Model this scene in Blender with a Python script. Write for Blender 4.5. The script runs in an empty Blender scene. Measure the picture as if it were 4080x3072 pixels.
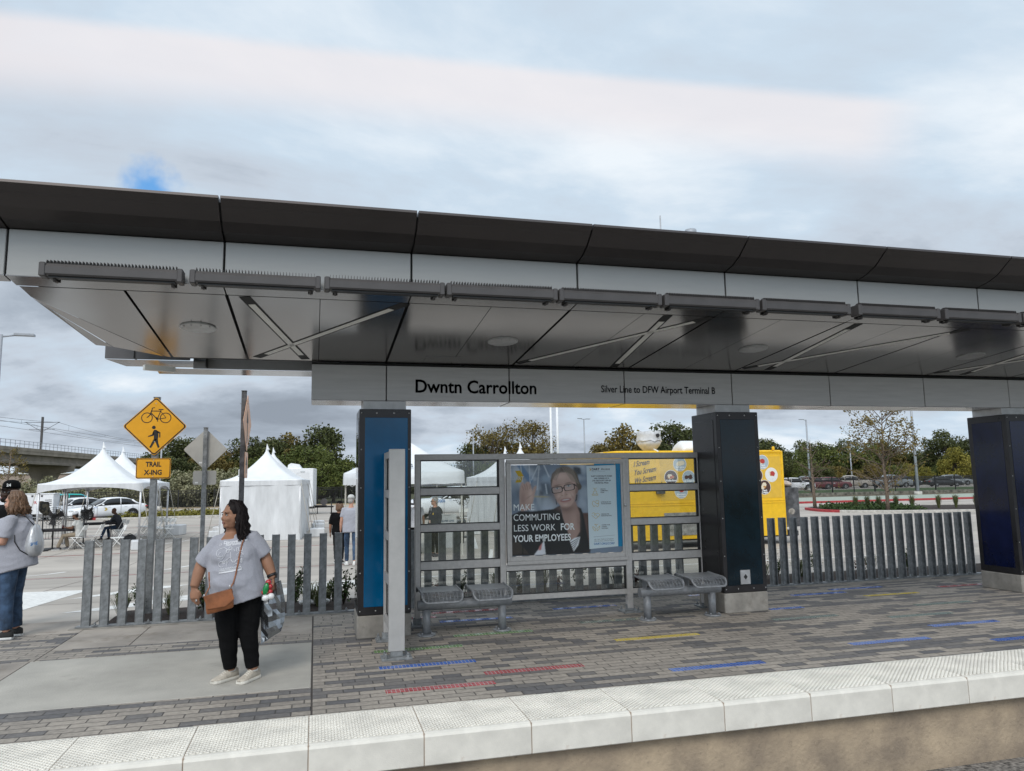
import bpy, bmesh, math, random
from mathutils import Vector, Matrix, Euler, noise
from mathutils.bvhtree import BVHTree
random.seed(7)
SC = bpy.context.scene
COL = SC.collection
R = math.radians
PI = math.pi

# ------------------------------------------------------------------ objects
def link(o, parent=None):
    COL.objects.link(o)
    if parent is not None:
        o.parent = parent
    return o

def tag(o, label=None, cat=None, group=None, kind=None):
    if label: o['label'] = label
    if cat: o['category'] = cat
    if group: o['group'] = group
    if kind: o['kind'] = kind
    return o

def thing(name, label, cat, loc=(0, 0, 0), rz=0.0, group=None):
    o = bpy.data.objects.new(name, None)
    o.empty_display_size = 0.2
    link(o)
    o.location = loc
    o.rotation_euler = (0, 0, rz)
    return tag(o, label, cat, group)

def copy_tree(o, parent=None):
    c = o.copy()
    COL.objects.link(c)
    if parent is not None:
        c.parent = parent
    for ch in list(o.children):
        copy_tree(ch, c)
    return c

class MB:
    """collects shapes that become one mesh object"""
    def __init__(s):
        s.v = []; s.f = []; s.m = []; s.sm = []
    def add(s, vs, fs, mi=0, smooth=False):
        b = len(s.v)
        s.v += [tuple(p) for p in vs]
        for f in fs:
            s.f.append([b + i for i in f]); s.m.append(mi); s.sm.append(smooth)
        return s
    def box(s, x0, x1, y0, y1, z0, z1, mi=0):
        vs = [(x0, y0, z0), (x1, y0, z0), (x1, y1, z0), (x0, y1, z0), (x0, y0, z1), (x1, y0, z1), (x1, y1, z1), (x0, y1, z1)]
        return s.add(vs, [(0, 3, 2, 1), (4, 5, 6, 7), (0, 1, 5, 4), (1, 2, 6, 5), (2, 3, 7, 6), (3, 0, 4, 7)], mi)
    def bbox(s, x0, x1, y0, y1, z0, z1, b=0.005, mi=0):
        """box with chamfered edges"""
        b = min(b, (x1 - x0) * .49, (y1 - y0) * .49, (z1 - z0) * .49)
        rings = []
        for z, i in ((z0, b), (z0 + b, 0), (z1 - b, 0), (z1, b)):
            a0, a1, c0, c1 = x0 + i, x1 - i, y0 + i, y1 - i
            k = b
            rings.append([(a0 + k, c0, z), (a1 - k, c0, z), (a1, c0 + k, z), (a1, c1 - k, z), (a1 - k, c1, z), (a0 + k, c1, z), (a0, c1 - k, z), (a0, c0 + k, z)])
        return s.loft(rings, mi=mi, smooth=False)
    def obox(s, M, sx, sy, sz, mi=0):
        """box of full size sx,sy,sz centred in matrix M"""
        vs = [M @ Vector((a * sx / 2, b * sy / 2, c * sz / 2)) for c in (-1, 1) for b in (-1, 1) for a in (-1, 1)]
        return s.add(vs, [(0, 2, 3, 1), (4, 5, 7, 6), (0, 1, 5, 4), (1, 3, 7, 5), (3, 2, 6, 7), (2, 0, 4, 6)], mi)
    def loft(s, rings, mi=0, smooth=True, cap=True, close=True):
        n = len(rings[0]); vs = [p for r in rings for p in r]; fs = []
        for i in range(len(rings) - 1):
            for j in range(n if close else n - 1):
                k = (j + 1) % n
                fs.append((i * n + j, i * n + k, (i + 1) * n + k, (i + 1) * n + j))
        s.add(vs, fs, mi, smooth)
        if cap:
            b = len(s.v) - len(vs)
            s.f.append([b + j for j in range(n)][::-1]); s.m.append(mi); s.sm.append(False)
            q = b + (len(rings) - 1) * n
            s.f.append([q + j for j in range(n)]); s.m.append(mi); s.sm.append(False)
        return s
    def tube(s, pts, rad, n=10, mi=0, cap=True, smooth=True, flat=1.0, up=None):
        pts = [Vector(p) for p in pts]
        if not isinstance(rad, (list, tuple)): rad = [rad] * len(pts)
        rings = []
        ref = Vector(up) if up is not None else None
        for i, p in enumerate(pts):
            if i == 0: t = pts[1] - p
            elif i == len(pts) - 1: t = p - pts[i - 1]
            else: t = (pts[i + 1] - p).normalized() + (p - pts[i - 1]).normalized()
            if t.length < 1e-9: t = Vector((0, 0, 1))
            t.normalize()
            if ref is None:
                ref = Vector((0, 0, 1)) if abs(t.z) < .9 else Vector((0, 1, 0))
            a = ref - t * ref.dot(t)
            if a.length < 1e-6:
                a = Vector((1, 0, 0)) - t * t.x
            a.normalize(); bb = t.cross(a)
            if up is None: ref = a
            rr = rad[i]
            rings.append([p + a * (rr * flat * math.cos(2 * PI * k / n)) + bb * (rr * math.sin(2 * PI * k / n)) for k in range(n)])
        return s.loft(rings, mi, smooth, cap)
    def cyl(s, x, y, z0, z1, r, r2=None, n=20, mi=0, smooth=True):
        r2 = r if r2 is None else r2
        return s.loft([[(x + q * math.cos(2 * PI * k / n), y + q * math.sin(2 * PI * k / n), z) for k in range(n)] for z, q in ((z0, r), (z1, r2))], mi, smooth)
    def ell(s, c, r, M=None, n=14, m=9, mi=0):
        c = Vector(c); rings = []
        for i in range(1, m):
            th = PI * i / m
            ring = []
            for k in range(n):
                ph = 2 * PI * k / n
                p = Vector((r[0] * math.sin(th) * math.cos(ph), r[1] * math.sin(th) * math.sin(ph), -r[2] * math.cos(th)))
                if M is not None: p = M @ p
                ring.append(c + p)
            rings.append(ring)
        b = len(s.v)
        s.loft(rings, mi, True, cap=False)
        lo = Vector((0, 0, -r[2])); hi = Vector((0, 0, r[2]))
        if M is not None: lo = M @ lo; hi = M @ hi
        s.v += [tuple(c + lo), tuple(c + hi)]
        l = len(s.v) - 2
        e = b + (m - 2) * n
        for k in range(n):
            s.f.append([b + (k + 1) % n, b + k, l]); s.m.append(mi); s.sm.append(True)
            s.f.append([e + k, e + (k + 1) % n, l + 1]); s.m.append(mi); s.sm.append(True)
        return s
    def prism(s, poly, w0, w1, fn, mi=0, smooth=False):
        """2-D polygon (a,b) pulled from w0 to w1; fn(a,b,w) -> xyz"""
        n = len(poly)
        vs = [fn(a, b, w0) for a, b in poly] + [fn(a, b, w1) for a, b in poly]
        fs = [tuple(range(n))[::-1], tuple(range(n, 2 * n))]
        fs += [(i, (i + 1) % n, n + (i + 1) % n, n + i) for i in range(n)]
        return s.add(vs, fs, mi, smooth)
    def quad(s, a, b, c, d, mi=0):
        return s.add([a, b, c, d], [(0, 1, 2, 3)], mi)
    def transform(s, M, start=0):
        for i in range(start, len(s.v)):
            s.v[i] = tuple(M @ Vector(s.v[i]))
        return s
    def mesh(s, name, mats):
        me = bpy.data.meshes.new(name)
        me.from_pydata(s.v, [], s.f)
        if not isinstance(mats, (list, tuple)): mats = [mats]
        for m in mats: me.materials.append(m)
        me.polygons.foreach_set('material_index', s.m)
        me.polygons.foreach_set('use_smooth', s.sm)
        me.update()
        bm = bmesh.new(); bm.from_mesh(me)
        bmesh.ops.recalc_face_normals(bm, faces=bm.faces)
        bm.to_mesh(me); bm.free()
        return me
    def build(s, name, mats, parent=None, label=None):
        o = bpy.data.objects.new(name, s.mesh(name, mats))
        link(o, parent)
        if label: o['label'] = label
        return o

def remeshed(mb, name, mats, parent, voxel, smooth=4, fac=.5):
    """fuse overlapping shapes of mb into one continuous surface"""
    me = mb.mesh(name, mats)
    o = bpy.data.objects.new(name, me)
    COL.objects.link(o)
    md = o.modifiers.new('r', 'REMESH'); md.mode = 'VOXEL'; md.voxel_size = voxel; md.use_smooth_shade = True
    if smooth:
        m2 = o.modifiers.new('s', 'SMOOTH'); m2.iterations = smooth; m2.factor = fac
    dg = bpy.context.evaluated_depsgraph_get()
    nm = bpy.data.meshes.new_from_object(o.evaluated_get(dg))
    o.modifiers.clear()
    o.data = nm
    nm.materials.clear()
    for m in (mats if isinstance(mats, (list, tuple)) else [mats]): nm.materials.append(m)
    nm.polygons.foreach_set('use_smooth', [True] * len(nm.polygons))
    nm.polygons.foreach_set('material_index', [0] * len(nm.polygons))
    nm.name = name
    if parent is not None: o.parent = parent
    return o

def text_mesh(txt, size, bold=0.0, shear=0.0, align='LEFT', space=1.0, depth=0.0, sx=1.0, res=3):
    cu = bpy.data.curves.new('lettering', 'FONT')
    cu.body = txt; cu.size = size; cu.offset = bold; cu.shear = shear; cu.align_x = align
    cu.space_character = space; cu.extrude = depth; cu.resolution_u = res
    o = bpy.data.objects.new('lettering', cu); COL.objects.link(o)
    dg = bpy.context.evaluated_depsgraph_get()
    me = bpy.data.meshes.new_from_object(o.evaluated_get(dg))
    vs = [Vector((v.co.x * sx, v.co.y, v.co.z)) for v in me.vertices]
    fs = [tuple(p.vertices) for p in me.polygons]
    bpy.data.objects.remove(o); bpy.data.curves.remove(cu); bpy.data.meshes.remove(me)
    return vs, fs

def put_text(mb, txt, size, fn, mi=0, **k):
    """fn maps (x,y) of the lettering to a point"""
    vs, fs = text_mesh(txt, size, **k)
    mb.add([fn(v.x, v.y) for v in vs], fs, mi)
    return mb

# ------------------------------------------------------------------ materials
def nt(name):
    m = bpy.data.materials.new(name); m.use_nodes = True
    t = m.node_tree
    return m, t, t.nodes['Principled BSDF']

def N(t, typ, **k):
    n = t.nodes.new(typ)
    for a, b in k.items():
        if a.startswith('i_'):
            n.inputs[a[2:].replace('_', ' ')].default_value = b
        elif a.startswith('n_'):
            n.inputs[int(a[2:])].default_value = b
        else: setattr(n, a, b)
    return n

def mth(t, op, a, b=None, c=None):
    n = t.nodes.new('ShaderNodeMath'); n.operation = op
    for i, x in enumerate((a, b, c)):
        if x is None: continue
        if isinstance(x, (int, float)): n.inputs[i].default_value = x
        else: t.links.new(x, n.inputs[i])
    return n.outputs[0]

def mixc(t, f, a, b, mode='MIX'):
    n = t.nodes.new('ShaderNodeMix'); n.data_type = 'RGBA'; n.blend_type = mode
    for k, x in ((0, f), (6, a), (7, b)):
        if isinstance(x, (int, float)): n.inputs[k].default_value = x
        elif isinstance(x, (tuple, list)): n.inputs[k].default_value = (*x[:3], 1)
        else: t.links.new(x, n.inputs[k])
    return n.outputs[2]

def mat(name, col, rough=.6, metal=0.0, var=.12, scale=6.0, bump=0.0, bscale=40.0, spec=None, coat=0.0, col2=None, detail=5, stretch=None, sheen=0, thr=None, stain=None):
    """base colour with mottling and optional surface relief"""
    m, t, b = nt(name)
    b.inputs['Roughness'].default_value = rough
    b.inputs['Metallic'].default_value = metal
    if spec is not None: b.inputs['Specular IOR Level'].default_value = spec
    if coat: b.inputs['Coat Weight'].default_value = coat; b.inputs['Coat Roughness'].default_value = .06
    if sheen: b.inputs['Sheen Weight'].default_value = sheen
    tc = N(t, 'ShaderNodeTexCoord')
    vec = tc.outputs['Object']
    if stretch:
        mp = N(t, 'ShaderNodeMapping'); mp.inputs['Scale'].default_value = stretch
        t.links.new(vec, mp.inputs[0]); vec = mp.outputs[0]
    no = N(t, 'ShaderNodeTexNoise', i_Scale=scale, i_Detail=detail, i_Roughness=.6)
    t.links.new(vec, no.inputs['Vector'])
    c2 = col2 if col2 else tuple(max(0, c * (1 - var * 2.2)) for c in col)
    c1 = col if col2 else tuple(min(1, c * (1 + var * .9)) for c in col)
    rp = N(t, 'ShaderNodeMapRange', n_1=(thr[0] if thr else .3), n_2=(thr[1] if thr else .7))
    t.links.new(no.outputs[0], rp.inputs[0])
    cc = mixc(t, rp.outputs[0], c2, c1)
    if stain:
        ns = N(t, 'ShaderNodeTexNoise', i_Scale=stain[1], i_Detail=8.0, i_Roughness=.7, i_Distortion=.3)
        t.links.new(tc.outputs['Object'], ns.inputs['Vector'])
        rs = N(t, 'ShaderNodeMapRange', n_1=stain[2], n_2=stain[2] + .10, n_3=0.0, n_4=stain[3]); t.links.new(ns.outputs[0], rs.inputs[0])
        cc = mixc(t, rs.outputs[0], cc, stain[0])
    t.links.new(cc, b.inputs['Base Color'])
    mr = N(t, 'ShaderNodeMapRange', n_3=max(0.02, rough - .08), n_4=min(1, rough + .08))
    t.links.new(no.outputs[0], mr.inputs[0]); t.links.new(mr.outputs[0], b.inputs['Roughness'])
    if bump:
        n2 = N(t, 'ShaderNodeTexNoise', i_Scale=bscale, i_Detail=4.0)
        t.links.new(vec, n2.inputs['Vector'])
        bp = N(t, 'ShaderNodeBump', i_Strength=bump, i_Distance=.01)
        t.links.new(n2.outputs[0], bp.inputs['Height']); t.links.new(bp.outputs[0], b.inputs['Normal'])
    return m

def flat(name, col, rough=.5, metal=0.0, spec=None, coat=0):
    m, t, b = nt(name)
    b.inputs['Base Color'].default_value = (*col, 1); b.inputs['Roughness'].default_value = rough
    b.inputs['Metallic'].default_value = metal
    if spec is not None: b.inputs['Specular IOR Level'].default_value = spec
    if coat: b.inputs['Coat Weight'].default_value = coat
    return m

def glass(name, tint=(.93, .95, .94), refl=.10, rough=.01):
    m, t, b = nt(name)
    t.nodes.remove(b)
    out = t.nodes['Material Output']
    tr = N(t, 'ShaderNodeBsdfTransparent'); tr.inputs[0].default_value = (*tint, 1)
    gl = N(t, 'ShaderNodeBsdfGlossy'); gl.inputs['Roughness'].default_value = rough
    fr = N(t, 'ShaderNodeFresnel'); fr.inputs[0].default_value = 1.45
    f2 = mth(t, 'ADD', fr.outputs[0], refl - .04)
    mx = N(t, 'ShaderNodeMixShader')
    t.links.new(f2, mx.inputs[0]); t.links.new(tr.outputs[0], mx.inputs[1]); t.links.new(gl.outputs[0], mx.inputs[2])
    t.links.new(mx.outputs[0], out.inputs[0])
    return m

def gz(y):
    """lie of the land: platform level, then a gentle fall to the car park"""
    return 0.0 if y < 11.2 else (-.5 * (y - 11.2) / 11 if y < 22.2 else -.5)
M = {}
M['conc'] = mat('concrete slab', (.41, .388, .345), .85, stain=((.25, .23, .2), 1.7, .60, .5), var=.10, scale=1.6, bump=.25, bscale=60)
M['conc_old'] = mat('concrete sidewalk', (.37, .33, .288), .88, stain=((.20, .165, .13), 2.3, .54, .6), var=.2, scale=1.1, bump=.3, bscale=50)
M['lot'] = mat('car park concrete', (.42, .38, .335), .9, stain=((.30, .27, .24), .5, .55, .5), var=.13, scale=.35, bump=.25, bscale=30, stretch=(.35, 1.6, 1))
M['base_conc'] = mat('column base concrete', (.30, .28, .25), .85, stain=((.17, .15, .13), 4.0, .55, .6), var=.16, scale=5, bump=.2, bscale=80)
M['tact'] = mat('cast white edge', (.70, .668, .60), .6, var=.10, scale=3.5, bump=.12, bscale=120, stain=((.46, .36, .28), 7.0, .60, .45))
M['wall_c'] = mat('stained platform wall', (.44, .345, .24), .9, var=.4, scale=2.2, bump=.8, bscale=35, stain=((.14, .115, .09), 14.0, .60, .7), col2=(.24, .19, .14), detail=15, thr=(.36, .66))
M['joint'] = mat('joint filler', (.42, .33, .26), .9)
M['ballast'] = mat('ballast stone', (.22, .20, .18), .95, var=.5, scale=25, bump=1.0, bscale=40)
M['mulch'] = mat('bark mulch', (.035, .022, .016), 1, var=.6, scale=40, bump=1.0, bscale=60)
M['grass'] = mat('turf', (.075, .13, .035), 1, var=.4, scale=2.5, bump=.8, bscale=60)
M['dirt'] = mat('dry earth', (.42, .32, .2), 1, var=.3, scale=1.0, bump=.5)
M['field'] = mat('rough grass land', (.11, .115, .05), 1, var=.4, scale=.4, bump=.5)
M['eave'] = mat('dark bronze panel', (.055, .047, .046), .42, metal=.35, var=.10, scale=1.2, spec=.5)
M['fascia'] = mat('brushed aluminium panel', (.36, .36, .35), .42, metal=.25, var=.03, scale=2.0, stretch=(1, 1, 6))
M['soffit'] = mat('satin soffit panel', (.262, .25, .243), .18, metal=.85, var=.05, scale=1.3)
M['signband'] = mat('silver sign panel', (.50, .495, .49), .42, metal=.2, var=.05, scale=2.0, stretch=(1, 1, 12))
M['rear_lifted'] = mat('grey rear beam', (.34, .34, .35), .5, metal=.1, var=.06)  # colour lightened to offset the deep shade on this part of the beam
M['slot'] = flat('black recess', (.008, .008, .008), .7)
M['heater'] = mat('grey luminaire housing', (.075, .07, .07), .5, metal=.2, var=.08)
M['diff'] = mat('light diffuser', (.80, .79, .75), .5, var=.04)
M['rear'] = mat('charcoal beam', (.13, .13, .138), .5, metal=.3, var=.06)
M['frame'] = mat('anodised frame', (.47, .455, .44), .45, metal=.15, var=.06, scale=3, stretch=(8, 8, 8))
M['framelt'] = mat('pale anodised post', (.42, .415, .405), .45, metal=.2, var=.05)
M['gal'] = mat('galvanised steel', (.255, .268, .275), .48, stain=((.12, .13, .14), 5.0, .52, .6), metal=.25, var=.22, scale=14, detail=8, bump=.05, bscale=30)
M['galdk'] = mat('weathered steel post', (.12, .12, .125), .6, metal=.4, var=.25, scale=15)
M['clad'] = mat('black column cladding', (.030, .028, .030), .30, metal=.35, var=.12, spec=.5)
M['blue'] = mat('blue glass panel', (.0, .115, .27), .12, var=.16, scale=1.2, coat=.12, spec=.3)
M['teal'] = mat('black teal glass panel', (.003, .016, .027), .14, var=.3, scale=2, coat=.08, spec=.3)
M['navy'] = mat('navy glass panel', (.004, .009, .05), .14, var=.3, scale=2, coat=.1, spec=.35)
M['neck'] = mat('light metal sleeve', (.5, .5, .5), .4, metal=.5)
M['bench'] = mat('grey coated steel', (.24, .25, .265), .42, metal=.12, var=.12, scale=20)
M['screw'] = flat('bright screw', (.5, .5, .5), .35, .8)
M['black'] = mat('black plastic', (.015, .015, .016), .5, var=.2)
M['rubber'] = mat('tyre rubber', (.015, .015, .015), .8)
M['glass'] = glass('clear pane', (.86, .88, .87), .10)
M['dkglass'] = flat('dark car glass', (.012, .014, .016), .05, spec=.6)
M['wmetal'] = mat('white painted metal', (.75, .76, .77), .45, var=.05)
M['wplast'] = mat('white plastic', (.78, .78, .76), .5, var=.05)
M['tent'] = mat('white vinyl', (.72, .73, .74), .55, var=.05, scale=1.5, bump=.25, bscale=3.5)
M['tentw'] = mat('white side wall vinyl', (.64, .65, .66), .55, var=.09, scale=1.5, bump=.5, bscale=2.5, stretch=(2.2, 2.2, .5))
M['alu'] = mat('aluminium pole', (.55, .55, .56), .4, metal=.6)
M['strap'] = mat('webbing', (.45, .42, .36), .9)
M['yel'] = mat('yellow truck paint', (.82, .485, .008), .38, var=.06, coat=.2)
M['yel2'] = mat('yellow panel wrap', (.70, .43, .04), .5, var=.05)
M['signy'] = mat('sign yellow sheet', (.78, .36, .004), .45, var=.04)
M['signo'] = mat('sign orange sheet', (.80, .43, .25), .4, var=.06)
M['sblack'] = flat('sign black ink', (.012, .010, .010), .5)
M['signback'] = mat('sign back aluminium', (.46, .45, .42), .55, metal=.25, var=.05)
M['paintw'] = mat('white road paint', (.72, .71, .68), .8, var=.12, scale=12)
M['paintr'] = mat('red road paint', (.40, .045, .05), .8, var=.2, scale=10)
M['kerb'] = mat('kerb concrete', (.48, .46, .42), .85, var=.15)
M['iron'] = flat('black iron', (.012, .012, .013), .5)
M['pole'] = mat('grey pole paint', (.33, .35, .38), .5, metal=.2, var=.05)
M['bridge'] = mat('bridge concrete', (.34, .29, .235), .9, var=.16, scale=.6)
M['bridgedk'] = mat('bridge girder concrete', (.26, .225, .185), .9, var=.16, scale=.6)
M['bldg'] = mat('tan wall', (.36, .29, .24), .9, var=.08)
M['bark'] = mat('bark', (.09, .07, .055), .95, var=.4, scale=12, bump=.8)
M['carw'] = mat('white car paint', (.80, .81, .83), .25, var=.02, coat=.6)
M['carred'] = mat('dark red car paint', (.13, .012, .016), .3, var=.05, coat=.6)
M['carblk'] = mat('black car paint', (.012, .012, .014), .25, var=.05, coat=.6)
M['cargry'] = mat('grey car paint', (.22, .24, .25), .3, var=.05, coat=.5)
M['carblu'] = mat('teal blue car wrap', (.0, .25, .55), .35, var=.05, coat=.5, col2=(.0, .45, .25), scale=.9)
M['cartan'] = mat('beige and maroon car paint', (.40, .36, .31), .35, coat=.5)
M['rim'] = flat('alloy rim', (.6, .6, .61), .3, .8)
M['lampglass'] = flat('headlamp lens', (.6, .62, .62), .12, .2)
M['redlamp'] = flat('tail lamp lens', (.35, .01, .012), .15)
M['txt'] = flat('dark lettering', (.02, .018, .03), .5)
M['txtw'] = flat('white lettering', (.78, .8, .8), .6)
M['gold'] = flat('gold ink', (.62, .42, .04), .5)
M['txtb'] = flat('blue lettering', (.02, .16, .42), .5)
M['dkstone'] = mat('dark grey box metal', (.10, .10, .105), .5, var=.4, scale=4)

# foliage: each leaf face gets its own shade from the mesh attribute 'shade'
def leafmat(name, a, b, c):
    m, t, bs = nt(name)
    at = N(t, 'ShaderNodeAttribute'); at.attribute_name = 'shade'
    cr = N(t, 'ShaderNodeValToRGB')
    cr.color_ramp.elements[0].color = (*a, 1); cr.color_ramp.elements[1].color = (*c, 1)
    e = cr.color_ramp.elements.new(.5); e.color = (*b, 1)
    t.links.new(at.outputs['Fac'], cr.inputs[0]); t.links.new(cr.outputs[0], bs.inputs['Base Color'])
    bs.inputs['Roughness'].default_value = .7
    bs.inputs['Specular IOR Level'].default_value = .25
    return m
M['lf_dark'] = leafmat('dark oak leaves', (.030, .038, .012), (.055, .066, .020), (.095, .10, .03))
M['lf_green'] = leafmat('green leaves', (.045, .060, .014), (.080, .10, .022), (.14, .15, .035))
M['lf_olive'] = leafmat('olive grey leaves', (.14, .145, .08), (.22, .215, .125), (.30, .285, .18))
M['lf_aut'] = leafmat('autumn leaves', (.08, .065, .018), (.13, .10, .026), (.20, .14, .035))
M['lf_yel'] = leafmat('yellowing leaves', (.11, .105, .018), (.17, .155, .026), (.25, .21, .04))
M['lf_shrub'] = leafmat('shrub leaves', (.02, .04, .012), (.045, .075, .022), (.08, .12, .035))
M['lf_grass'] = leafmat('strap grass blades', (.05, .07, .02), (.09, .11, .04), (.16, .16, .07))
M['lf_red'] = leafmat('red brown leaves', (.05, .015, .012), (.10, .02, .018), (.16, .04, .02))

# pavers -------------------------------------------------------------
def pavers():
    m, t, b = nt('clay and charcoal pavers')
    tc = N(t, 'ShaderNodeTexCoord'); sp = N(t, 'ShaderNodeSeparateXYZ')
    t.links.new(tc.outputs['Object'], sp.inputs[0])
    u = mth(t, 'DIVIDE', sp.outputs[0], .262); v = mth(t, 'DIVIDE', sp.outputs[1], .1035)
    row = mth(t, 'FLOOR', v)
    w1 = N(t, 'ShaderNodeTexWhiteNoise', noise_dimensions='1D'); t.links.new(row, w1.inputs['W'])
    alt = mth(t, 'MULTIPLY', mth(t, 'MODULO', row, 2.0), .5)
    uo = mth(t, 'ADD', u, mth(t, 'ADD', alt, mth(t, 'MULTIPLY', w1.outputs[0], .22)))
    colm = mth(t, 'FLOOR', uo)
    cb = N(t, 'ShaderNodeCombineXYZ'); t.links.new(colm, cb.inputs[0]); t.links.new(row, cb.inputs[1])
    w2 = N(t, 'ShaderNodeTexWhiteNoise', noise_dimensions='2D'); t.links.new(cb.outputs[0], w2.inputs['Vector'])
    ws = N(t, 'ShaderNodeSeparateColor'); t.links.new(w2.outputs['Color'], ws.inputs[0])
    # long dark runs: a slow noise along each row
    cn = N(t, 'ShaderNodeCombineXYZ'); t.links.new(mth(t, 'MULTIPLY', colm, .16), cn.inputs[0]); t.links.new(mth(t, 'MULTIPLY', w1.outputs[0], 173.0), cn.inputs[1])
    ns = N(t, 'ShaderNodeTexNoise', i_Scale=1.0, i_Detail=1.0); t.links.new(cn.outputs[0], ns.inputs['Vector'])
    pr = N(t, 'ShaderNodeMapRange', n_1=.52, n_2=.58, n_3=.10, n_4=.94); t.links.new(ns.outputs[0], pr.inputs[0])
    dark = mth(t, 'LESS_THAN', ws.outputs[0], pr.outputs[0])
    light = mixc(t, ws.outputs[1], (.35, .31, .265), (.275, .245, .212))
    dk = mixc(t, ws.outputs[1], (.115, .112, .116), (.185, .17, .157))
    c = mixc(t, dark, light, dk)
    n3 = N(t, 'ShaderNodeTexNoise', i_Scale=24.0, i_Detail=6.0); t.links.new(tc.outputs['Object'], n3.inputs['Vector'])
    n5 = N(t, 'ShaderNodeTexNoise', i_Scale=.9, i_Detail=4.0); t.links.new(tc.outputs['Object'], n5.inputs['Vector'])
    m3 = N(t, 'ShaderNodeMapRange', n_1=.25, n_2=.75, n_3=.72, n_4=1.22); t.links.new(n3.outputs[0], m3.inputs[0])
    m5 = N(t, 'ShaderNodeMapRange', n_1=.3, n_2=.7, n_3=.86, n_4=1.1); t.links.new(n5.outputs[0], m5.inputs[0])
    g = N(t, 'ShaderNodeCombineColor'); k = mth(t, 'MULTIPLY', m3.outputs[0], m5.outputs[0])
    for i in range(3): t.links.new(k, g.inputs[i])
    c = mixc(t, 1.0, c, g.outputs[0], 'MULTIPLY')
    fu = mth(t, 'ABSOLUTE', mth(t, 'SUBTRACT', mth(t, 'FRACT', uo), .5))
    fv = mth(t, 'ABSOLUTE', mth(t, 'SUBTRACT', mth(t, 'FRACT', v), .5))
    a = N(t, 'ShaderNodeMapRange', n_1=.473, n_2=.49); t.links.new(fu, a.inputs[0])
    d = N(t, 'ShaderNodeMapRange', n_1=.430, n_2=.475); t.links.new(fv, d.inputs[0])
    mort = mth(t, 'MAXIMUM', a.outputs[0], d.outputs[0])
    c = mixc(t, mth(t, 'MULTIPLY', mort, .85), c, (.05, .045, .04))
    t.links.new(c, b.inputs['Base Color'])
    b.inputs['Roughness'].default_value = .8
    h = mth(t, 'ADD', mth(t, 'MULTIPLY', mth(t, 'SUBTRACT', 1.0, mort), 1.0), mth(t, 'MULTIPLY', n3.outputs[0], .25))
    bp = N(t, 'ShaderNodeBump', i_Strength=.7, i_Distance=.006); t.links.new(h, bp.inputs['Height']); t.links.new(bp.outputs[0], b.inputs['Normal'])
    return m
M['pavers'] = pavers()

def mosaic(name, c1, c2):
    m, t, b = nt(name)
    tc = N(t, 'ShaderNodeTexCoord')
    br = N(t, 'ShaderNodeTexBrick', i_Scale=1.0, i_Mortar_Size=.0022, i_Brick_Width=.036, i_Row_Height=.048, i_Bias=0.0, i_Mortar_Smooth=.1)
    br.offset = 0.0
    br.inputs['Color1'].default_value = (*c1, 1); br.inputs['Color2'].default_value = (*c2, 1); br.inputs['Mortar'].default_value = (.42, .40, .38, 1)
    t.links.new(tc.outputs['Object'], br.inputs['Vector']); t.links.new(br.outputs['Color'], b.inputs['Base Color'])
    b.inputs['Roughness'].default_value = .25
    return m
M['mo_blue'] = mosaic('blue glass mosaic', (.012, .07, .33), (.02, .12, .48))
M['mo_red'] = mosaic('red glass mosaic', (.28, .02, .025), (.40, .04, .045))
M['mo_green'] = mosaic('green glass mosaic', (.06, .16, .02), (.11, .24, .05))
M['mo_teal'] = mosaic('dull green glass mosaic', (.055, .10, .075), (.10, .16, .13))
M['mo_yel'] = mosaic('yellow glass mosaic', (.50, .36, .01), (.62, .46, .03))
# ------------------------------------------------------------------ sky, sun, camera
w = bpy.data.worlds.new('World'); SC.world = w; w.use_nodes = True
t = w.node_tree; bg = t.nodes['Background']
SUN_EL, SUN_AZ = 44.0, 205.0        # degrees; azimuth measured clockwise from +Y
sky = N(t, 'ShaderNodeTexSky', sky_type='NISHITA', sun_disc=False, sun_elevation=R(SUN_EL), sun_rotation=R(SUN_AZ), altitude=150.0, dust_density=1.5)
tc = N(t, 'ShaderNodeTexCoord'); sp = N(t, 'ShaderNodeSeparateXYZ')
DIR = tc.outputs['Generated']
t.links.new(DIR, sp.inputs[0])
zz = mth(t, 'ADD', mth(t, 'MAXIMUM', sp.outputs[2], 0.0), .24)
cb = N(t, 'ShaderNodeCombineXYZ')
t.links.new(mth(t, 'DIVIDE', sp.outputs[0], zz), cb.inputs[0]); t.links.new(mth(t, 'DIVIDE', sp.outputs[1], zz), cb.inputs[1])
n1 = N(t, 'ShaderNodeTexNoise', i_Scale=.75, i_Detail=7.0, i_Roughness=.55, i_Distortion=.25); t.links.new(cb.outputs[0], n1.inputs['Vector'])
mp = N(t, 'ShaderNodeMapping'); mp.inputs['Location'].default_value = (3.1, 7.7, 0); mp.inputs['Scale'].default_value = (1.5, 1.9, 1)
t.links.new(cb.outputs[0], mp.inputs[0])
n2 = N(t, 'ShaderNodeTexNoise', i_Scale=.55, i_Detail=9.0, i_Roughness=.6, i_Distortion=.4); t.links.new(mp.outputs[0], n2.inputs['Vector'])
dens = mth(t, 'ADD', mth(t, 'MULTIPLY', n1.outputs[0], .55), mth(t, 'MULTIPLY', n2.outputs[0], .45))
el = N(t, 'ShaderNodeMapRange', n_1=.05, n_2=.42, n_3=.014, n_4=.072); t.links.new(sp.outputs[2], el.inputs[0])
am = N(t, 'ShaderNodeMapRange', n_1=.05, n_2=.45, n_3=1.6, n_4=1.05); t.links.new(sp.outputs[2], am.inputs[0])
d2 = mth(t, 'ADD', mth(t, 'ADD', mth(t, 'MULTIPLY', mth(t, 'SUBTRACT', dens, .5), am.outputs[0]), .505), el.outputs[0])
cr = N(t, 'ShaderNodeValToRGB')
E0 = cr.color_ramp.elements
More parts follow.
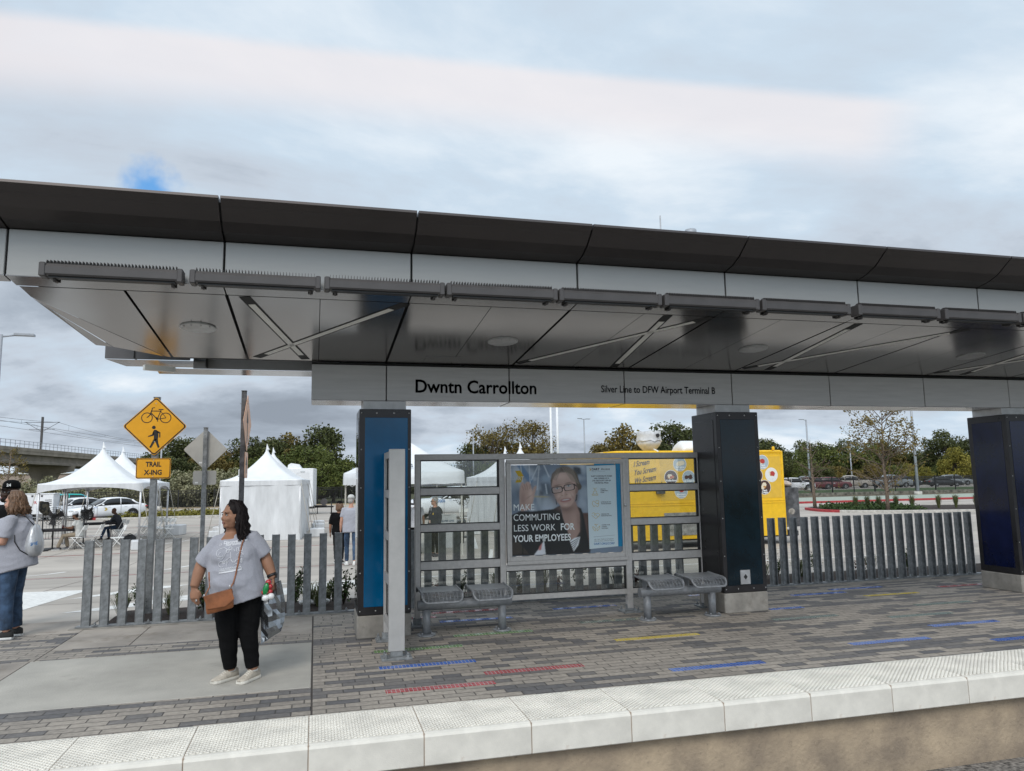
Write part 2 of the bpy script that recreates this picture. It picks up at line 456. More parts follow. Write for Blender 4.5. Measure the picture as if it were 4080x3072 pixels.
E0[0].position = .36; E0[0].color = (.30, .345, .41, 1)
E0[1].position = .66; E0[1].color = (.86, .925, .985, 1)
for p_, c_ in ((.44, (.40, .46, .54)), (.50, (.56, .63, .72)), (.57, (.61, .73, .85))):
    e = E0.new(p_); e.color = (*c_, 1)
t.links.new(d2, cr.inputs[0])
cl = cr.outputs[0]
# long pale streak of a train window reflection, painted into the sky colour
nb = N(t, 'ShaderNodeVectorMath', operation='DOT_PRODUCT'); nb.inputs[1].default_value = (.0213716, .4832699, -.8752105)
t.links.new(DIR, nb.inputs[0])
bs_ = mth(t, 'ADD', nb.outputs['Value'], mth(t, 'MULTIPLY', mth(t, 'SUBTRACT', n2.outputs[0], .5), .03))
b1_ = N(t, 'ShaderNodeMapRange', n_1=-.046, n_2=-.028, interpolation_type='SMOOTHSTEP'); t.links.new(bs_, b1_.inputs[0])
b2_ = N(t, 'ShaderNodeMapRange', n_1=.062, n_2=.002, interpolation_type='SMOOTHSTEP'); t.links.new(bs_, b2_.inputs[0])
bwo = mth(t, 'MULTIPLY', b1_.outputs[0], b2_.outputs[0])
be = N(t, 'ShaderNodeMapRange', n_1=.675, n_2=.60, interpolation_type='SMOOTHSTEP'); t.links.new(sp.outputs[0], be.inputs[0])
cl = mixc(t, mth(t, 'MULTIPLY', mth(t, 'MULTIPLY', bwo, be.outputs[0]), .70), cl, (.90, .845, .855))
# cloud brightened round the hidden sun, behind the viewer, added for front light
sdv = N(t, 'ShaderNodeVectorMath', operation='DOT_PRODUCT'); sdv.inputs[1].default_value = (math.sin(R(SUN_AZ)) * math.cos(R(SUN_EL)), math.cos(R(SUN_AZ)) * math.cos(R(SUN_EL)), math.sin(R(SUN_EL)))
t.links.new(DIR, sdv.inputs[0])
gl = mth(t, 'MULTIPLY_ADD', mth(t, 'POWER', mth(t, 'MAXIMUM', sdv.outputs['Value'], 0.0), 2.0), 11.0, 10.0)
gc = N(t, 'ShaderNodeCombineColor')
for i in range(3): t.links.new(gl, gc.inputs[i])
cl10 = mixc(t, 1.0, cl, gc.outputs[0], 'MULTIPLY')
# one small break in the cloud
hd = N(t, 'ShaderNodeVectorMath', operation='DISTANCE'); hd.inputs[1].default_value = (-.193, .917, .349)
t.links.new(DIR, hd.inputs[0])
hm = N(t, 'ShaderNodeMapRange', n_1=.040, n_2=.010, interpolation_type='SMOOTHSTEP')
n3 = N(t, 'ShaderNodeTexNoise', i_Scale=26.0, i_Detail=5.0); t.links.new(DIR, n3.inputs['Vector'])
t.links.new(mth(t, 'ADD', hd.outputs['Value'], mth(t, 'MULTIPLY', mth(t, 'SUBTRACT', n3.outputs[0], .5), .06)), hm.inputs[0])
bl = mixc(t, .75, sky.outputs[0], (1.6, 4.6, 9.4))
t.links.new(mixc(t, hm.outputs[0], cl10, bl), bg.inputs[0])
bg.inputs[1].default_value = .1

sl = bpy.data.lights.new('sun', 'SUN'); sl.energy = 1.45; sl.angle = R(24); sl.color = (1, .93, .84)
so = bpy.data.objects.new('sun', sl); COL.objects.link(so)
az = R(SUN_AZ); e_ = R(SUN_EL)
sd = Vector((math.sin(az) * math.cos(e_), math.cos(az) * math.cos(e_), math.sin(e_)))
so.rotation_euler = sd.to_track_quat('Z', 'Y').to_euler()

cam = bpy.data.cameras.new('camera'); co = bpy.data.objects.new('camera', cam); COL.objects.link(co)
RM = ((.9668307, -.2548986, -.0162790), (.0164086, .1255879, -.9919468), (.2548903, .9587775, .1256049))
co.matrix_world = Matrix(((RM[0][0], -RM[1][0], -RM[2][0], 0), (RM[0][1], -RM[1][1], -RM[2][1], 0), (RM[0][2], -RM[1][2], -RM[2][2], 1.75), (0, 0, 0, 1)))
cam.sensor_width = 36; cam.lens = 36 * 1600 / 2212.0; cam.clip_end = 3000; cam.clip_start = .05
SC.camera = co
vs = SC.view_settings; vs.view_transform = 'Standard'; vs.look = 'None'; vs.gamma = 1; vs.use_curve_mapping = False; vs.exposure = 0.0
SC.cycles.max_bounces = 6; SC.cycles.transparent_max_bounces = 16
SC.cycles.use_denoising = True

# ------------------------------------------------------------------ ground
def struct(o): o['kind'] = 'structure'; return o
def strip(name, m, rows, xa, xb, dz=0.0, nx=1):
    """sheet following rows of (y,z) from xa to xb"""
    mb = MB()
    for i in range(len(rows) - 1):
        (y0, z0), (y1, z1) = rows[i], rows[i + 1]
        mb.quad((xa, y0, z0 + dz), (xb, y0, z0 + dz), (xb, y1, z1 + dz), (xa, y1, z1 + dz))
    return struct(mb.build(name, m))
strip('ground', M['field'], [(-300, -.80), (9, -.80), (9.01, -.05), (11.2, -.05), (22.2, -.55), (1200, -.55)], -900, 900)
strip('track_bed', M['ballast'], [(-6, -.62), (4.3, -.62), (5.55, -.745)], -60, 60, .0)
LOT = [(10.63, -.012), (11.2, -.012), (22.2, -.512)]
strip('car_park', M['lot'], LOT + [(51.0, -.512)], -90, 110)
strip('car_park_rear', M['lot'], [(51.0, -.512), (75.0, -.512)], -90, 17)
strip('dirt_strip', M['dirt'], [(72.0, -.505), (77.5, -.40)], -60, 17.2)
strip('far_lawn', M['grass'], [(61.8, -.06), (88.0, -.38)], 17.5, 140)
strip('green_apron', mat('pale green grey concrete', (.33, .37, .31), .9, var=.12), [(51.6, -.372), (60.2, -.372)], 17.5, 140)
strip('soil_strip', mat('brown soil', (.13, .10, .065), 1, var=.4, scale=2), [(60.2, -.368), (61.7, -.30)], 17.5, 140)
strip('far_parking', M['lot'], [(88.0, -.396), (112.0, -.396)], 17.5, 160)
def gquad(mb, pts, dz=.004):
    """painted marking on the car park, cut where the fall of the land changes"""
    b = [(x, y) for x, y in pts]
    for lo, hi in ((10.6, 11.2), (11.2, 22.2), (22.2, 90)):
        poly = b
        for lim, sgn in ((lo, 1), (hi, -1)):
            out = []
            for i in range(len(poly)):
                p, q = poly[i], poly[(i + 1) % len(poly)]
                a, c = (p[1] - lim) * sgn, (q[1] - lim) * sgn
                if a >= 0: out.append(p)
                if (a >= 0) != (c >= 0):
                    k = a / (a - c); out.append((p[0] + (q[0] - p[0]) * k, p[1] + (q[1] - p[1]) * k))
            poly = out
            if not poly: break
        if len(poly) > 2:
            mb.add([(x, y, gz(y) - .012 + dz) for x, y in poly], [tuple(range(len(poly)))])
def gline(mb, a, b, w, dz=.004):
    a, b = Vector(a), Vector(b); d = (b - a).normalized(); n_ = Vector((-d.y, d.x)) * w / 2
    gquad(mb, [tuple(a + n_), tuple(b + n_), tuple(b - n_), tuple(a - n_)], dz)
mk = MB()
gquad(mk, [(-4.25, 12.6), (-5.9, 14.6), (-5.9, 16.6), (-4.2, 16.35)])
gquad(mk, [(-3.52, 12.30), (-1.8, 14.6), (-0.4, 14.6), (-3.0, 12.38)])
gquad(mk, [(-4.05, 14.5), (-3.1, 15.3), (-2.4, 16.5), (-3.2, 16.4)])
gquad(mk, [(-1.7, 13.0), (-.6, 13.1), (1.6, 15.6), (.4, 15.6)])
gline(mk, (-9.5, 18.5), (-6.4, 22.6), .14); gline(mk, (-3.9, 22.0), (-1.6, 25.8), .14)
gline(mk, (-1.0, 15.6), (14, 15.2), .14); gline(mk, (5.2, 24.5), (6.4, 31), .14); gline(mk, (-6.3, 29.9), (-4.9, 33.4), .12)
gline(mk, (8, 19.0), (22, 18.6), .12); gline(mk, (1.2, 47), (2.2, 58), .14); gline(mk, (4.5, 19.5), (5.6, 24.0), .12)
gline(mk, (-14, 20.3), (-5.8, 20.3), .06); gline(mk, (-5.3, 20.6), (-1.5, 20.9), .05)
struct(mk.build('white_road_marking', M['paintw']))
mk = MB()
gline(mk, (-15, 20.0), (1.5, 20.75), .09, .008); gline(mk, (-15, 27.4), (2, 28.3), .09, .008); gline(mk, (-12, 37.5), (8, 39.5), .10, .008); gline(mk, (-12, 44), (10, 46.5), .10, .008)
struct(mk.build('red_fire_lane_line', M['paintr']))
mk = MB()
for y in (13.6, 17.4, 21.6, 27.0, 33.0, 41.0): gline(mk, (-30, y), (40, y + .3), .025, .002)
for x in (-12, -8.2, -5.0, -1.4, 2.3, 6.6, 11, 16): gline(mk, (x, 11.2), (x * 1.05, 48), .025, .0028)
struct(mk.build('pavement_joint', flat('dark joint', (.16, .14, .125), .9)))

# ------------------------------------------------------------------ platform
mb = MB(); mb.box(-30, 40, 5.50, 10.62, -.8, -.222); o = mb.build('platform_wall', M['wall_c']); struct(o)
mb = MB(); mb.box(-30, 40, 6.086, 10.622, -.2, -.008); struct(mb.build('platform_bed', flat('dark joint sand', (.07, .06, .055), .95)))
def sheet(name, m, x0, x1, y0, y1, z=0.0):
    b = .004; q = MB()
    q.loft([[(x0, y0, -.006), (x1, y0, -.006), (x1, y1, -.006), (x0, y1, -.006)], [(x0, y0, z - b), (x1, y0, z - b), (x1, y1, z - b), (x0, y1, z - b)], [(x0 + b, y0 + b, z), (x1 - b, y0 + b, z), (x1 - b, y1 - b, z), (x0 + b, y1 - b, z)]], smooth=False)
    return struct(q.build(name, m))
paving = sheet('platform_paving', M['pavers'], .01, 40, 6.088, 10.45)
sheet('platform_paving', M['pavers'], -30, -.003, 6.088, 6.883)
sheet('platform_paving', M['pavers'], -2.72, -.003, 8.775, 9.285)
sheet('platform_paving', M['pavers'], -30, -2.728, 8.775, 10.28)
sheet('concrete_slab', M['conc'], -2.75, -.006, 6.89, 8.768)
sheet('concrete_slab', M['conc_old'], -30, -2.758, 6.89, 8.768)
sheet('concrete_slab', M['conc_old'], -1.955, -.006, 9.292, 10.44)
sheet('concrete_slab', M['conc_old'], -2.72, -1.962, 9.292, 10.44)
sheet('concrete_sidewalk', M['conc_old'], -30, -2.728, 10.287, 11.19)
sheet('fence_footing', M['base_conc'], -2.9, 40, 10.455, 10.66, .012)
# coloured glass mosaics set into the paving
MO = [('blue', .61, 7.36, .93), ('green', .62, 8.06, .93), ('red', 1.52, 6.86, .95), ('red', .60, 6.54, .94), ('green', 1.54, 8.565, .93), ('blue', 1.53, 9.45, .93), ('red', 1.53, 10.09, .92), ('red', 1.23, 9.815, .31), ('blue', 3.13, 9.835, .92),
      ('teal', 3.15, 8.825, .88), ('yel', 3.17, 7.765, 1.0), ('blue', 3.16, 6.43, .96), ('blue', 5.385, 6.79, .97), ('blue', 6.86, 7.28, .95), ('blue', 6.88, 6.47, 1.0), ('teal', 5.42, 8.2, .91), ('blue', 5.80, 8.84, .5), ('blue', 6.76, 9.72, .91), ('blue', 7.62, 9.98, .92),
      ('yel', 7.69, 9.32, .91), ('teal', 7.75, 8.455, .90), ('teal', 6.82, 7.87, .93), ('red', 9.32, 9.655, .82), ('blue', 5.36, 10.22, .22)]
for c, x, y, L in MO:
    q = MB(); q.box(x, x + L, y - .049, y + .049, -.003, .0035)
    q.build('mosaic_strip', M['mo_' + c], paving, {'blue': 'blue glass mosaic strip', 'red': 'red glass mosaic strip', 'green': 'green glass mosaic strip', 'teal': 'dull grey green mosaic strip', 'yel': 'yellow mosaic strip'}[c])
# cast white edge panels with truncated domes
edge = bpy.data.objects.new('platform_edge', None); COL.objects.link(edge); struct(edge)
q = MB(); L = .772; bv = .012
prof = [(6.082, -.05), (6.082, 0), (5.45, -.002), (5.428, -.010), (5.418, -.028), (5.416, -.212), (5.424, -.22), (5.52, -.22), (5.52, -.05)]
q.loft([[(0, y, z) for y, z in prof], [(L, y, z) for y, z in prof]], smooth=False)
ny, nx = 15, 18
for i in range(nx):
    for j in range(ny * 2):
        if (j % 2): x = (i + .75) * L / nx
        else: x = (i + .25) * L / nx
        y = 5.475 + (j + .5) * .585 / (ny * 2)
        q.loft([[(x + r * math.cos(2 * PI * k / 8), y + r * math.sin(2 * PI * k / 8), z) for k in range(8)] for r, z in ((.0145, -.002), (.012, .0035), (.007, .0055))], smooth=True)
pan = q.build('edge_panel', M['tact'], edge)
pan.location.x = -.011 - 9 * .78
for k in range(-8, 24):
    c = pan.copy(); COL.objects.link(c); c.location.x = -.011 + k * .78
q = MB()
for k in range(-9, 25):
    x = -.015 + k * .78
    q.box(x - .005, x + .005, 5.424, 6.08, -.215, -.004)
q.build('joint_seal', M['joint'], edge)
# ------------------------------------------------------------------ canopy
can = thing('station_canopy', 'long metal station canopy with dark upswept eave and lettered sign band', 'canopy', (0, 0, 0))
SEAM = [.79 + 1.547 * k for k in range(-3, 11)]
SEAM[1] = -2.335; SEAM[0] = -3.88
def zs(y): return 3.37 - .092 * (y - 6.35)
ep = [(6.385, 3.745), (6.34, 3.748), (6.20, 3.775), (6.08, 3.825), (5.985, 3.895), (5.965, 3.912), (5.905, 3.953), (5.91, 3.975), (6.05, 3.99), (6.385, 3.93)]
for a, b in zip(SEAM[:-1], SEAM[1:]):
    q = MB(); q.loft([[(a + .008, y, z) for y, z in ep], [(b - .008, y, z) for y, z in ep]], smooth=False); q.build('eave_panel', M['eave'], can)
    q = MB(); q.bbox(a + .008, b - .008, 6.35, 6.384, 3.372, 3.742, .004); q.build('fascia_panel', M['fascia'], can)
q = MB(); q.box(SEAM[0] + .02, SEAM[-1], 6.388, 6.42, 3.39, 3.92); q.box(-2.30, SEAM[-1], 6.42, 9.7, 3.86, 3.96); q.loft([[(X_, y, z) for y, z in ((6.39, 3.76), (6.21, 3.79), (6.095, 3.84), (6.0, 3.91), (5.96, 3.935), (6.05, 3.975), (6.39, 3.92))] for X_ in (SEAM[0] + .02, SEAM[-1])], smooth=False)
q.add([(-2.25, 6.45, zs(6.45) + .05), (14, 6.45, zs(6.45) + .05), (14, 8.92, zs(8.92) + .03), (-1.5, 8.92, zs(8.92) + .03), (-1.52, 8.72, zs(8.72) + .04), (-2.1, 8.5, zs(8.5) + .07)], [(0, 1, 2, 3, 4, 5)])
q.build('backing', M['slot'], can)
# soffit: narrow lip, then broad panels
def sof(mb, x0, x1, y0, y1, up=0.0, th=.012):
    vs = [(x, y, zs(y) + up + dz) for dz in (0, th) for (x, y) in ((x0, y0), (x1, y0), (x1, y1), (x0, y1))]
    mb.add(vs, [(0, 3, 2, 1), (4, 5, 6, 7), (0, 1, 5, 4), (1, 2, 6, 5), (2, 3, 7, 6), (3, 0, 4, 7)])
for a, b in zip(SEAM[:-1], SEAM[1:]):
    q = MB(); sof(q, a + .006, b - .006, 6.352, 6.572 if a > -3 else 6.49); q.build('soffit_lip', M['soffit'], can)
    if a < -3: continue
    m_ = (a + b) / 2
    if a < -2:
        q = MB()   # folded end panel
        A, B, C_, D = (-2.315, 6.85), (-2.235, 8.47), (-1.42, 8.73), (-1.553, 8.75)
        q.add([(-2.315, 6.588, zs(6.588)), (m_ - .012, 6.588, zs(6.588)), (m_ - .012, 8.75, zs(8.75)), (-1.60, 8.74, zs(8.74)), (-2.315, 6.85, zs(6.85))], [(0, 1, 2, 3, 4)])
        q.add([(-2.312, 6.87, zs(6.87) + .002), (-1.62, 8.74, zs(8.74) + .002), (-2.08, 8.52, zs(8.52) + .035), (-2.29, 7.2, zs(7.2) + .02)], [(0, 1, 2, 3)])
        q.add([(-2.318, 6.88, zs(6.88) + .004), (-2.295, 7.2, zs(7.2) + .022), (-2.095, 8.52, zs(8.52) + .037), (-2.235, 8.47, zs(8.47) + .035)], [(0, 1, 2, 3)])
        q.build('soffit_panel', M['soffit'], can)
        q = MB(); sof(q, m_ + .012, b - .014, 6.588, 8.75); q.build('soffit_panel', M['soffit'], can)
        continue
    q = MB(); sof(q, a + .014, m_ - .003, 6.588, 8.76); q.build('soffit_panel', M['soffit'], can)
    q = MB(); sof(q, m_ + .003, b - .014, 6.588, 8.76); q.build('soffit_panel', M['soffit'], can)
# crossed linear lights let into the soffit
def bar(p0, p1):
    a, b = Vector(p0), Vector(p1); d = (b - a).normalized(); n_ = Vector((-d.y, d.x))
    def stripq(mb, u0, u1, hw, drop, th, mi):
        P_ = [a + d * u0 + n_ * hw, a + d * u1 + n_ * hw, a + d * u1 - n_ * hw, a + d * u0 - n_ * hw]
        vs = [(p.x, p.y, zs(p.y) - drop + dz) for dz in (0, th) for p in P_]
        mb.add(vs, [(0, 3, 2, 1), (4, 5, 6, 7), (0, 1, 5, 4), (1, 2, 6, 5), (2, 3, 7, 6), (3, 0, 4, 7)], mi)
    L_ = (b - a).length; q = MB()
    stripq(q, 0, L_, .048, .003, .004, 0)
    q.build('light_slot', M['slot'], can)
    q = MB(); stripq(q, .2, L_ - .2, .030, .006, .004, 0); q.build('linear_light', M['diff'], can)
for p0, p1 in (((-.614, 6.60), (-.129, 8.70)), ((-.655, 8.67), (.770, 6.60)), ((2.37, 8.65), (3.87, 6.60)), ((3.661, 8.715), (3.376, 6.60)), ((5.47, 8.62), (7.12, 6.62)), ((5.87, 8.66), (5.62, 6.60)), ((8.55, 8.62), (10.2, 6.62)), ((9.1, 8.66), (8.85, 6.60))):
    bar(p0, p1)
for x, y in ((-1.118, 7.567), (1.952, 7.70), (5.02, 7.67), (8.23, 7.68)):
    q = MB(); s_ = 26
    q.loft([[(x + r * math.cos(2 * PI * k / s_), y + r * math.sin(2 * PI * k / s_), zs(y + r * math.sin(2 * PI * k / s_)) - d) for k in range(s_)] for r, d in ((.165, 0), (.165, .010), (.158, .013))], smooth=False)
    for k in range(10):
        a = 2 * PI * k / 10; q.cyl(x + .14 * math.cos(a), y + .14 * math.sin(a), zs(y) - .017, zs(y) - .005, .006, n=6)
    q.build('cover_plate', M['neck'], can)
q = MB(); sof(q, 1.22, 1.62, 8.42, 8.66, -.003, .002); q.build('access_hatch', M['soffit'], can)
# sign band
xs = [-.064, .80, 2.31, 3.85, 5.41, 6.95, 8.55, 10.1, 11.65, 13.2]
for a, b in zip(xs[:-1], xs[1:]):
    q = MB(); q.bbox(a + .006, b - .006, 8.82, 9.40, 2.700, 3.118, .004)
    q.build('sign_panel', M['signband'], can)
    q = MB(); q.box(a + .012, b - .012, 8.83, 9.39, 2.694, 2.698); q.build('underside_panel', M['soffit'], can)
q = MB(); q.box(-.05, 13.1, 8.835, 9.38, 2.712, 3.106); q.box(-.06, 13.1, 8.80, 8.9, 3.121, 3.138); q.build('sign_core', M['slot'], can)
q = MB(); put_text(q, 'Dwntn Carrollton', .222, lambda x, y: (1.135 + x, 8.8165, 2.803 + y), bold=.0042, sx=.935, depth=.001)
q.build('station_name', M['txt'], can)
q = MB(); put_text(q, 'Silver Line to DFW Airport Terminal B', .128, lambda x, y: (3.522 + x, 8.8165, 2.838 + y), bold=.0015, sx=.80, depth=.001)
q.build('line_name', M['txt'], can)
# rear half of the roof, seen past the end
q = MB(); q.bbox(-1.43, 13.5, 9.42, 9.44, 3.125, 3.62, .003); q.build('rear_beam', M['rear_lifted'], can)
q = MB(); q.add([(-1.84, 9.42, 3.12), (13.5, 9.42, 3.12), (13.5, 9.95, 3.125), (-1.9, 9.95, 3.125)], [(0, 1, 2, 3)]); q.build('rear_soffit', M['soffit'], can)
q = MB(); q.bbox(-2.36, -1.45, 9.31, 9.33, 3.205, 3.62, .003); q.build('rear_beam', M['rear'], can)
q = MB(); q.add([(-2.36, 9.33, 3.2), (-1.3, 9.33, 3.2), (-1.3, 9.87, 3.2), (-2.26, 9.87, 3.2)], [(0, 1, 2, 3)]); q.build('rear_soffit', M['soffit'], can)
q = MB(); q.obox(Matrix.Translation((-1.78, 9.32, 3.10)) @ Matrix.Rotation(R(28), 4, 'Z'), .34, .07, .06); q.build('linear_light', M['diff'], can)
q = MB()
for x in (-2.05, -1.27, .28, 1.83, 3.4): q.box(x - .006, x + .006, 9.30, 9.418, 3.13 if x > -1.4 else 3.21, 3.26 if x > -1.4 else 3.325)
q.build('beam_joint', M['slot'], can)
q = MB(); q.cyl(4.55, 9.0, 3.95, 5.33, .014, .010, 8); q.build('roof_antenna', M['alu'], can)
q = MB(); q.cyl(4.45, 8.0, 3.95, 4.70, .05, .05, 12); q.cyl(4.45, 8.0, 4.70, 4.78, .075, .07, 12); q.build('roof_vent_pipe', M['pole'], can)

# ------------------------------------------------------------------ finned light fixtures along the fascia
HX = [-2.057, -.994, .048, 1.077, 2.104, 3.143, 4.185, 5.288, 6.36, 7.40, 8.45]
def make_lum():
    r = thing('linear_luminaire', None, 'light fixture')
    q = MB(); q.loft([[(x, y, z) for y, z in ((6.205, 3.352), (6.195, 3.365), (6.195, 3.42), (6.21, 3.445), (6.31, 3.445), (6.31, 3.375), (6.295, 3.35))] for x in (.03, .985)], smooth=False)
    q.bbox(0, .045, 6.19, 6.318, 3.342, 3.452, .006); q.bbox(.97, 1.012, 6.19, 6.318, 3.342, 3.452, .006)
    q.build('housing', M['heater'], r)
    q = MB()
    for k in range(38):
        x = .045 + k * .0247
        q.add([(x + d, y, z) for d in (0, .003) for y, z in ((6.208, 3.44), (6.30, 3.44), (6.30, 3.466), (6.262, 3.478), (6.212, 3.474), (6.206, 3.458))],
              [(0, 1, 2, 3, 4, 5), (11, 10, 9, 8, 7, 6)] + [(i, (i + 1) % 6, 6 + (i + 1) % 6, 6 + i) for i in range(6)])
    q.build('cooling_fin', M['heater'], r)
    for x in (.09, .93):
        q = MB(); q.tube([(x, 6.25, 3.35), (x, 6.27, 3.325), (x, 6.33, 3.33), (x, 6.352, 3.36)], .012, 6); q.box(x - .02, x + .02, 6.335, 6.352, 3.33, 3.43)
        q.build('bracket', M['heater'], r)
    q = MB(); q.box(.06, .955, 6.22, 6.29, 3.338, 3.349); q.build('lens', M['black'], r)  # lens coloured black to stand for the shadow under the fixture
    return r
ORD = ['first', 'second', 'third', 'fourth', 'fifth', 'sixth', 'seventh', 'eighth', 'ninth', 'tenth', 'eleventh']
l0 = make_lum()
for i, x in enumerate(HX):
    o = l0 if i == 0 else copy_tree(l0)
    o.location = (x, 0, 0)
    tag(o, ['dark finned light fixture at the canopy end, its fins widest apart', 'dark finned light fixture crossing the seam next to the end fixture'][i] if i < 2 else 'dark finned light fixture on the fascia, %s from the canopy end' % ORD[i], 'light fixture', 'finned light fixtures along the canopy fascia')

# ------------------------------------------------------------------ columns
def column(name_label, x0, x1, y0, y1, face, faceside, px0, px1, key):
    r = thing('canopy_column', name_label, 'column', ((x0 + x1) / 2, (y0 + y1) / 2, 0), group='clad columns carrying the canopy')
    cx, cy = (x0 + x1) / 2, (y0 + y1) / 2
    T = Matrix.Translation((-cx, -cy, 0))
    q = MB(); q.bbox(x0 - .006, x1 + .002, y0 - .004, y1, 0, .25, .01).transform(T); q.build('concrete_base', M['base_conc'], r)
    q = MB(); q.bbox(x0, x1, y0, y1, .255, 2.59, .006).transform(T); q.build('cladding', M['clad'], r)
    q = MB(); q.bbox(px0, px1, y0 - .006, y0 + .01, .345, 2.49, .003).transform(T); q.build('front_panel', M[face], r)
    q = MB(); q.bbox(x0 - .006, x0 + .01, y0 + .08, y1 - .08, .345, 2.49, .003).transform(T); q.build('side_panel', M[faceside], r)
    q = MB(); q.bbox(x0 + .05, x1 - .05, y0 + .1, y1 - .06, 2.57, 2.694, .003).transform(T); q.build('neck', M['neck'], r)
    q = MB()
    for z in (.30, .72, 1.2, 1.68, 2.12, 2.545):
        for x in (x0 + .025, x1 - .025): q.ell((x, y0 - .001, z), (.008, .004, .008), n=8, m=5)
    for x in (x0 + .2, x1 - .2): q.ell((x, y0 - .001, 2.545), (.011, .005, .011), n=8, m=5); q.ell((x, y0 - .001, .30), (.008, .004, .008), n=8, m=5)
    q.transform(T); q.build('screw', M['screw'], r)
    if key:
        q = MB(); q.bbox(5.332, 5.475, y0 - .016, y0 - .004, .355, .537, .004).transform(T); p = q.build('key_switch', M['alu'], r)
        q = MB(); q.prism([(.035 * math.cos(PI / 2 * k), .035 * math.sin(PI / 2 * k)) for k in range(4)], y0 - .019, y0 - .015, lambda a, b, w_: (5.403 + a * .8, w_, .45 + b)).transform(T); q.build('key_hole', M['black'], p)
column('black column with a bright blue front panel', .485, 1.085, 8.74, 9.36, 'blue', 'glass', .55, 1.045, False)
column('black column with a near black teal panel and a small key switch', 5.10, 5.725, 8.74, 9.40, 'teal', 'clad', 5.155, 5.665, True)
column('black column with navy panels at the edge of the view', 9.90, 10.5, 8.74, 9.42, 'navy', 'navy', 9.96, 10.44, False)

# ------------------------------------------------------------------ glazed wind screens
ws = thing('wind_screen', 'three bay glazed wind screen with grey metal frame behind the benches', 'wind screen', (0, 0, 0))
Y0, Y1 = 9.27, 9.34
q = MB()
for a, b, z0 in ((1.20, 1.265, .09), (2.275, 2.352, .28), (3.985, 4.068, .05), (5.085, 5.19, .05)): q.bbox(a, b, Y0, Y1, z0, 2.005, .004)
q.bbox(1.20, 5.19, Y0 - .003, Y1 + .003, 2.005, 2.078, .004)
for a, b in ((1.265, 2.275), (4.068, 5.085)):
    for z0, z1 in ((1.57, 1.655), (1.121, 1.207), (.66, .757), (.235, .30)): q.bbox(a, b, Y0 - .002, Y1 + .002, z0, z1, .004)
q.bbox(2.352, 3.985, Y0 - .002, Y1 + .002, .235, .30, .004); q.bbox(2.352, 3.985, Y0, Y1, .60, .672, .004)
q.build('frame', M['frame'], ws)
gk = MB(); SEC = []
for a, b in ((1.265, 2.275), (4.068, 5.085)):
    for z0, z1 in ((1.655, 2.005), (1.207, 1.57), (.757, 1.121), (.30, .66)): SEC.append((a, b, z0, z1))
SEC.append((2.352, 3.985, .30, .60))
for a, b, z0, z1 in SEC:
    for c in ((a, a + .012, z0, z1), (b - .022, b, z0, z1), (a + .012, b - .022, z0, z0 + .012), (a + .012, b - .022, z1 - .014, z1)):
        gk.box(c[0], c[1], 9.292, 9.318, c[2], c[3])
gk.build('gasket', M['black'], ws)
for a, b, z0, z1 in SEC:
    q = MB(); q.box(a + .01, b - .02, 9.302, 9.308, z0 + .01, z1 - .01); q.build('glass_pane', M['glass'], ws)
def foot(par, x, y, w=.12, d=.11, zt=.1, ps=.05):
    q = MB(); q.bbox(x - w, x + w, y - d, y + d, .0, .022, .003); q.bbox(x - ps, x + ps, y - .03, y + .03, .022, zt, .003)
    for a in (-1, 1):
        for b in (-1, 1): q.cyl(x + a * w * .72, y + b * d * .72, .022, .048, .016, n=6, smooth=False); q.cyl(x + a * w * .72, y + b * d * .72, .048, .066, .009, n=8)
    q.build('foot_plate', M['gal'], par)
for x in (1.232, 4.026, 5.137): foot(ws, x, 9.305)
# poster case (opens like a door) and the poster in it
q = MB()
for a, b, c, d in ((2.36, 4.0, 1.955, 2.0), (2.36, 4.0, .674, .72), (2.36, 2.40, .72, 1.955), (3.96, 4.0, .72, 1.955)): q.bbox(a, b, 9.235, 9.268, c, d, .004)
for a, b, c, d in ((2.40, 3.96, 1.935, 1.955), (2.40, 3.96, .72, .775), (2.40, 2.425, .775, 1.935), (3.935, 3.96, .775, 1.935)): q.bbox(a, b, 9.244, 9.268, c, d, .003)
pc = q.build('poster_case', M['frame'], ws)
q = MB(); q.ell((3.982, 9.23, 1.385), (.018, .012, .018)); q.build('lock', M['screw'], pc)
q = MB(); q.tube([(2.357, 9.245, .70), (2.357, 9.245, 1.97)], .008, 8); q.build('hinge', M['heater'], pc)
q = MB(); q.box(2.43, 3.93, 9.248, 9.251, .78, 1.93); q.build('cover_glass', glass('case glass', (.98, .985, .985), .012), pc)

wg = thing('wing_screen', 'narrow glazed side screen with broad pale end post beside the blue column', 'wind screen', (.81, 7.67, 0))
T = Matrix.Translation((-.81, -7.67, 0))
q = MB(); q.bbox(.73, .89, 7.665, 7.735, .075, 2.078, .004).transform(T); q.build('end_post', M['framelt'], wg)
q = MB(); q.bbox(.76, .83, 8.55, 8.62, .09, 2.07, .004)
for z0, z1 in ((2.0, 2.07), (1.57, 1.655), (1.12, 1.205), (.66, .755), (.235, .30)): q.bbox(.762, .828, 7.735, 8.55, z0, z1, .003)
q.transform(T); q.build('frame', M['frame'], wg)
for z0, z1 in ((1.655, 2.0), (1.205, 1.57), (.755, 1.12), (.30, .66)):
    q = MB(); q.box(.786, .804, 7.737, 7.752, z0, z1); q.box(.786, .804, 8.535, 8.55, z0, z1); q.box(.786, .804, 7.752, 8.535, z0, z0 + .012); q.box(.786, .804, 7.752, 8.535, z1 - .012, z1)
    q.transform(T); q.build('gasket', M['black'], wg)
    q = MB(); q.box(.792, .798, 7.745, 8.545, z0 + .006, z1 - .006).transform(T); q.build('glass_pane', M['glass'], wg)
q = MB()
for x in (.785, .835): q.cyl(x, 7.70, .14, .155, .006, n=8)
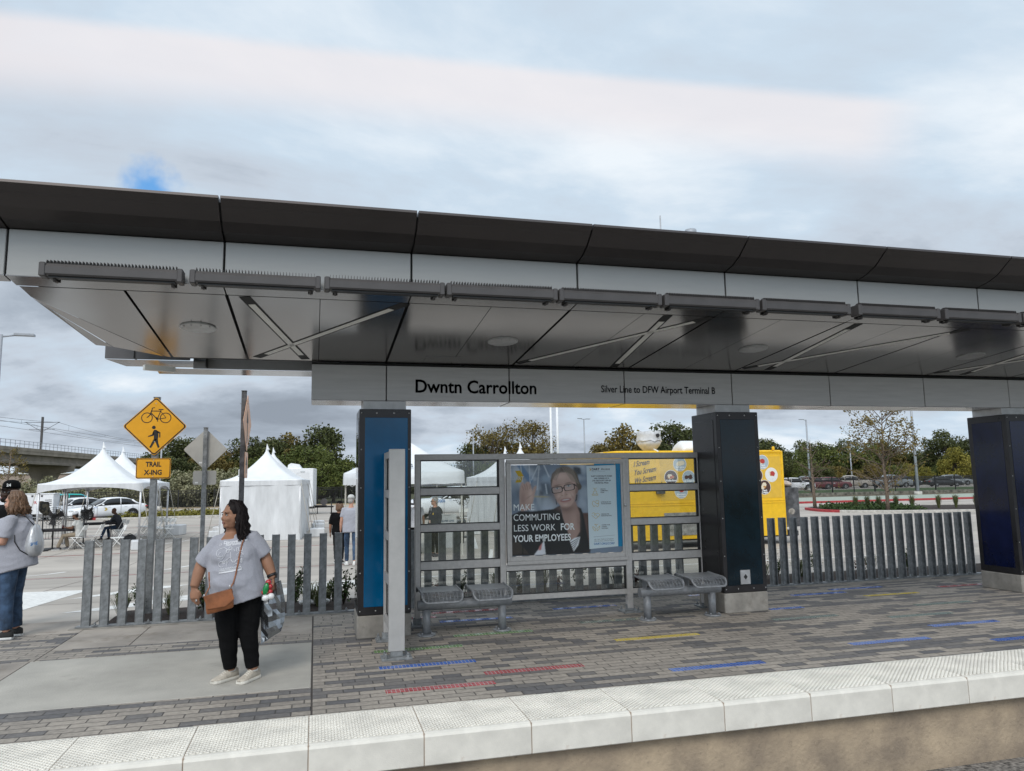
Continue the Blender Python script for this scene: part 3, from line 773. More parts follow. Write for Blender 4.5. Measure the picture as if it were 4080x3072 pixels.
foot(wg, 0, .03, .15, .10, .075, .062); foot(wg, -.015, .915, .12, .1, .09)

# poster: paper with a printed commuter picture
po = thing('poster', 'framed advertising poster of a smiling blonde woman in glasses', 'poster', (2.43, 9.262, .78))
def pf(layer): return lambda a, b: (a, -.0006 * layer, b)
def ppoly(name, pts, m, layer, par=po):
    q = MB(); q.add([pf(layer)(a, b) for a, b in pts], [tuple(range(len(pts)))]); return q.build(name, m, par)
def ell2(cx, cy, rx, ry, n=28, a0=0, a1=2 * PI, rot=0.0):
    o_ = []
    for k in range(n):
        a = a0 + (a1 - a0) * k / (n - 1 if a1 - a0 < 6.2 else n)
        x, y = rx * math.cos(a), ry * math.sin(a)
        o_.append((cx + x * math.cos(rot) - y * math.sin(rot), cy + x * math.sin(rot) + y * math.cos(rot)))
    return o_
W_, H_ = 1.50, 1.15
def PX(x, y): return ((x - 128) / 1680 * 1.50 * (1 - .035 * (y - 800) / 1400) - .0, (1505 - y - (x - 128) * -.02 - 20) / 1390 * 1.15 + .005)
def pp(name, pts, m, layer): return ppoly(name, [PX(x, y) for x, y in pts], m, layer)
# the printed picture: soft shapes mixed on a fine grid, in the units of the print
import numpy as np
GX, GY = 400, 310
uu, vv = np.meshgrid(np.linspace(128, 1830, GX), np.linspace(105, 1500, GY))
img = np.zeros((GY, GX, 3)); img[:] = (.13, .19, .27)
def sm(a, e0, e1): k = np.clip((a - e0) / (e1 - e0), 0, 1); return k * k * (3 - 2 * k)
def lay(mask, c): img[:] = img * (1 - mask[..., None]) + np.array(c) * mask[..., None]
def EL(cx, cy, rx, ry, rot=0.0, soft=.15):
    x, y = uu - cx, vv - cy; c, s_ = math.cos(rot), math.sin(rot); d = np.sqrt(((x * c + y * s_) / rx) ** 2 + ((-x * s_ + y * c) / ry) ** 2); return 1 - sm(d, 1 - soft, 1 + soft)
def blur(m_, r_):
    r_ = max(1, int(r_)); k = np.hanning(2 * r_ + 3)[1:-1]; k /= k.sum()
    m_ = np.apply_along_axis(lambda a: np.convolve(np.pad(a, r_, 'edge'), k, 'valid'), 0, m_); return np.apply_along_axis(lambda a: np.convolve(np.pad(a, r_, 'edge'), k, 'valid'), 1, m_)
def PG(pts, soft=2):
    ins = np.zeros(uu.shape, bool); n_ = len(pts)
    for i in range(n_):
        (x0, y0), (x1, y1) = pts[i], pts[(i + 1) % n_]
        if y0 == y1: continue
        c = (vv >= min(y0, y1)) & (vv < max(y0, y1)); ins ^= c & (uu < x0 + (vv - y0) * (x1 - x0) / (y1 - y0))
    return blur(ins.astype(float), soft)
def GL(cx, cy, rx, ry, rot=0.0): x, y = uu - cx, vv - cy; c, s_ = math.cos(rot), math.sin(rot); return np.exp(-(((x * c + y * s_) / rx) ** 2 + ((-x * s_ + y * c) / ry) ** 2))
rg = np.random.default_rng(2)
for _ in range(70): lay(EL(rg.uniform(130, 1300), rg.uniform(100, 850), rg.uniform(20, 120), rg.uniform(20, 180), 0, .6) * rg.uniform(.1, .5), [(.46, .53, .60), (.05, .07, .10), (.25, .36, .48), (.55, .60, .64)][rg.integers(4)])
lay(EL(560, 600, 130, 16, .05, .6) * .5, (.5, .36, .03)); lay(PG([(1090, 150), (1200, 150), (1210, 260), (1100, 270)], 5) * .9, (.02, .025, .03)); lay(PG([(560, 480), (620, 560), (540, 600)], 6) * .7, (.05, .06, .08))
lay(PG([(210, 105), (300, 105), (470, 350), (400, 400)], 5) * .9, (.05, .17, .34)); lay(PG([(1010, 105), (1260, 105), (1260, 180), (1150, 140)], 6) * .8, (.42, .46, .5))
for p in ([(268, 112), (284, 112), (310, 420), (296, 420)], [(398, 112), (412, 112), (424, 400), (410, 400)], [(535, 112), (552, 112), (440, 350), (426, 340)], [(552, 112), (566, 112), (528, 500), (514, 500)], [(620, 108), (640, 108), (720, 300), (700, 305)], [(640, 400), (660, 400), (680, 560), (660, 565)]): lay(PG(p, 2) * .8, (.46, .52, .56))
lay(PG([(128, 1120), (1320, 1080), (1320, 1500), (128, 1500)], 4), (.020, .014, .012)); lay(PG([(128, 1290), (1320, 1260), (1320, 1450), (128, 1470)], 3) * .8, (.05, .035, .022))
for X_ in (285, 500, 720, 985, 1165): lay(PG([(X_ - 6, 1275), (X_ + 6, 1275), (X_ + 8, 1480), (X_ - 8, 1480)], 2), (.006, .006, .007))
lay(PG([(1215, 868), (1310, 868), (1320, 1450), (1230, 1450)], 3), (.11, .045, .028))
SKN, SKD, SKL = (.47, .27, .195), (.26, .135, .095), (.66, .45, .36)
lay(PG([(250, 530), (268, 430), (290, 360), (312, 372), (322, 405), (355, 372), (385, 362), (410, 380), (430, 440), (447, 520), (468, 450), (502, 420), (512, 445), (482, 560), (450, 690), (415, 790), (268, 830), (250, 690)], 3), SKN)
lay(GL(300, 640, 45, 130) * .6, SKD); lay(GL(420, 560, 30, 90) * .6, SKL); lay(GL(395, 600, 60, 12, -.6) * .5, SKD)
for (a_, b_) in (((318, 400), (345, 495)), ((352, 395), (375, 495)), ((412, 400), (402, 480)), ((290, 430), (310, 500))): lay(PG([a_, (a_[0] + 10, a_[1]), (b_[0] + 9, b_[1]), b_], 2) * .75, SKD)
lay(PG([(128, 870), (262, 815), (430, 825), (600, 812), (760, 798), (865, 745), (935, 1000), (1010, 1300), (1050, 1490), (400, 1500), (128, 1150)], 3), (.012, .012, .014))
lay(PG([(1100, 750), (1195, 800), (1228, 900), (1320, 1450), (1050, 1480), (1150, 1190)], 3), (.012, .012, .014))
lay(PG([(870, 690), (1110, 690), (1172, 880), (1165, 1160), (1060, 1320), (1000, 1220), (905, 930)], 3), (.36, .20, .145)); lay(GL(960, 800, 120, 60) * .75, (.17, .085, .06)); lay(GL(1080, 1000, 60, 160) * .5, SKN); lay(GL(1150, 1000, 30, 160) * .5, SKD)
lay(PG([(1005, 1300), (1080, 1255), (1168, 1240), (1135, 1370), (1060, 1465)], 2), (.62, .64, .65))
for k in range(5): lay(PG([(1010 + k * 9, 1325 + k * 32), (1165 - k * 14, 1245 + k * 28), (1163 - k * 14, 1254 + k * 28), (1014 + k * 9, 1337 + k * 32)], 1), (.03, .03, .05))
lay(PG([(738, 470), (728, 350), (752, 250), (830, 172), (920, 136), (1010, 142), (1095, 190), (1155, 275), (1178, 380), (1215, 450), (1200, 500), (1140, 520), (1100, 420), (900, 260), (770, 380)], 3), (.10, .068, .04))
lay(PG([(745, 440), (760, 350), (800, 280), (880, 232), (980, 225), (1062, 268), (1112, 350), (1132, 450), (1126, 560), (1096, 680), (1030, 762), (962, 792), (892, 772), (822, 682), (775, 560)], 3), SKN)
lay(GL(800, 560, 60, 160) * .45, SKD); lay(GL(1120, 600, 34, 150) * .6, SKD); lay(GL(960, 785, 110, 26) * .7, SKD); lay(GL(900, 290, 110, 60) * .55, SKL); lay(GL(1030, 590, 50, 40, -.3) * .5, SKL); lay(GL(855, 600, 40, 36) * .45, SKL); lay(GL(925, 520, 14, 80, .1) * .6, SKL); lay(GL(955, 740, 40, 24) * .4, SKL)
lay(GL(905, 592, 12, 8) * .7, SKD); lay(GL(975, 578, 12, 8) * .7, SKD); lay(GL(960, 560, 10, 60) * .3, SKD); lay(GL(860, 640, 14, 50, .5) * .35, SKD); lay(GL(1062, 610, 14, 50, -.5) * .4, SKD)
for cx_, cy_, w2_ in ((832, 478, 1), (1010, 442, 1)):
    lay(GL(cx_, cy_ - 6, 62, 34) * .55, SKD); lay(EL(cx_, cy_, 34, 11, -.15, .3), (.40, .39, .39)); lay(EL(cx_ - 2, cy_ - 1, 14, 13, 0, .2), (.10, .17, .22)); lay(EL(cx_ - 2, cy_ - 1, 6, 6, 0, .3), (.01, .01, .01)); lay(GL(cx_, cy_ - 13, 38, 5, -.15) * .9, (.05, .03, .025)); lay(GL(cx_ - 4, cy_ - 48, 55, 9, -.2) * .85, (.16, .09, .055))
lay(EL(958, 662, 88, 30, -.14, .15), (.36, .11, .10)); lay(EL(958, 657, 60, 11, -.14, .35), (.46, .42, .40)); lay(EL(962, 690, 60, 10, -.14, .4) * .6, (.45, .17, .15)); lay(EL(950, 632, 90, 8, -.14, .5) * .6, SKN)
for k in range(26):
    f = k / 25; p = [(820 + 250 * f, 165 - 25 * math.sin(PI * f)), (840 + 250 * f, 165 - 25 * math.sin(PI * f)), (1000 + 190 * f - 230 * (f < .3), 330 + 90 * f), (985 + 190 * f - 230 * (f < .3), 330 + 90 * f)]
    lay(PG(p, 2) * .30, [(.26, .19, .11), (.12, .08, .045), (.36, .28, .19)][k % 3])
lay(EL(1132, 515, 20, 52, .1, .2), SKD); lay(PG([(1128, 575), (1142, 590), (1128, 670), (1102, 688), (1118, 650)], 1), (.03, .03, .035)); lay(PG([(800, 640), (812, 660), (822, 730), (808, 730)], 1), (.03, .03, .035))
def RR(cx, cy, w_, h_, rot): x, y = uu - cx, vv - cy; c, s_ = math.cos(rot), math.sin(rot); return (np.abs((x * c + y * s_) / w_) ** 4 + np.abs((-x * s_ + y * c) / h_) ** 4) ** .25
for cx_, cy_ in ((828, 500), (1018, 464)): d_ = RR(cx_, cy_, 84, 50, -.15); lay((1 - sm(np.abs(d_ - .95), .05, .12)), (.015, .012, .014)); lay((1 - sm(d_, .85, .95)) * .10, (.6, .65, .7))
lay(PG([(905, 470), (942, 458), (944, 476), (908, 486)], 1), (.015, .012, .014)); lay(PG([(1096, 405), (1135, 440), (1135, 458), (1096, 430)], 1), (.015, .012, .014))
lay(PG([(610, 1275), (630, 1490), (450, 1495), (520, 1410)], 2), (.55, .56, .58)); lay(PG([(582, 1310), (562, 1420), (520, 1425), (535, 1370)], 3) * .9, (.5, .05, .03))
PM = {k: flat('print ' + k, c, .6) for k, c in {'white': (.62, .64, .65), 'panel': (.70, .80, .84), 'blue': (.0, .24, .46), 'stripe': (.02, .02, .04), 'grey': (.3, .35, .4)}.items()}
vtx = [(i * W_ / (GX - 1), -.0002, H_ - j * H_ / (GY - 1)) for j in range(GY) for i in range(GX)]
pme = bpy.data.meshes.new('picture'); pme.from_pydata(vtx, [], [(j * GX + i, (j + 1) * GX + i, (j + 1) * GX + i + 1, j * GX + i + 1) for j in range(GY - 1) for i in range(GX - 1)])
ca = pme.color_attributes.new('ink', 'FLOAT_COLOR', 'POINT'); ca.data.foreach_set('color', np.concatenate([np.clip((img * .66 + img.mean(2, keepdims=True) * .34) * np.array([1.36, 1.38, 1.42]), 0, .95), np.ones((GY, GX, 1))], 2).astype(np.float32).ravel())
pm, pt_, pb = nt('printed photograph'); at_ = N(pt_, 'ShaderNodeAttribute'); at_.attribute_name = 'ink'; pt_.links.new(at_.outputs['Color'], pb.inputs['Base Color']); pb.inputs['Roughness'].default_value = .5
pme.materials.append(pm); link(bpy.data.objects.new('picture', pme), po)
def pp(name, pts, m, layer): return ppoly(name, [PX(x, y) for x, y in pts], m, layer)
pp('panel', [(1260, 152), (1715, 148), (1768, 1435), (1310, 1452)], PM['panel'], 11)
pp('blue_edge', [(1717, 148), (1690, 110), (1805, 105), (1865, 1440), (1770, 1440)], PM['blue'], 11); pp('blue_edge', [(1375, 112), (1690, 108), (1700, 147), (1385, 151)], PM['blue'], 11)
pp('chevron', [(185, 190), (265, 188), (315, 285), (268, 372), (188, 372), (235, 280)], flat('print yellow', (.62, .42, .01), .6), 8)
def ptext(txt, x, y, size, m, layer=12, name='print_text', **k):
    q = MB(); ox, oy = PX(x, y); put_text(q, txt, size, lambda a, b: (ox + a, -.0006 * layer, oy + b - .004 * a), **k); q.build(name, m, po)
ptext('DART', 134, 330, .062, PM['white'], 12, bold=.0012, sx=1.0)
for txt, y, b in (('MAKE', 800, 0), ('COMMUTING', 955, 0), ('LESS WORK ', 1115, 0), ('YOUR EMPLOYEES', 1275, .0022)):
    ptext(txt, 148, y, .118, flat('print white', (.92, .95, .95), .6), 13, bold=b * 1.25, sx=(.96 if b else 1.0) * {'MAKE': .93, 'COMMUTING': .865, 'LESS WORK ': .90, 'YOUR EMPLOYEES': .83}[txt])
ptext('FOR', 858, 1131, .118, flat('print white bold', (.92, .95, .95), .6), 13, bold=.0028, sx=.86)
pp('chevron_small', [(1308, 190), (1322, 190), (1334, 208), (1322, 226), (1308, 226), (1320, 208)], flat('print amber', (.6, .36, .02), .6), 13)
ptext('DART', 1342, 222, .042, PM['stripe'], 13, bold=.001, sx=1.0); ptext('Access', 1488, 222, .042, PM['stripe'], 13, sx=1.1)
ptext('CORPORATE + HIGHER EDUCATION', 1345, 245, .0115, PM['grey'], 13)
for k, s_ in enumerate(('DART CORPORATE PASSES', 'ARE OFFERED AT A', '37% DISCOUNT OFF OF', 'THE RETAIL PRICE.')): ptext(s_, 1498, 328 + k * 36, .0245, PM['stripe'], 13, bold=.0006, align='CENTER')
for ic, (y, lines) in enumerate(((530, ('REDUCES', 'COMMUTING', 'STRESS')), (735, ('SAVES MONEY ON', 'VEHICLE EXPENSES')), (925, ('EXPANDS THE', 'RECRUITING POOL')), (1095, ('LOWERS YOUR', 'CARBON', 'FOOTPRINT')))):
    for k, s_ in enumerate(lines): ptext(s_, 1482 + ic * 7, y + k * 27, .0168, PM['stripe'], 13, bold=.0004)
def pline(pts, w_=5):
    for (xa, ya), (xb, yb) in zip(pts[:-1], pts[1:]):
        L_ = math.hypot(xb - xa, yb - ya) or 1; nx_, ny_ = -(yb - ya) / L_ * w_ / 2, (xb - xa) / L_ * w_ / 2
        pp('icon_line', [(xa + nx_, ya + ny_), (xb + nx_, yb + ny_), (xb - nx_, yb - ny_), (xa - nx_, ya - ny_)], M['gold'], 12)
pline([(1350, 615), (1350, 600), (1440, 600), (1440, 620), (1350, 620)]); pline([(1365, 598), (1370, 560), (1395, 545), (1420, 560), (1425, 598)]); pline([(1383, 520), (1393, 508), (1403, 520), (1393, 534), (1383, 520)]); pline([(1368, 512), (1375, 500)]); pline([(1412, 500), (1420, 512)])
pline([(1350, 745), (1365, 705), (1390, 720), (1420, 750), (1455, 755), (1450, 785), (1435, 802), (1420, 785), (1390, 785), (1382, 802), (1370, 785), (1350, 745)]); pline([(1405, 725), (1415, 700), (1440, 698), (1458, 720), (1450, 745), (1420, 750)])
pline([(1345, 900), (1380, 890), (1400, 910), (1440, 900), (1475, 930)]); pline([(1345, 930), (1380, 960), (1410, 985), (1440, 960), (1470, 930)]); pline([(1395, 905), (1385, 930), (1410, 925), (1440, 955)])
pline([(1355, 1105), (1370, 1150), (1400, 1178), (1410, 1140), (1365, 1105)]); pline([(1475, 1100), (1462, 1150), (1432, 1178), (1425, 1140), (1470, 1105)]); pline([(1414, 1115), (1414, 1080), (1385, 1070), (1414, 1085), (1445, 1070)])
pp('rule', [(1373, 1265), (1716, 1255), (1716, 1259), (1373, 1270)], PM['grey'], 12)
ptext('GET YOUR COMPANY ON BOARD!', 1540, 1318, .0172, PM['stripe'], 13, align='CENTER'); ptext('SIGN UP YOUR COMPANY TODAY!', 1542, 1345, .0172, PM['stripe'], 13, align='CENTER')
ptext('DART.ORG/CORP', 1545, 1395, .0365, M['txtb'], 13, bold=.0008, align='CENTER')

# ------------------------------------------------------------------ benches
def make_bench():
    r = thing('platform_bench', None, 'bench')
    q = MB(); q.tube([(0, 0, .335), (1.10, 0, .335)], .058, 20); q.build('beam', M['bench'], r)
    for x in (.10, .99):
        q = MB(); q.cyl(x, 0, .02, .29, .047, n=20); q.build('leg', M['bench'], r)
        q = MB(); q.cyl(x, 0, 0.002, .020, .105, n=24)
        for k in range(4):
            a = PI / 4 + k * PI / 2; q.cyl(x + .08 * math.cos(a), .08 * math.sin(a), .02, .042, .012, n=6)
        q.build('base_flange', M['bench'], r)
        q = MB(); q.bbox(x - .13, x + .13, -.13, .13, -.004, .0025, .001); q.build('grout_pad', M['base_conc'], r)
    for k, x0 in enumerate((.02, .60)):
        W = .455
        s = bpy.data.objects.new('seat', None)
        # profile from rear lip over the top to the rolled front
        pr = [(.20, .46), (.22, .50), (.18, .515), (.0, .503), (-.16, .498), (-.23, .485), (-.275, .45), (-.29, .415)]
        q = MB(); q.loft([[(x0 + .012, y, z), (x0 + W - .012, y, z)] for y, z in pr[1:5]], cap=False, close=False, smooth=True)
        so_ = q.build('seat', M['bench'], r)
        q = MB()
        for i in range(11): x = x0 + .02 + (W - .04) * i / 10; q.tube([(x, y, z) for y, z in pr[4:]], .0035, 5)
        for i in range(9):
            f = i / 8 * 3; j = min(2, int(f)); g = f - j
            y = pr[4 + j][0] * (1 - g) + pr[5 + j][0] * g; z = pr[4 + j][1] * (1 - g) + pr[5 + j][1] * g
            q.tube([(x0 + .01, y, z), (x0 + W - .01, y, z)], .0035, 5)
        q.build('front_mesh', M['bench'], so_)
        q = MB(); rad = .06
        left = [(x0, y, z) for y, z in pr[:6]]
        cor = []
        for i in range(7):
            a = PI / 2 * i / 6
            cor.append((x0 + rad - rad * math.cos(a), -.235 - .06 * math.sin(a), .478 - .078 * math.sin(a)))
        right = [(x0 + W - (x - x0), y, z) for x, y, z in (left + cor)[::-1]]
        q.tube(left + cor + right, .013, 10)
        q.build('rim', M['bench'], so_)
        q = MB()
        for x in (x0 + .05, x0 + W - .05): q.box(x - .006, x + .006, -.05, .05, .37, .5)
        q.build('bracket', M['bench'], so_)
    return r
b0 = make_bench(); b0.location = (1.155, 8.69, 0); tag(b0, 'grey metal two seat bench beside the blue column', 'bench', 'perforated steel benches')
b1 = copy_tree(b0); b1.location = (3.90, 8.70, 0); tag(b1, 'grey metal two seat bench beside the near black teal column', 'bench', 'perforated steel benches')

# ------------------------------------------------------------------ picket fences
def fence(label, k0, k1):
    xa = -2.774 + k0 * .2032
    r = thing('picket_fence', label, 'fence', (xa, 10.5, 0), group='galvanised steel picket fences')
    q = MB(); L_ = (k1 - k0) * .2032 + .12
    q.bbox(-.06, L_, -.01, .09, .012, .032, .003)
    for i in range(int(L_ / .62) + 1):
        x = .16 + i * .6096; q.cyl(x, .0, .032, .06, .016, n=6); q.cyl(x, .0, .06, .075, .009, n=8); q.box(x - .03, x + .03, -.03, .03, .032, .038)
    q.build('base_rail', M['gal'], r)
    q = MB()
    q.bbox(0, .008, 0, .078, .032, 1.07, .002); q.bbox(.090, .098, 0, .078, .032, 1.07, .002); q.box(.008, .090, .004, .012, .032, 1.068); q.box(.008, .09, .012, .070, 1.058, 1.066)
    if k0 > 40:
        q = MB(); q.bbox(0, .010, 0, .078, .032, 1.07, .002); q.bbox(.088, .098, 0, .078, .032, 1.07, .002); q.box(.010, .088, .046, .054, .032, 1.068)
    me = q.mesh('picket', M['gal'])
    for k in range(k1 - k0):
        o = bpy.data.objects.new('picket', me); link(o, r); o.location = (k * .2032, 0, random.uniform(-.003, .003)); o.rotation_euler = (0, random.uniform(-.003, .003), 0)
fence('galvanised picket fence behind the standing woman with the tan bag', 0, 16)
fence('galvanised picket fence seen through the glazed wind screen', 18, 41)
fence('galvanised picket fence between the teal and navy columns', 42, 68)

# ------------------------------------------------------------------ road signs
def diamond(s, r, z, fn, w0, w1, mb, mi=0, n=6):
    """rounded diamond, half diagonal s"""
    pts = []
    for k in range(4):
        a0 = PI / 2 * k; c = (s - r * 1.414) ; cx_, cy_ = c * math.cos(a0), c * math.sin(a0)
        for i in range(n + 1):
            a = a0 - PI / 4 + PI / 2 * i / n; pts.append((cx_ + r * math.cos(a), z + cy_ + r * math.sin(a)))
    mb.prism(pts, w0, w1, fn, mi)
def rrpoly(w, h, r, z, n=5):
    pts = []
    for sx_, sy_, a0 in ((1, 1, 0), (-1, 1, PI / 2), (-1, -1, PI), (1, -1, 3 * PI / 2)):
        for i in range(n + 1):
            a = a0 + PI / 2 * i / n; pts.append((sx_ * (w / 2 - r) + r * math.cos(a), z + sy_ * (h / 2 - r) + r * math.sin(a)))
    return pts
FN = lambda a, b, w_: (a, w_, b)
def sgn_post(par, m, w, h, zb):
    q = MB(); q.bbox(-w / 2, w / 2, -w / 2, w / 2, zb, h, .006); q.bbox(-w / 2 - .004, w / 2 + .004, -w / 2 - .004, w / 2 + .004, h, h + .015, .004); q.build('post', m, par)
tr = thing('trail_sign', 'yellow diamond bicycle and walker sign reading TRAIL X-ING on grey post', 'road sign', (-2.185, 11.39, -.01))
sgn_post(tr, M['gal'], .082, 2.985, -.05)
q = MB(); diamond(.418, .035, 2.58, FN, -.060, -.056, q, 0); diamond(.408, .033, 2.58, FN, -.0615, -.059, q, 1); diamond(.386, .028, 2.58, FN, -.063, -.060, q, 0); dia = q.build('diamond_plate', [M['signy'], M['sblack']], tr)
q = MB()
def circ(cx_, cz_, ro, ri, mi=0, n=28):
    for k in range(n):
        a, b = 2 * PI * k / n, 2 * PI * (k + 1) / n
        q.add([(cx_ + r_ * math.cos(t_), -.0642, cz_ + r_ * math.sin(t_)) for r_, t_ in ((ri, a), (ro, a), (ro, b), (ri, b))], [(0, 1, 2, 3)])
def seg(x0, z0, x1, z1, w_, w2=None):
    w2 = w_ if w2 is None else w2
    L_ = math.hypot(x1 - x0, z1 - z0); nx_, nz_ = -(z1 - z0) / L_, (x1 - x0) / L_
    q.add([(x0 + nx_ * w_ / 2, -.0643, z0 + nz_ * w_ / 2), (x1 + nx_ * w2 / 2, -.0643, z1 + nz_ * w2 / 2), (x1 - nx_ * w2 / 2, -.0643, z1 - nz_ * w2 / 2), (x0 - nx_ * w_ / 2, -.0643, z0 - nz_ * w_ / 2)], [(0, 1, 2, 3)])
def sx(px, pz): return ((px - 615) * .000887, 2.58 - (pz - 555) * .000998)
def S2(a, b, c, d, w_, w2=None): seg(*sx(a, b), *sx(c, d), w_, w2)
circ(*sx(490, 435), .0745, .0635); circ(*sx(762, 435), .0745, .0635)
S2(490, 435, 530, 400, .012); S2(530, 400, 552, 345, .014); S2(552, 345, 565, 295, .012); S2(565, 295, 600, 291, .010)
S2(550, 340, 690, 340, .011); S2(545, 365, 640, 455, .013); S2(640, 455, 692, 325, .011); S2(640, 455, 768, 435, .009); S2(690, 345, 768, 435, .008); S2(655, 317, 725, 317, .013); S2(625, 425, 650, 488, .011); circ(*sx(640, 450), .016, .0)
q.build('bicycle_symbol', M['sblack'], dia)
q = MB()
circ(*sx(597, 570), .024, .0)
def POLY(*pts): q.add([(x, -.0643, z) for x, z in (sx(*p) for p in pts)], [tuple(range(len(pts)))])
POLY((600, 606), (640, 606), (665, 640), (668, 700), (660, 740), (605, 740), (600, 690), (585, 660)); POLY((600, 606), (590, 625), (575, 668), (520, 690), (518, 705), (590, 690), (600, 665)); POLY((630, 606), (695, 640), (697, 712), (680, 712), (678, 655), (655, 650))
POLY((600, 735), (640, 735), (625, 765), (570, 858), (543, 850), (585, 765)); POLY((615, 735), (662, 735), (672, 790), (692, 850), (668, 860), (625, 765))
q.build('walker_symbol', M['sblack'], dia)
q = MB(); q.prism(rrpoly(.447, .283, .03, 1.992), -.060, -.056, FN, 0); q.prism(rrpoly(.437, .273, .028, 1.992), -.0615, -.059, FN, 1); q.prism(rrpoly(.417, .253, .024, 1.992), -.063, -.060, FN, 0); plq = q.build('name_plate', [M['signy'], M['sblack']], tr)
q = MB()
put_text(q, 'TRAIL', .094, lambda x, y: (x, -.0645, 2.018 + y), align='CENTER', bold=.0032, sx=.80); q.build('lettering', M['sblack'], plq); q = MB(); put_text(q, 'X-ING', .094, lambda x, y: (x, -.0645, 1.905 + y), align='CENTER', bold=.0032, sx=.86)
q.build('lettering', M['sblack'], plq)
q = MB()
for z in (2.90, 2.36, 2.108, 1.878): q.ell((0, -.064, z), (.008, .004, .008), n=8, m=5)
q.build('bolt', M['screw'], tr)

gs = thing('back_of_sign', 'galvanised post with the plain grey backs of a diamond and a plate', 'road sign', (-1.635, 12.2, -.05))
sgn_post(gs, M['gal'], .060, 2.655, -.05)
q = MB(); diamond(.318, .03, 2.33, FN, .034, .038, q); q.build('diamond_plate', M['signback'], gs)
q = MB(); q.prism(rrpoly(.335, .215, .03, 1.90), .034, .038, FN); q.build('small_plate', M['signback'], gs)
q = MB()
for x, z in ((-.065, 2.13), (-.115, 1.825)): q.bbox(x - .022, x + .022, .0315, .0345, z - .012, z + .012, .001)
q.build('maker_sticker', M['wplast'], gs)
q = MB()
for z in (2.56, 2.11, 2.0, 1.83): q.ell((0, -.031, z), (.007, .004, .007), n=8, m=5)
q.build('bolt', M['screw'], gs)
es = thing('edge_on_sign', 'dark post with orange diamond and arrow plate seen edge on', 'road sign', (-1.04, 11.6, -.02))
sgn_post(es, M['galdk'], .070, 3.13, -.05)
FX = lambda a, b, w_: (w_ * math.cos(.05) + a * math.sin(.05) , a * math.cos(.05) , b)
q = MB(); diamond(.43, .035, 2.66, FX, .052, .056, q, 0); d_ = q.build('diamond_plate', M['signo'], es)
q = MB()
q.prism([(-.03, 2.36), (.03, 2.36), (.025, 2.66), (.09, 2.66), (.0, 2.86), (-.09, 2.66), (-.025, 2.66)], .0575, .058, FX); q.build('arrow', M['sblack'], d_)
q = MB(); q.prism(rrpoly(.30, .38, .03, 2.04), .052, .056, FX, 0); d_ = q.build('arrow_plate', M['signo'], es)
q = MB(); q.prism([(-.03, 1.92), (.03, 1.92), (.03, 2.04), (.09, 2.04), (0, 2.16), (-.09, 2.04), (-.03, 2.04)], .0575, .058, FX); q.build('arrow', M['sblack'], d_)
q = MB()
for z in (2.95, 2.42, 2.16, 1.88): q.tube([(-.055, 0, z), (.066, 0, z)], .006, 6)
q.build('bolt', M['screw'], es)
# ------------------------------------------------------------------ people
def skin(name, c): return mat(name, c, .55, var=.06, scale=8, spec=.35)
SK = {'tan': skin('warm brown skin', (.30, .155, .095)), 'pale': skin('pale skin', (.50, .27, .19)), 'dark': skin('deep brown skin', (.045, .022, .014)), 'brown': skin('brown skin', (.13, .065, .04))}
CL = {'heather': mat('heather grey jersey', (.345, .35, .395), .95, var=.09, scale=160, bump=.35, bscale=7, sheen=.2), 'black': mat('black cloth', (.0045, .0045, .005), .9, var=.2, bump=.3, bscale=9, spec=.15), 'jeans': mat('blue denim', (.045, .085, .155), .9, var=.35, scale=7, bump=.4, bscale=12),
      'khaki': mat('khaki cotton', (.27, .22, .16), .9, bump=.4, bscale=8), 'ltgrey': mat('light grey jersey', (.50, .50, .48), .9, bump=.3, bscale=8), 'dkjacket': mat('charcoal jacket cloth', (.045, .05, .06), .85, bump=.4, bscale=8), 'navy': mat('navy jacket cloth', (.012, .014, .024), .7, bump=.4, bscale=8), 'white': mat('pale shirt cloth', (.6, .61, .64), .9, bump=.3, bscale=8)}
HR = {'dark': mat('near black hair', (.012, .008, .008), .62, var=.5, scale=30, stretch=(6, 6, .6), spec=.2), 'brown': mat('light brown hair', (.17, .09, .045), .5, var=.5, scale=30, stretch=(5, 5, .8)), 'grey': mat('grey hair', (.38, .36, .34), .6, var=.3, scale=60)}
SHO = {'beige': mat('beige mesh shoe', (.46, .41, .34), .8, var=.12, scale=40, bump=.3, bscale=150), 'black': mat('black canvas shoe', (.02, .02, .02), .8), 'blue': mat('blue shoe', (.02, .10, .5), .6), 'grey': mat('grey shoe', (.12, .12, .13), .7), 'sole': mat('pale sole', (.66, .63, .56), .7), 'wsole': mat('white sole', (.72, .72, .70), .6)}

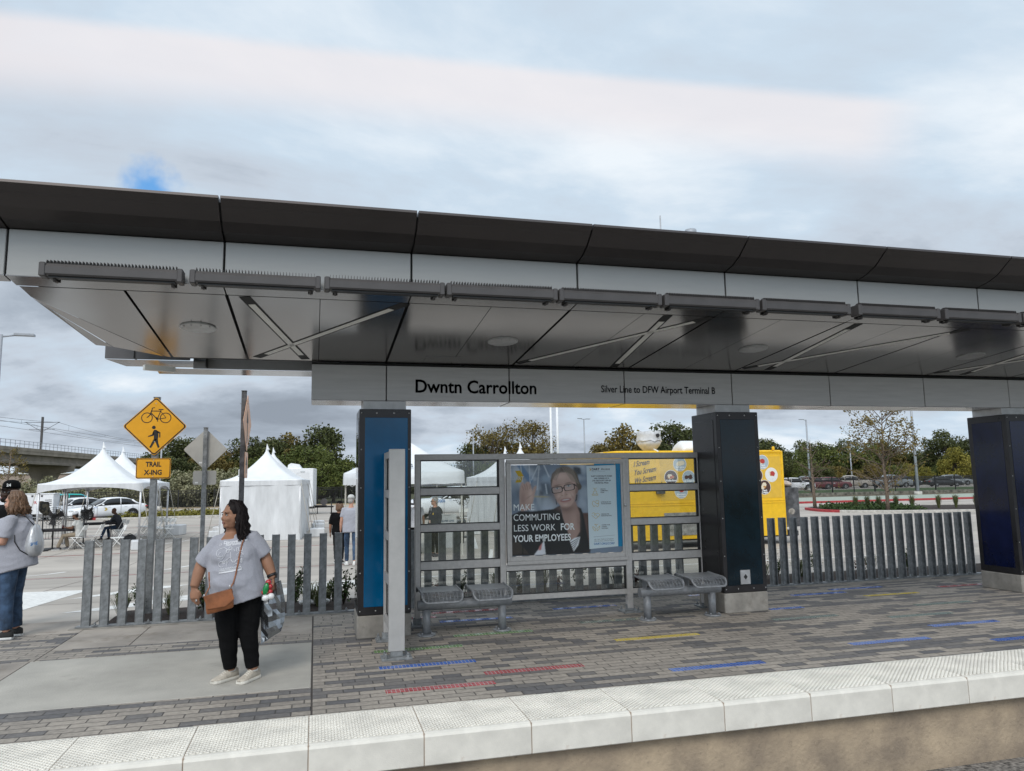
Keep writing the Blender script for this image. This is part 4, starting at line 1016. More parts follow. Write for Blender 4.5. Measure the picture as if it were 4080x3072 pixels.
def wrinkle(o, amp, f=(7, 7, 13), seed=0.0):
    me = o.data
    nr = [v.normal.copy() for v in me.vertices]; out = []
    for v, n_ in zip(me.vertices, nr):
        c = v.co; p = Vector((c.x * f[0] + seed, c.y * f[1], c.z * f[2] + c.x * 5))
        k = 1 - abs(noise.noise(p)) * 2.2; k2 = noise.noise(p * 2.3)
        out += list(c + n_ * (amp * (k - .55) + amp * .35 * k2))
    me.vertices.foreach_set('co', out)
    me.update()
def rotz(a): return Matrix.Rotation(a, 3, 'Z')
def add_head(mb, c, Q, s=1.0, fat=1.0):
    c = Vector(c)
    def e(p, r): mb.ell(c + Q @ (Vector(p) * s), [k * s for k in r], M=Q, n=18, m=12)
    e((0, .014, .032), (.075, .094, .094)); e((0, -.020, -.04), (.061 * fat, .070, .078)); e((0, -.066, -.094), (.026 * fat, .024, .022))
    e((0, -.012, -.085), (.052 * fat, .055, .034 * fat))
    e((0, -.074, .030), (.052, .018, .016)); e((0, -.085, -.034), (.018, .018, .011))
    for k in (-1, 1):
        e((k * .034, -.064, -.030), (.028 * fat, .028, .028)); e((k * .075, .010, -.008), (.010, .020, .030)); e((k * .012, -.090, -.036), (.011, .012, .009))
    mb.tube([c + Q @ (Vector(p) * s) for p in ((0, -.080, .022), (0, -.096, -.012), (0, -.104, -.030))], [.009 * s, .011 * s, .013 * s], 10)
    e((0, -.084, -.062), (.025, .014, .008)); e((0, -.080, -.074), (.021, .014, .009))
def face_bits(par, c, Q, s, lipm, browm, fat=1.0, glasses=None):
    c = Vector(c)
    def e(mb, p, r, tilt=0): mb.ell(c + Q @ (Vector(p) * s), [k * s for k in r], M=Q @ Matrix.Rotation(tilt, 3, 'Y'), n=12, m=8)
    q = MB()
    for k in (-1, 1): e(q, (k * .031, -.0785, .004), (.0135, .008, .0065))
    q.build('eye', flat('eye white', (.5, .48, .46), .25), par)
    q = MB()
    for k in (-1, 1): e(q, (k * .031, -.0845, .004), (.006, .003, .006))
    q.build('iris', flat('dark iris', (.012, .008, .006), .2), par)
    q = MB()
    for k in (-1, 1): e(q, (k * .032, -.089, .0255), (.019, .005, .0038), k * .12); e(q, (k * .031, -.083, .0115), (.0155, .004, .0025))
    q.build('eyebrow', browm, par)
    q = MB(); e(q, (0, -.0945, -.0615), (.0225, .005, .0048)); e(q, (0, -.092, -.0725), (.019, .006, .0062)); q.build('lips', lipm, par)
    if glasses:
        q = MB()
        for k in (-1, 1):
            q.ell(c + Q @ (Vector((k * .033, -.098, .002)) * s), (.024 * s, .004 * s, .018 * s), M=Q); q.tube([c + Q @ (Vector(p) * s) for p in ((k * .055, -.096, .006), (k * .078, .01, .008))], .003, 6)
        q.build('glasses', glasses, par)
def add_hand(mb, w, d, nrm, side, s=1.0, curl=.5, thick=1.0):
    """w wrist, d along the forearm, nrm out of the palm, side towards the thumb"""
    w = Vector(w); d = Vector(d).normalized(); side = Vector(side); side = (side - d * side.dot(d)).normalized(); nrm = d.cross(side) if nrm is None else Vector(nrm)
    nrm = (nrm - d * nrm.dot(d) - side * nrm.dot(side)).normalized()
    mb.tube([w - d * .03 * s, w + d * .02 * s, w + d * .055 * s, w + d * .095 * s], [.026 * s, .030 * s, .041 * s, .040 * s], 12, flat=.42 * thick, up=nrm)
    for i, (L_, r_) in enumerate(((.070, .0095), (.079, .0098), (.073, .0095), (.056, .0085))):
        p = w + d * (.090 - .006 * abs(i - 1)) * s + side * (.030 - .020 * i) * s
        pts = [p - d * .02 * s, p]; a = .18 * curl; cur = p
        for j in range(3):
            a += curl * (.42 + .10 * i * .4); cur = cur + (d * math.cos(a) + nrm * math.sin(a)) * (L_ * s * (.44, .32, .24)[j]); pts.append(cur)
        mb.tube(pts, [r_ * s * thick * k for k in (1, 1, .95, .88, .7)], 8)
    p = w + d * .025 * s + side * .028 * s
    pts = [p - side * .012 * s, p + (d * .02 + side * .014) * s, p + (d * .045 + side * .020 + nrm * .012) * s, p + (d * .066 + side * .016 + nrm * .024) * s]
    mb.tube(pts, [.014 * s, .0125 * s, .0105 * s, .0075 * s], 8)
def shoe(par, an, dr, m, sole, s=1.0, L=.265):
    an = Vector(an); f = Vector((dr[0], dr[1], 0)).normalized(); sd = Vector((-f.y, f.x, 0)); base = Vector((an.x, an.y, an.z - .085 * s))
    rings = []; srings = []
    for u, w_, h in ((-.075, .022, .075), (-.068, .033, .095), (-.03, .038, .103), (.02, .039, .098), (.06, .041, .082), (.10, .046, .062), (.14, .047, .050), (.17, .040, .040), (.188, .022, .030)):
        u *= L / .263
        c = base + f * u * s; rr = []
        for k in range(12):
            a = PI * k / 11; rr.append(c + sd * (w_ * s * math.copysign(abs(math.cos(a)) ** .7, math.cos(a))) + Vector((0, 0, (.022 + (h - .022) * math.sin(a) ** .8) * s)))
        rings.append(rr)
        srings.append([c + sd * (x * (w_ + .005) * s) + Vector((0, 0, z * s)) for x, z in ((-1, .003), (-1.05, .014), (-.98, .028), (.98, .028), (1.05, .014), (1, .003))])
    q = MB(); q.loft(rings, smooth=True); sh = q.build('shoe', m, par)
    q = MB(); q.loft(srings, smooth=False); q.build('sole', sole, sh)
    return sh

def person(label, loc, rz, J, G, sk, top, bottom, shoes, hair=None, sleeve=.55, hem=None, yaw=0.0, pitch=0.0, roll=0.0, vox=.014, hs=1.0, feet=None, fat=1.0, hands=None, lips=None, brow=None, glasses=None, group=None, loose=.018, top_flat=None, cuff=1.0, bare_face=False, wr_amp=.006):
    r = thing('person', label, 'person', loc, rz, group)
    V = {k: Vector(v) for k, v in J.items()}
    fl = G.get('flat', .66)
    Q = rotz(yaw) @ Matrix.Rotation(pitch, 3, 'X') @ Matrix.Rotation(roll, 3, 'Y')
    b = MB()
    add_head(b, V['head'], Q, hs, fat)
    b.tube([V['chest'] + (V['neck'] - V['chest']) * .6, V['neck'], V['head'] + Vector((0, .012, -.05)) * hs], [G['neck'] * 1.25, G['neck'], G['neck'] * .96], 14)
    def torso(mb, g, w, dz=0.0):
        mb.tube([V['pel'] + (V['pel'] - V['waist']) * .35, V['pel'], V['waist'], V['chest'], V['chest'] + (V['neck'] - V['chest']) * .62, V['neck']],
                [G['pelvis'] * .8 + g, G['pelvis'] + g, G['waist'] + g, G['chest'] + g, G['chest'] * .78 + g, G['neck'] + .012 + g * .4], 22, flat=w, up=(0, 1, 0))
    torso(b, -.015, fl)
    for s_ in 'LR':
        sh, el, wr = V['sh' + s_], V['el' + s_], V['wr' + s_]
        b.tube([sh + (V['chest'] - sh) * .35, sh, (sh + el) / 2, el, el + (wr - el) * .35, wr], [G['arm'] * .9, G['arm'], G['arm'] * .98, G['fore'] * .98, G['fore'], G['wrist']], 12)
        hp = (hands or {}).get(s_, {})
        d = (wr - el) if 'd' not in hp else Vector(hp['d'])
        add_hand(b, wr, d, hp.get('n', (0, .2, 0) if 0 else ((1 if s_ == 'L' else -1), .15, 0)), hp.get('side', (0, -1, 0)), hp.get('s', G.get('hand', 1.0)), hp.get('curl', .45), hp.get('t', 1.0))
        hi, kn, an = V['hip' + s_], V['kn' + s_], V['an' + s_]
        b.tube([hi, (hi + kn) / 2, kn, kn + (an - kn) * .35, an], [G['thigh'] * .9, G['thigh'] * .8, G['knee'] * .9, G['calf'] * .9, G['ankle']], 12)
    bo = remeshed(b, 'body', sk, r, vox, 5)
    if not bare_face: face_bits(bo, V['head'], Q, hs, lips or flat('lips ' + label[:12], (.22, .085, .07), .45), brow or HR['dark'], fat, glasses)
    # trousers
    p = MB()
    for s_ in 'LR':
        hi, kn, an = V['hip' + s_], V['kn' + s_], V['an' + s_]
        p.tube([hi + (V['pel'] - hi) * .3, hi, (hi + kn) / 2, kn, kn + (an - kn) * .4, an + (kn - an) * .06], [G['thigh'] * 1.02, G['thigh'] * 1.04, G['thigh'] * .9, G['knee'] * 1.06, G['calf'] * 1.06, max(G['ankle'] * 1.35, G['calf'] * .72) * cuff], 14)
    p.tube([V['pel'] + (V['pel'] - V['waist']) * .3, V['pel'], V['pel'] + (V['waist'] - V['pel']) * .6], [G['pelvis'] * .85, G['pelvis'] + .006, G['waist'] + .002], 18, flat=fl, up=(0, 1, 0))
    wrinkle(remeshed(p, 'trousers', bottom, r, vox, 4), wr_amp * .7, (8, 8, 12), 4.0)
    # top
    p = MB()
    hv = V['pel'] + (V['pel'] - V['waist']).normalized() * (hem if hem is not None else .05)
    lo = G.get('hem', G['pelvis'] + .01)
    p.tube([hv, V['pel'], V['waist'], V['chest'], V['chest'] + (V['neck'] - V['chest']) * .60, V['chest'] + (V['neck'] - V['chest']) * .92], [lo + loose, max(lo, G['pelvis']) + loose, G['waist'] + loose, G['chest'] + loose, G['chest'] * G.get('shf', .80) + loose, G['neck'] + .022], 24, flat=top_flat or fl * 1.03, up=(0, 1, 0))
    for e_ in G.get('extra', []): p.ell(V[e_[0]] + Vector(e_[1]), e_[2])
    for s_ in 'LR':
        sh, el, wr = V['sh' + s_], V['el' + s_], V['wr' + s_]
        nk = V['chest'] + (V['neck'] - V['chest']) * .7
        if sleeve <= 1: p.tube([nk, sh + Vector((0, 0, .01)), sh + (el - sh) * .4, sh + (el - sh) * sleeve], [G['arm'] * 1.05, G['arm'] * 1.18, G['arm'] * 1.28, G['arm'] * 1.32], 14)
        else: p.tube([nk, sh + Vector((0, 0, .01)), (sh + el) / 2, el, wr + (el - wr) * .08], [G['arm'] * 1.05, G['arm'] * 1.25, G['arm'] * 1.25, G['fore'] * 1.35, G['wrist'] * 1.5], 14)
    to = remeshed(p, 'shirt' if sleeve <= 1 else 'jacket', top, r, vox * .9, 8 if vox > .008 else 14); wrinkle(to, wr_amp, (6, 6, 9), 1.0)
    for s_, dr in zip('LR', feet or ((-.15, -1), (.15, -1))):
        shoe(r, V['an' + s_], dr, shoes[0], shoes[1], G.get('foot', 1.0))
    if hair: hair(bo, V['head'], Q, hs)
    return r, bo, to, V, Q

def hair_short(m, n=0):
    def f(par, c, Q, s):
        q = MB(); c = Vector(c)
        q.ell(c + Q @ (Vector((0, .024, .042)) * s), (.081 * s, .094 * s, .090 * s), M=Q, n=20, m=14); q.ell(c + Q @ (Vector((0, .050, -.01)) * s), (.074 * s, .064 * s, .075 * s), M=Q, n=16, m=10)
        for k in range(60):
            a = random.uniform(0, 2 * PI); z = random.uniform(.2, 1)
            d = Vector((math.cos(a) * math.sqrt(1 - z * z), math.sin(a) * math.sqrt(1 - z * z) , z)); p = c + Q @ (Vector((d.x * .078, .022 + d.y * .088, .042 + d.z * .086)) * s)
            q.tube([p, p + Q @ Vector((random.uniform(-.02, .02), .02, .008))], [.012 * s, .003], 5)
        q.build('hair', m, par)
    return f
def hair_long(m, drop=.22, n=90, wav=.008, front=.55, spread=1.0, curl=0.0):
    """many tapered locks falling from the parting"""
    def f(par, c, Q, s):
        c = Vector(c); q = MB(); rnd = random.Random(3)
        q.ell(c + Q @ (Vector((0, .024, .040)) * s), (.082 * s, .097 * s, .094 * s), M=Q, n=20, m=14); q.ell(c + Q @ (Vector((0, .052, -.04)) * s), (.080 * s, .062 * s, .10 * s), M=Q, n=16, m=10)
        for i in range(n):
            ph = PI / 2 + (i / (n - 1) - .5) * 2 * (PI / 2 + front) + rnd.uniform(-.05, .05)
            ux, uy = math.cos(ph), math.sin(ph); k = rnd.uniform(.94, 1.06)
            dz = drop * rnd.uniform(.78, 1.08)
            pts = [(ux * .012, .005 + uy * .02 - .02, .137), (ux * .055 * k, .015 + uy * .06, .118), (ux * .083 * k, .018 + uy * .092, .05), (ux * .088 * k, .02 + uy * .098, -.03), (ux * .092 * k * spread, .022 + uy * .098 * spread, -.03 - dz * .4), (ux * .098 * k * spread, .024 + uy * .100 * spread, -.03 - dz * .75), (ux * .094 * k * spread, .022 + uy * .104 * spread, -.03 - dz)]
            ps = []
            for j, p in enumerate(pts):
                w_ = wav * j / 3
                ps.append(c + Q @ (Vector((p[0] + w_ * math.sin(j * 1.9 + i * 1.3) + curl * math.cos(j * 2.6 + i) * (j > 2), p[1] + w_ * math.cos(j * 2.1 + i * .7) + curl * math.sin(j * 2.6 + i) * (j > 2), p[2])) * s))
            q.tube(ps, [.010 * s, .016 * s, .017 * s, .017 * s, .017 * s, .013 * s, .003 * s], 6)
        q.build('hair', m, par)
    return f
def cap(par, c, Q, s, m, m2=None, back=False, text=None):
    c = Vector(c); q = MB(); rings = []
    for z, k in ((.045, 1.0), (.075, 1.0), (.11, .93), (.135, .72), (.148, .4), (.152, .08)):
        rings.append([c + Q @ (Vector((.084 * k * math.cos(2 * PI * i / 20), .018 + .100 * k * math.sin(2 * PI * i / 20), z)) * s) for i in range(20)])
    q.loft(rings); h = q.build('cap', m, par)
    q = MB(); pts = []; sg = -1
    for i in range(13):
        a = PI * i / 12; pts.append((.078 * math.cos(a), sg * (.075 + .088 * math.sin(a)) + .018))
    top_ = [c + Q @ (Vector((x, y, .052 - .012 * abs(x) / .078)) * s) for x, y in pts]; bot = [p - Vector((0, 0, .006)) for p in top_]
    n_ = len(pts); q.add(top_ + bot, [tuple(range(n_)), tuple(range(2 * n_ - 1, n_ - 1, -1))] + [(i, (i + 1) % n_, n_ + (i + 1) % n_, n_ + i) for i in range(n_)])
    q.build('brim', m2 or m, h)
    if text:
        q = MB()
        def fn(x, y):
            a = text[1] + x / (.088 * s); zz_ = .072 + y
            return c + Q @ (Vector((.0865 * math.sin(a), .018 - .1025 * math.cos(a), zz_)) * s)
        put_text(q, text[0], .045, fn, bold=.0015); q.build('number', M['txtw'], h)
    return h
STAND = dict(pel=(0, .01, .93), waist=(0, 0, 1.06), chest=(0, 0, 1.27), neck=(0, .015, 1.45), head=(0, -.015, 1.60), shL=(-.185, .01, 1.38), elL=(-.235, .03, 1.10), wrL=(-.25, -.05, .86), shR=(.185, .01, 1.38), elR=(.235, .03, 1.10), wrR=(.25, -.05, .86), hipL=(-.09, .01, .90), knL=(-.10, -.01, .50), anL=(-.11, .02, .085), hipR=(.09, .01, .90), knR=(.10, -.01, .50), anR=(.11, .02, .085))
GM = dict(pelvis=.175, waist=.165, chest=.185, neck=.058, arm=.050, fore=.042, wrist=.028, thigh=.088, knee=.062, calf=.058, ankle=.040)
def pose(**k): d = dict(STAND); d.update(k); return d

# the woman on the slab -----------------------------------------------
JW = dict(pel=(.0, .0, .80), waist=(-.035, -.01, .96), chest=(-.05, .0, 1.14), neck=(-.06, .02, 1.315), head=(-.065, -.01, 1.465), shL=(-.195, .0, 1.205), elL=(-.325, .03, 1.02), wrL=(-.372, -.01, .835), shR=(.115, .02, 1.245), elR=(.225, .05, 1.075), wrR=(.305, .0, .875), hipL=(-.10, .0, .745), knL=(-.075, -.03, .41), anL=(-.047, .03, .085), hipR=(.10, .0, .745), knR=(.105, -.03, .41), anR=(.150, -.03, .085))
GW = dict(pelvis=.215, waist=.222, chest=.200, neck=.060, arm=.062, fore=.054, wrist=.039, thigh=.118, knee=.082, calf=.072, ankle=.046, flat=.74, shf=.64, hem=.232, hand=1.08, foot=1.0,
          extra=[('chest', (-.085, -.075, -.045), (.11, .095, .11)), ('chest', (.075, -.075, -.045), (.11, .095, .11)), ('waist', (0, -.07, -.08), (.19, .13, .15))])
W1 = (-.665, 7.36, 0)
wo, wb, wt, WV, WQ = person('woman in grey printed T-shirt and black leggings standing on the slab looking left', W1, 0, JW, GW, SK['tan'], CL['heather'], CL['black'], (SHO['beige'], SHO['sole']), hair_long(HR['dark'], .22, 170, .016, .16, 1.10, .008), sleeve=.92, hem=.10, yaw=R(-54), vox=.0075, fat=1.22, feet=((-.72, -.7), (-.55, -.85)), hs=.985, loose=.014, cuff=.95,
    hands={'L': dict(d=(.08, -.05, -1), n=(.35, 1, 0), side=(1, -.35, 0), curl=.5), 'R': dict(d=(.05, -.15, -1), n=(-1, .1, 0), side=(0, -1, 0), curl=1.15)})
for p_ in ((-.045, .03, .10), (.15, -.03, .10)):
    q = MB(); q.cyl(p_[0], p_[1] + .005, .075, .125, .045, .042, 14); q.build('sock', SHO['wsole'], wo)
q = MB()   # lace panels
for (ax, ay), dr in (((-.047, .03), (-.72, -.7)), ((.15, -.03), (-.55, -.85))):
    f = Vector((*dr, 0)).normalized(); sd = Vector((-f.y, f.x, 0))
    for k in range(5):
        c = Vector((ax, ay, .099 - k * .0085)) + f * (.028 + k * .018); q.tube([c - sd * .022 - Vector((0, 0, .006)), c + Vector((0, 0, .002)), c + sd * .022 - Vector((0, 0, .006))], .0035, 5)
q.build('laces', SHO['sole'], wo)
q = MB(); e0 = WV['head'] + WQ @ Vector((.083, .0, -.06)); 
for k in range(16):
    a, b = 2 * PI * k / 16, 2 * PI * (k + 1) / 16
    q.tube([e0 + WQ @ Vector((.0, .017 * math.cos(a), .026 * math.sin(a))), e0 + WQ @ Vector((.0, .017 * math.cos(b), .026 * math.sin(b)))], .004, 5)
q.build('hoop_earring', M['screw'], wb)
q = MB(); wr = WV['wrR']; d = (WV['wrR'] - WV['elR']).normalized()
q.tube([wr - d * .045, wr - d * .02], .046, 16); q.obox(Matrix.Translation(wr - d * .032 + Vector((.036, -.028, 0))) @ Matrix.Rotation(R(20), 4, 'Z'), .016, .036, .040); q.build('wrist_watch', M['black'], wo)
q = MB(); g_ = WV['wrL'] + Vector((.026, -.012, -.118)); q.tube([g_ + Vector((-.008, 0, 0)), g_ + Vector((.006, 0, 0))], .0115, 10); q.build('ring', M['screw'], wo)
# printed drawing on the shirt front: lines laid on the cloth itself
bv = BVHTree.FromPolygons([v.co[:] for v in wt.data.vertices], [tuple(p.vertices) for p in wt.data.polygons])
def onshirt(x, z):
    h = bv.ray_cast(Vector((x, -1.0, z)), Vector((0, 1, 0)))
    return Vector((x, h[0].y - .0035, z)) if h[0] else Vector((x, -.2, z))
PRT = flat('white shirt print', (.70, .71, .74), .8)
q = MB()
def px2(px, py): return ((px - 630) * .00064 - .066, 1.235 - (py - 710) * .00065)
def tx(t_, px, py, size, rot=-.10):
    ox, oz = px2(px, py); put_text(q, t_, size, lambda a, b: onshirt(ox + a * math.cos(rot) - b * math.sin(rot) * 0, oz + b - a * rot), bold=.0008, res=2)
def ln(pts, w_=.0021, closed=False):
    P2 = [px2(*p) for p in pts]
    if closed: P2.append(P2[0])
    fine = []
    for a, b in zip(P2[:-1], P2[1:]):
        for k in range(3): fine.append((a[0] + (b[0] - a[0]) * k / 3, a[1] + (b[1] - a[1]) * k / 3))
    fine.append(P2[-1])
    q.tube([onshirt(*p) for p in fine], w_, 5)
def arc(cx_, cy_, r1, r2, a0, a1, n=10): ln([(cx_ + r1 * math.cos(a0 + (a1 - a0) * k / n), cy_ + r2 * math.sin(a0 + (a1 - a0) * k / n)) for k in range(n + 1)])
tx('Discover new', 540, 745, .036); tx('horizons', 572, 772, .036)
ln([(478, 745), (510, 740), (518, 755), (495, 768), (480, 762)]); ln([(485, 755), (508, 752)])
arc(640, 800, 22, 20, 0, 6.28); arc(660, 840, 40, 30, 3.3, 6.2); arc(510, 860, 52, 55, 1.5, 5.2); arc(520, 880, 30, 32, .3, 4.6); arc(605, 835, 22, 22, 0, 6.28); ln([(500, 800), (560, 790), (600, 815), (585, 850), (560, 905), (530, 945), (480, 930)])
ln([(720, 795), (800, 785), (800, 835), (725, 845)], closed=True); ln([(745, 792), (748, 840)]); ln([(772, 790), (775, 838)]); arc(770, 890, 42, 30, 2.9, 6.6); ln([(755, 870), (765, 940)]); ln([(728, 905), (805, 915)])
arc(690, 950, 30, 30, .1, 3.2); ln([(640, 850), (655, 960), (690, 1000), (760, 930)]); arc(530, 1010, 40, 38, 1.0, 6.0); arc(560, 985, 18, 20, 0, 6.28); ln([(560, 985), (640, 915), (650, 925)]); ln([(600, 1045), (603, 1000), (592, 970), (618, 970), (605, 1000)]); arc(790, 970, 12, 26, 0, 6.28); ln([(790, 930), (800, 1010)])
arc(730, 1035, 45, 26, 3.2, 6.2); ln([(500, 1100), (520, 1072), (780, 1040), (800, 1075)], closed=True)
for k in range(9): x_ = 522 + k * 30; y_ = 1082 - k * 4; ln([(x_, y_), (x_ + 18, y_ - 3), (x_ + 18, y_ + 17), (x_, y_ + 20)], .0022, True)
for k in range(4): ln([(500, 1120 + k * 5), (800, 1078 + k * 5)], .0028)
q.build('print', PRT, wt)

# brown cross-body bag
LEA = mat('tan leather', (.27, .095, .035), .45, var=.22, scale=9, bump=.2, bscale=40)
bg_ = thing('shoulder_bag', 'small tan leather fold over bag hanging across the grey T-shirt', 'bag', (-.790, 7.100, .735))
q = MB(); T = Matrix.Rotation(R(-13), 4, 'Y')
rings = []
for z, w_, d_ in ((-.085, .100, .012), (-.078, .112, .022), (-.03, .118, .032), (.02, .116, .032), (.06, .112, .026), (.078, .108, .016)):
    rings.append([T @ Vector((w_ * math.copysign(abs(math.cos(2 * PI * k / 24)) ** .35, math.cos(2 * PI * k / 24)) + z * .15, d_ * math.copysign(abs(math.sin(2 * PI * k / 24)) ** .8, math.sin(2 * PI * k / 24)), z)) for k in range(24)])
q.loft(rings); q.build('bag_body', LEA, bg_)
q = MB(); fl_ = [(-.115, .078), (.115, .075), (.125, -.01), (.04, -.052), (-.105, -.035)]
q.prism(fl_, -.046, -.030, lambda a, b, w_: T @ Vector((a, w_ + abs(a) * .06, b))); q.build('flap', LEA, bg_)
q = MB()
o3 = Vector((-.790, 7.100, .735)); w0 = Vector(W1)
pth = [T @ Vector((.105, -.02, .085))]
for (px_, pz_) in ((-.685, .88), (-.668, .96), (-.655, 1.04), (-.645, 1.12), (-.632, 1.20), (-.615, 1.27), (-.600, 1.315)):
    h = bv.ray_cast(Vector((px_ - w0.x, -1, pz_)), Vector((0, 1, 0))); y_ = (h[0].y if h[0] else -.05) - .007
    pth.append(Vector((px_, y_ + w0.y, pz_)) - o3)
q.tube(pth, .007, 8, flat=.5, up=(0, 1, 0)); q.build('strap', LEA, bg_)
q = MB(); pth = [T @ Vector((-.112, -.01, .07))]
for px_, pz_ in ((-.898, .84), (-.900, .90), (-.905, .97)):
    h = bv.ray_cast(Vector((px_ - w0.x, -1, pz_)), Vector((0, 1, 0))); y_ = (h[0].y if h[0] else -.02) - .006
    pth.append(Vector((px_, y_ + w0.y, pz_)) - o3)
q.tube(pth, .007, 8, flat=.5, up=(0, 1, 0)); q.build('strap', LEA, bg_)
q = MB(); q.ell(T @ Vector((.106, -.02, .098)), (.009, .004, .018)); q.ell(T @ Vector((-.112, -.012, .08)), (.008, .004, .014)); q.build('buckle', M['screw'], bg_)
# silver foil carrier bag and balloon animal in her hand
FOIL = mat('silver foil film', (.27, .285, .30), .24, metal=.92, var=.08, scale=5)
fb = thing('foil_bag', 'crumpled silver foil carrier bag hanging from the woman\'s hand', 'bag', (-.345, 7.33, .80))
bmx = bmesh.new(); nu, nv = 6, 9; grid = {}
for sdn in (0, 1):
    for j in range(nv + 1):
        v_ = j / nv
        z = .02 - v_ * .50
        xl = -.03 - .085 * min(1, v_ * 3.2) - .01 * math.sin(v_ * 5); xr = .055 + .04 * min(1, v_ * 3) - (.0 if v_ < .75 else (v_ - .75) * .12)
        if v_ > .8: z += (v_ - .8) * .10 * 0
        for i in range(nu + 1):
            u_ = i / nu; x = xl + (xr - xl) * u_
            zz_ = z + .10 * (u_ - .15) * max(0, v_ - .35) / .65 + (.04 * u_ if v_ < .1 else .04 * u_ * max(0, 1 - (v_ - .1) * 3))
            pn = Vector((x * 13 + sdn * 9, zz_ * 8, sdn * 4.0)); rdg = noise.noise(pn) * .05 + noise.noise(pn * 2.3) * .03
            th = math.sin(PI * u_) ** .5 * (.018 + .045 * math.sin(PI * min(1, v_ * .8 + .1)))
            y = (-1 if sdn == 0 else 1) * (th * (1.0 - .2 * rdg)) + (rdg - .02) * math.sin(PI * u_) ** .4 * (-1 if sdn == 0 else 1) * .9 + .02 * math.sin(v_ * 4)
            grid[(sdn, j, i)] = bmx.verts.new((x, y, zz_))
    for j in range(nv):
        for i in range(nu): bmx.faces.new([grid[(sdn, j, i)], grid[(sdn, j, i + 1)], grid[(sdn, j + 1, i + 1)], grid[(sdn, j + 1, i)]])
bmesh.ops.remove_doubles(bmx, verts=bmx.verts, dist=.0008); bmesh.ops.recalc_face_normals(bmx, faces=bmx.faces)
me = bpy.data.meshes.new('foil_sheet'); bmx.to_mesh(me); bmx.free(); me.materials.append(FOIL)
link(bpy.data.objects.new('foil_sheet', me), fb)
ba = thing('balloon_toy', 'twisted balloon toy in green, red and white at the woman\'s wrist', 'balloon', (-.405, 7.20, .80))
BAL = {'g': mat('green balloon', (.0, .20, .045), .25, coat=.5), 'r': mat('red balloon', (.42, .02, .025), .25, coat=.5), 'w': mat('white balloon', (.72, .72, .72), .25, coat=.5)}
q = MB(); q.ell((-.008, -.012, .008), (.026, .026, .056), M=Matrix.Rotation(R(12), 3, 'Y')); q.build('green_balloon', BAL['g'], ba)
for p_, r_ in (((.012, .01, .062), .026), ((.03, .0, .025), .022), ((.032, -.005, -.018), .02), ((-.03, .01, -.025), .02)):
    q = MB(); q.ell(p_, (r_, r_, r_)); q.build('red_balloon', BAL['r'], ba)
for p_ in ((.036, -.015, -.06), (-.008, -.015, -.072)):
    q = MB(); q.ell(p_, (.033, .028, .029), M=Matrix.Rotation(R(-25), 3, 'Y')); q.build('white_balloon', BAL['w'], ba)

# woman with the silver backpack, seen in profile ------------------------
JW2 = pose(pel=(0, .02, .90), waist=(0, -.02, 1.06), chest=(0, .0, 1.27), neck=(0, .02, 1.43), head=(0, -.035, 1.575), shL=(-.19, .02, 1.36), elL=(-.25, .03, 1.11), wrL=(-.20, -.20, 1.15), shR=(.19, .02, 1.36), elR=(.24, -.02, 1.12), wrR=(.14, -.22, 1.14))
GW2 = dict(GM, pelvis=.20, waist=.200, chest=.195, arm=.058, fore=.048, thigh=.108, knee=.078, calf=.070, flat=.98, hem=.205, neck=.06, extra=[('chest', (0, -.12, -.04), (.15, .10, .10))])
w2, w2b, w2t, V2, Q2 = person('woman in grey T-shirt and blue jeans in profile wearing a silver drawstring backpack', (-3.45, 10.22, 0), R(-97), JW2, GW2, SK['pale'], CL['heather'], CL['jeans'], (SHO['black'], SHO['wsole']), hair_long(HR['brown'], .12, 90, .012, .30, 1.22, .014), sleeve=.8, hem=.12, yaw=R(4), pitch=R(4), vox=.010, fat=1.08, cuff=1.25, brow=HR['brown'])
q = MB(); hc = V2['head']
for k in (-1, 1): q.ell(hc + Q2 @ Vector((k * .034, -.045, .118)), (.026, .012, .016))
q.build('sunglasses', M['black'], w2b)
q = MB(); q.add(*[x for x in text_mesh('', .05)]) if 0 else None
bp = thing('drawstring_backpack', 'silver drawstring backpack with blue lettering on the woman\'s back', 'backpack', (-3.24, 10.20, 1.10))
q = MB(); rings = []
for z, wx, wy in ((.20, .03, .05), (.17, .045, .09), (.08, .075, .135), (-.03, .095, .155), (-.11, .092, .15), (-.155, .07, .12), (-.175, .03, .06)):
    rings.append([(wx * math.cos(2 * PI * k / 28) * (1 + .08 * math.sin(5 * k)) + (.0 if z > 0 else .0), wy * math.sin(2 * PI * k / 28) * (1 + .05 * math.sin(3.1 * k)), z + .006 * math.sin(k * 2.7)) for k in range(28)])
q.loft(rings); q.build('sack', mat('silver nylon', (.55, .56, .58), .35, metal=.35, var=.08, bump=.5, bscale=14), bp)
q = MB(); put_text(q, 'BEEP', .042, lambda a, b: (.03 + a * .75, -.152 + abs(a) * .10, -.005 + b + a * .1), bold=.001) if 0 else None
put_text(q, 'SAVE', .050, lambda a, b: (.012 + a * .55, -.157 + a * .32, -.035 + b + a * .1), bold=.0015); q.build('lettering', M['txtb'], bp)
q = MB()
q.tube([(.0, -.05, .20), (-.06, -.12, .30), (-.13, -.15, .335), (-.20, -.10, .31)], .006, 6); q.tube([(-.02, -.12, -.14), (-.09, -.17, -.08), (-.145, -.185, .02), (-.15, -.18, .10)], .006, 6)
q.build('cord', M['black'], bp)

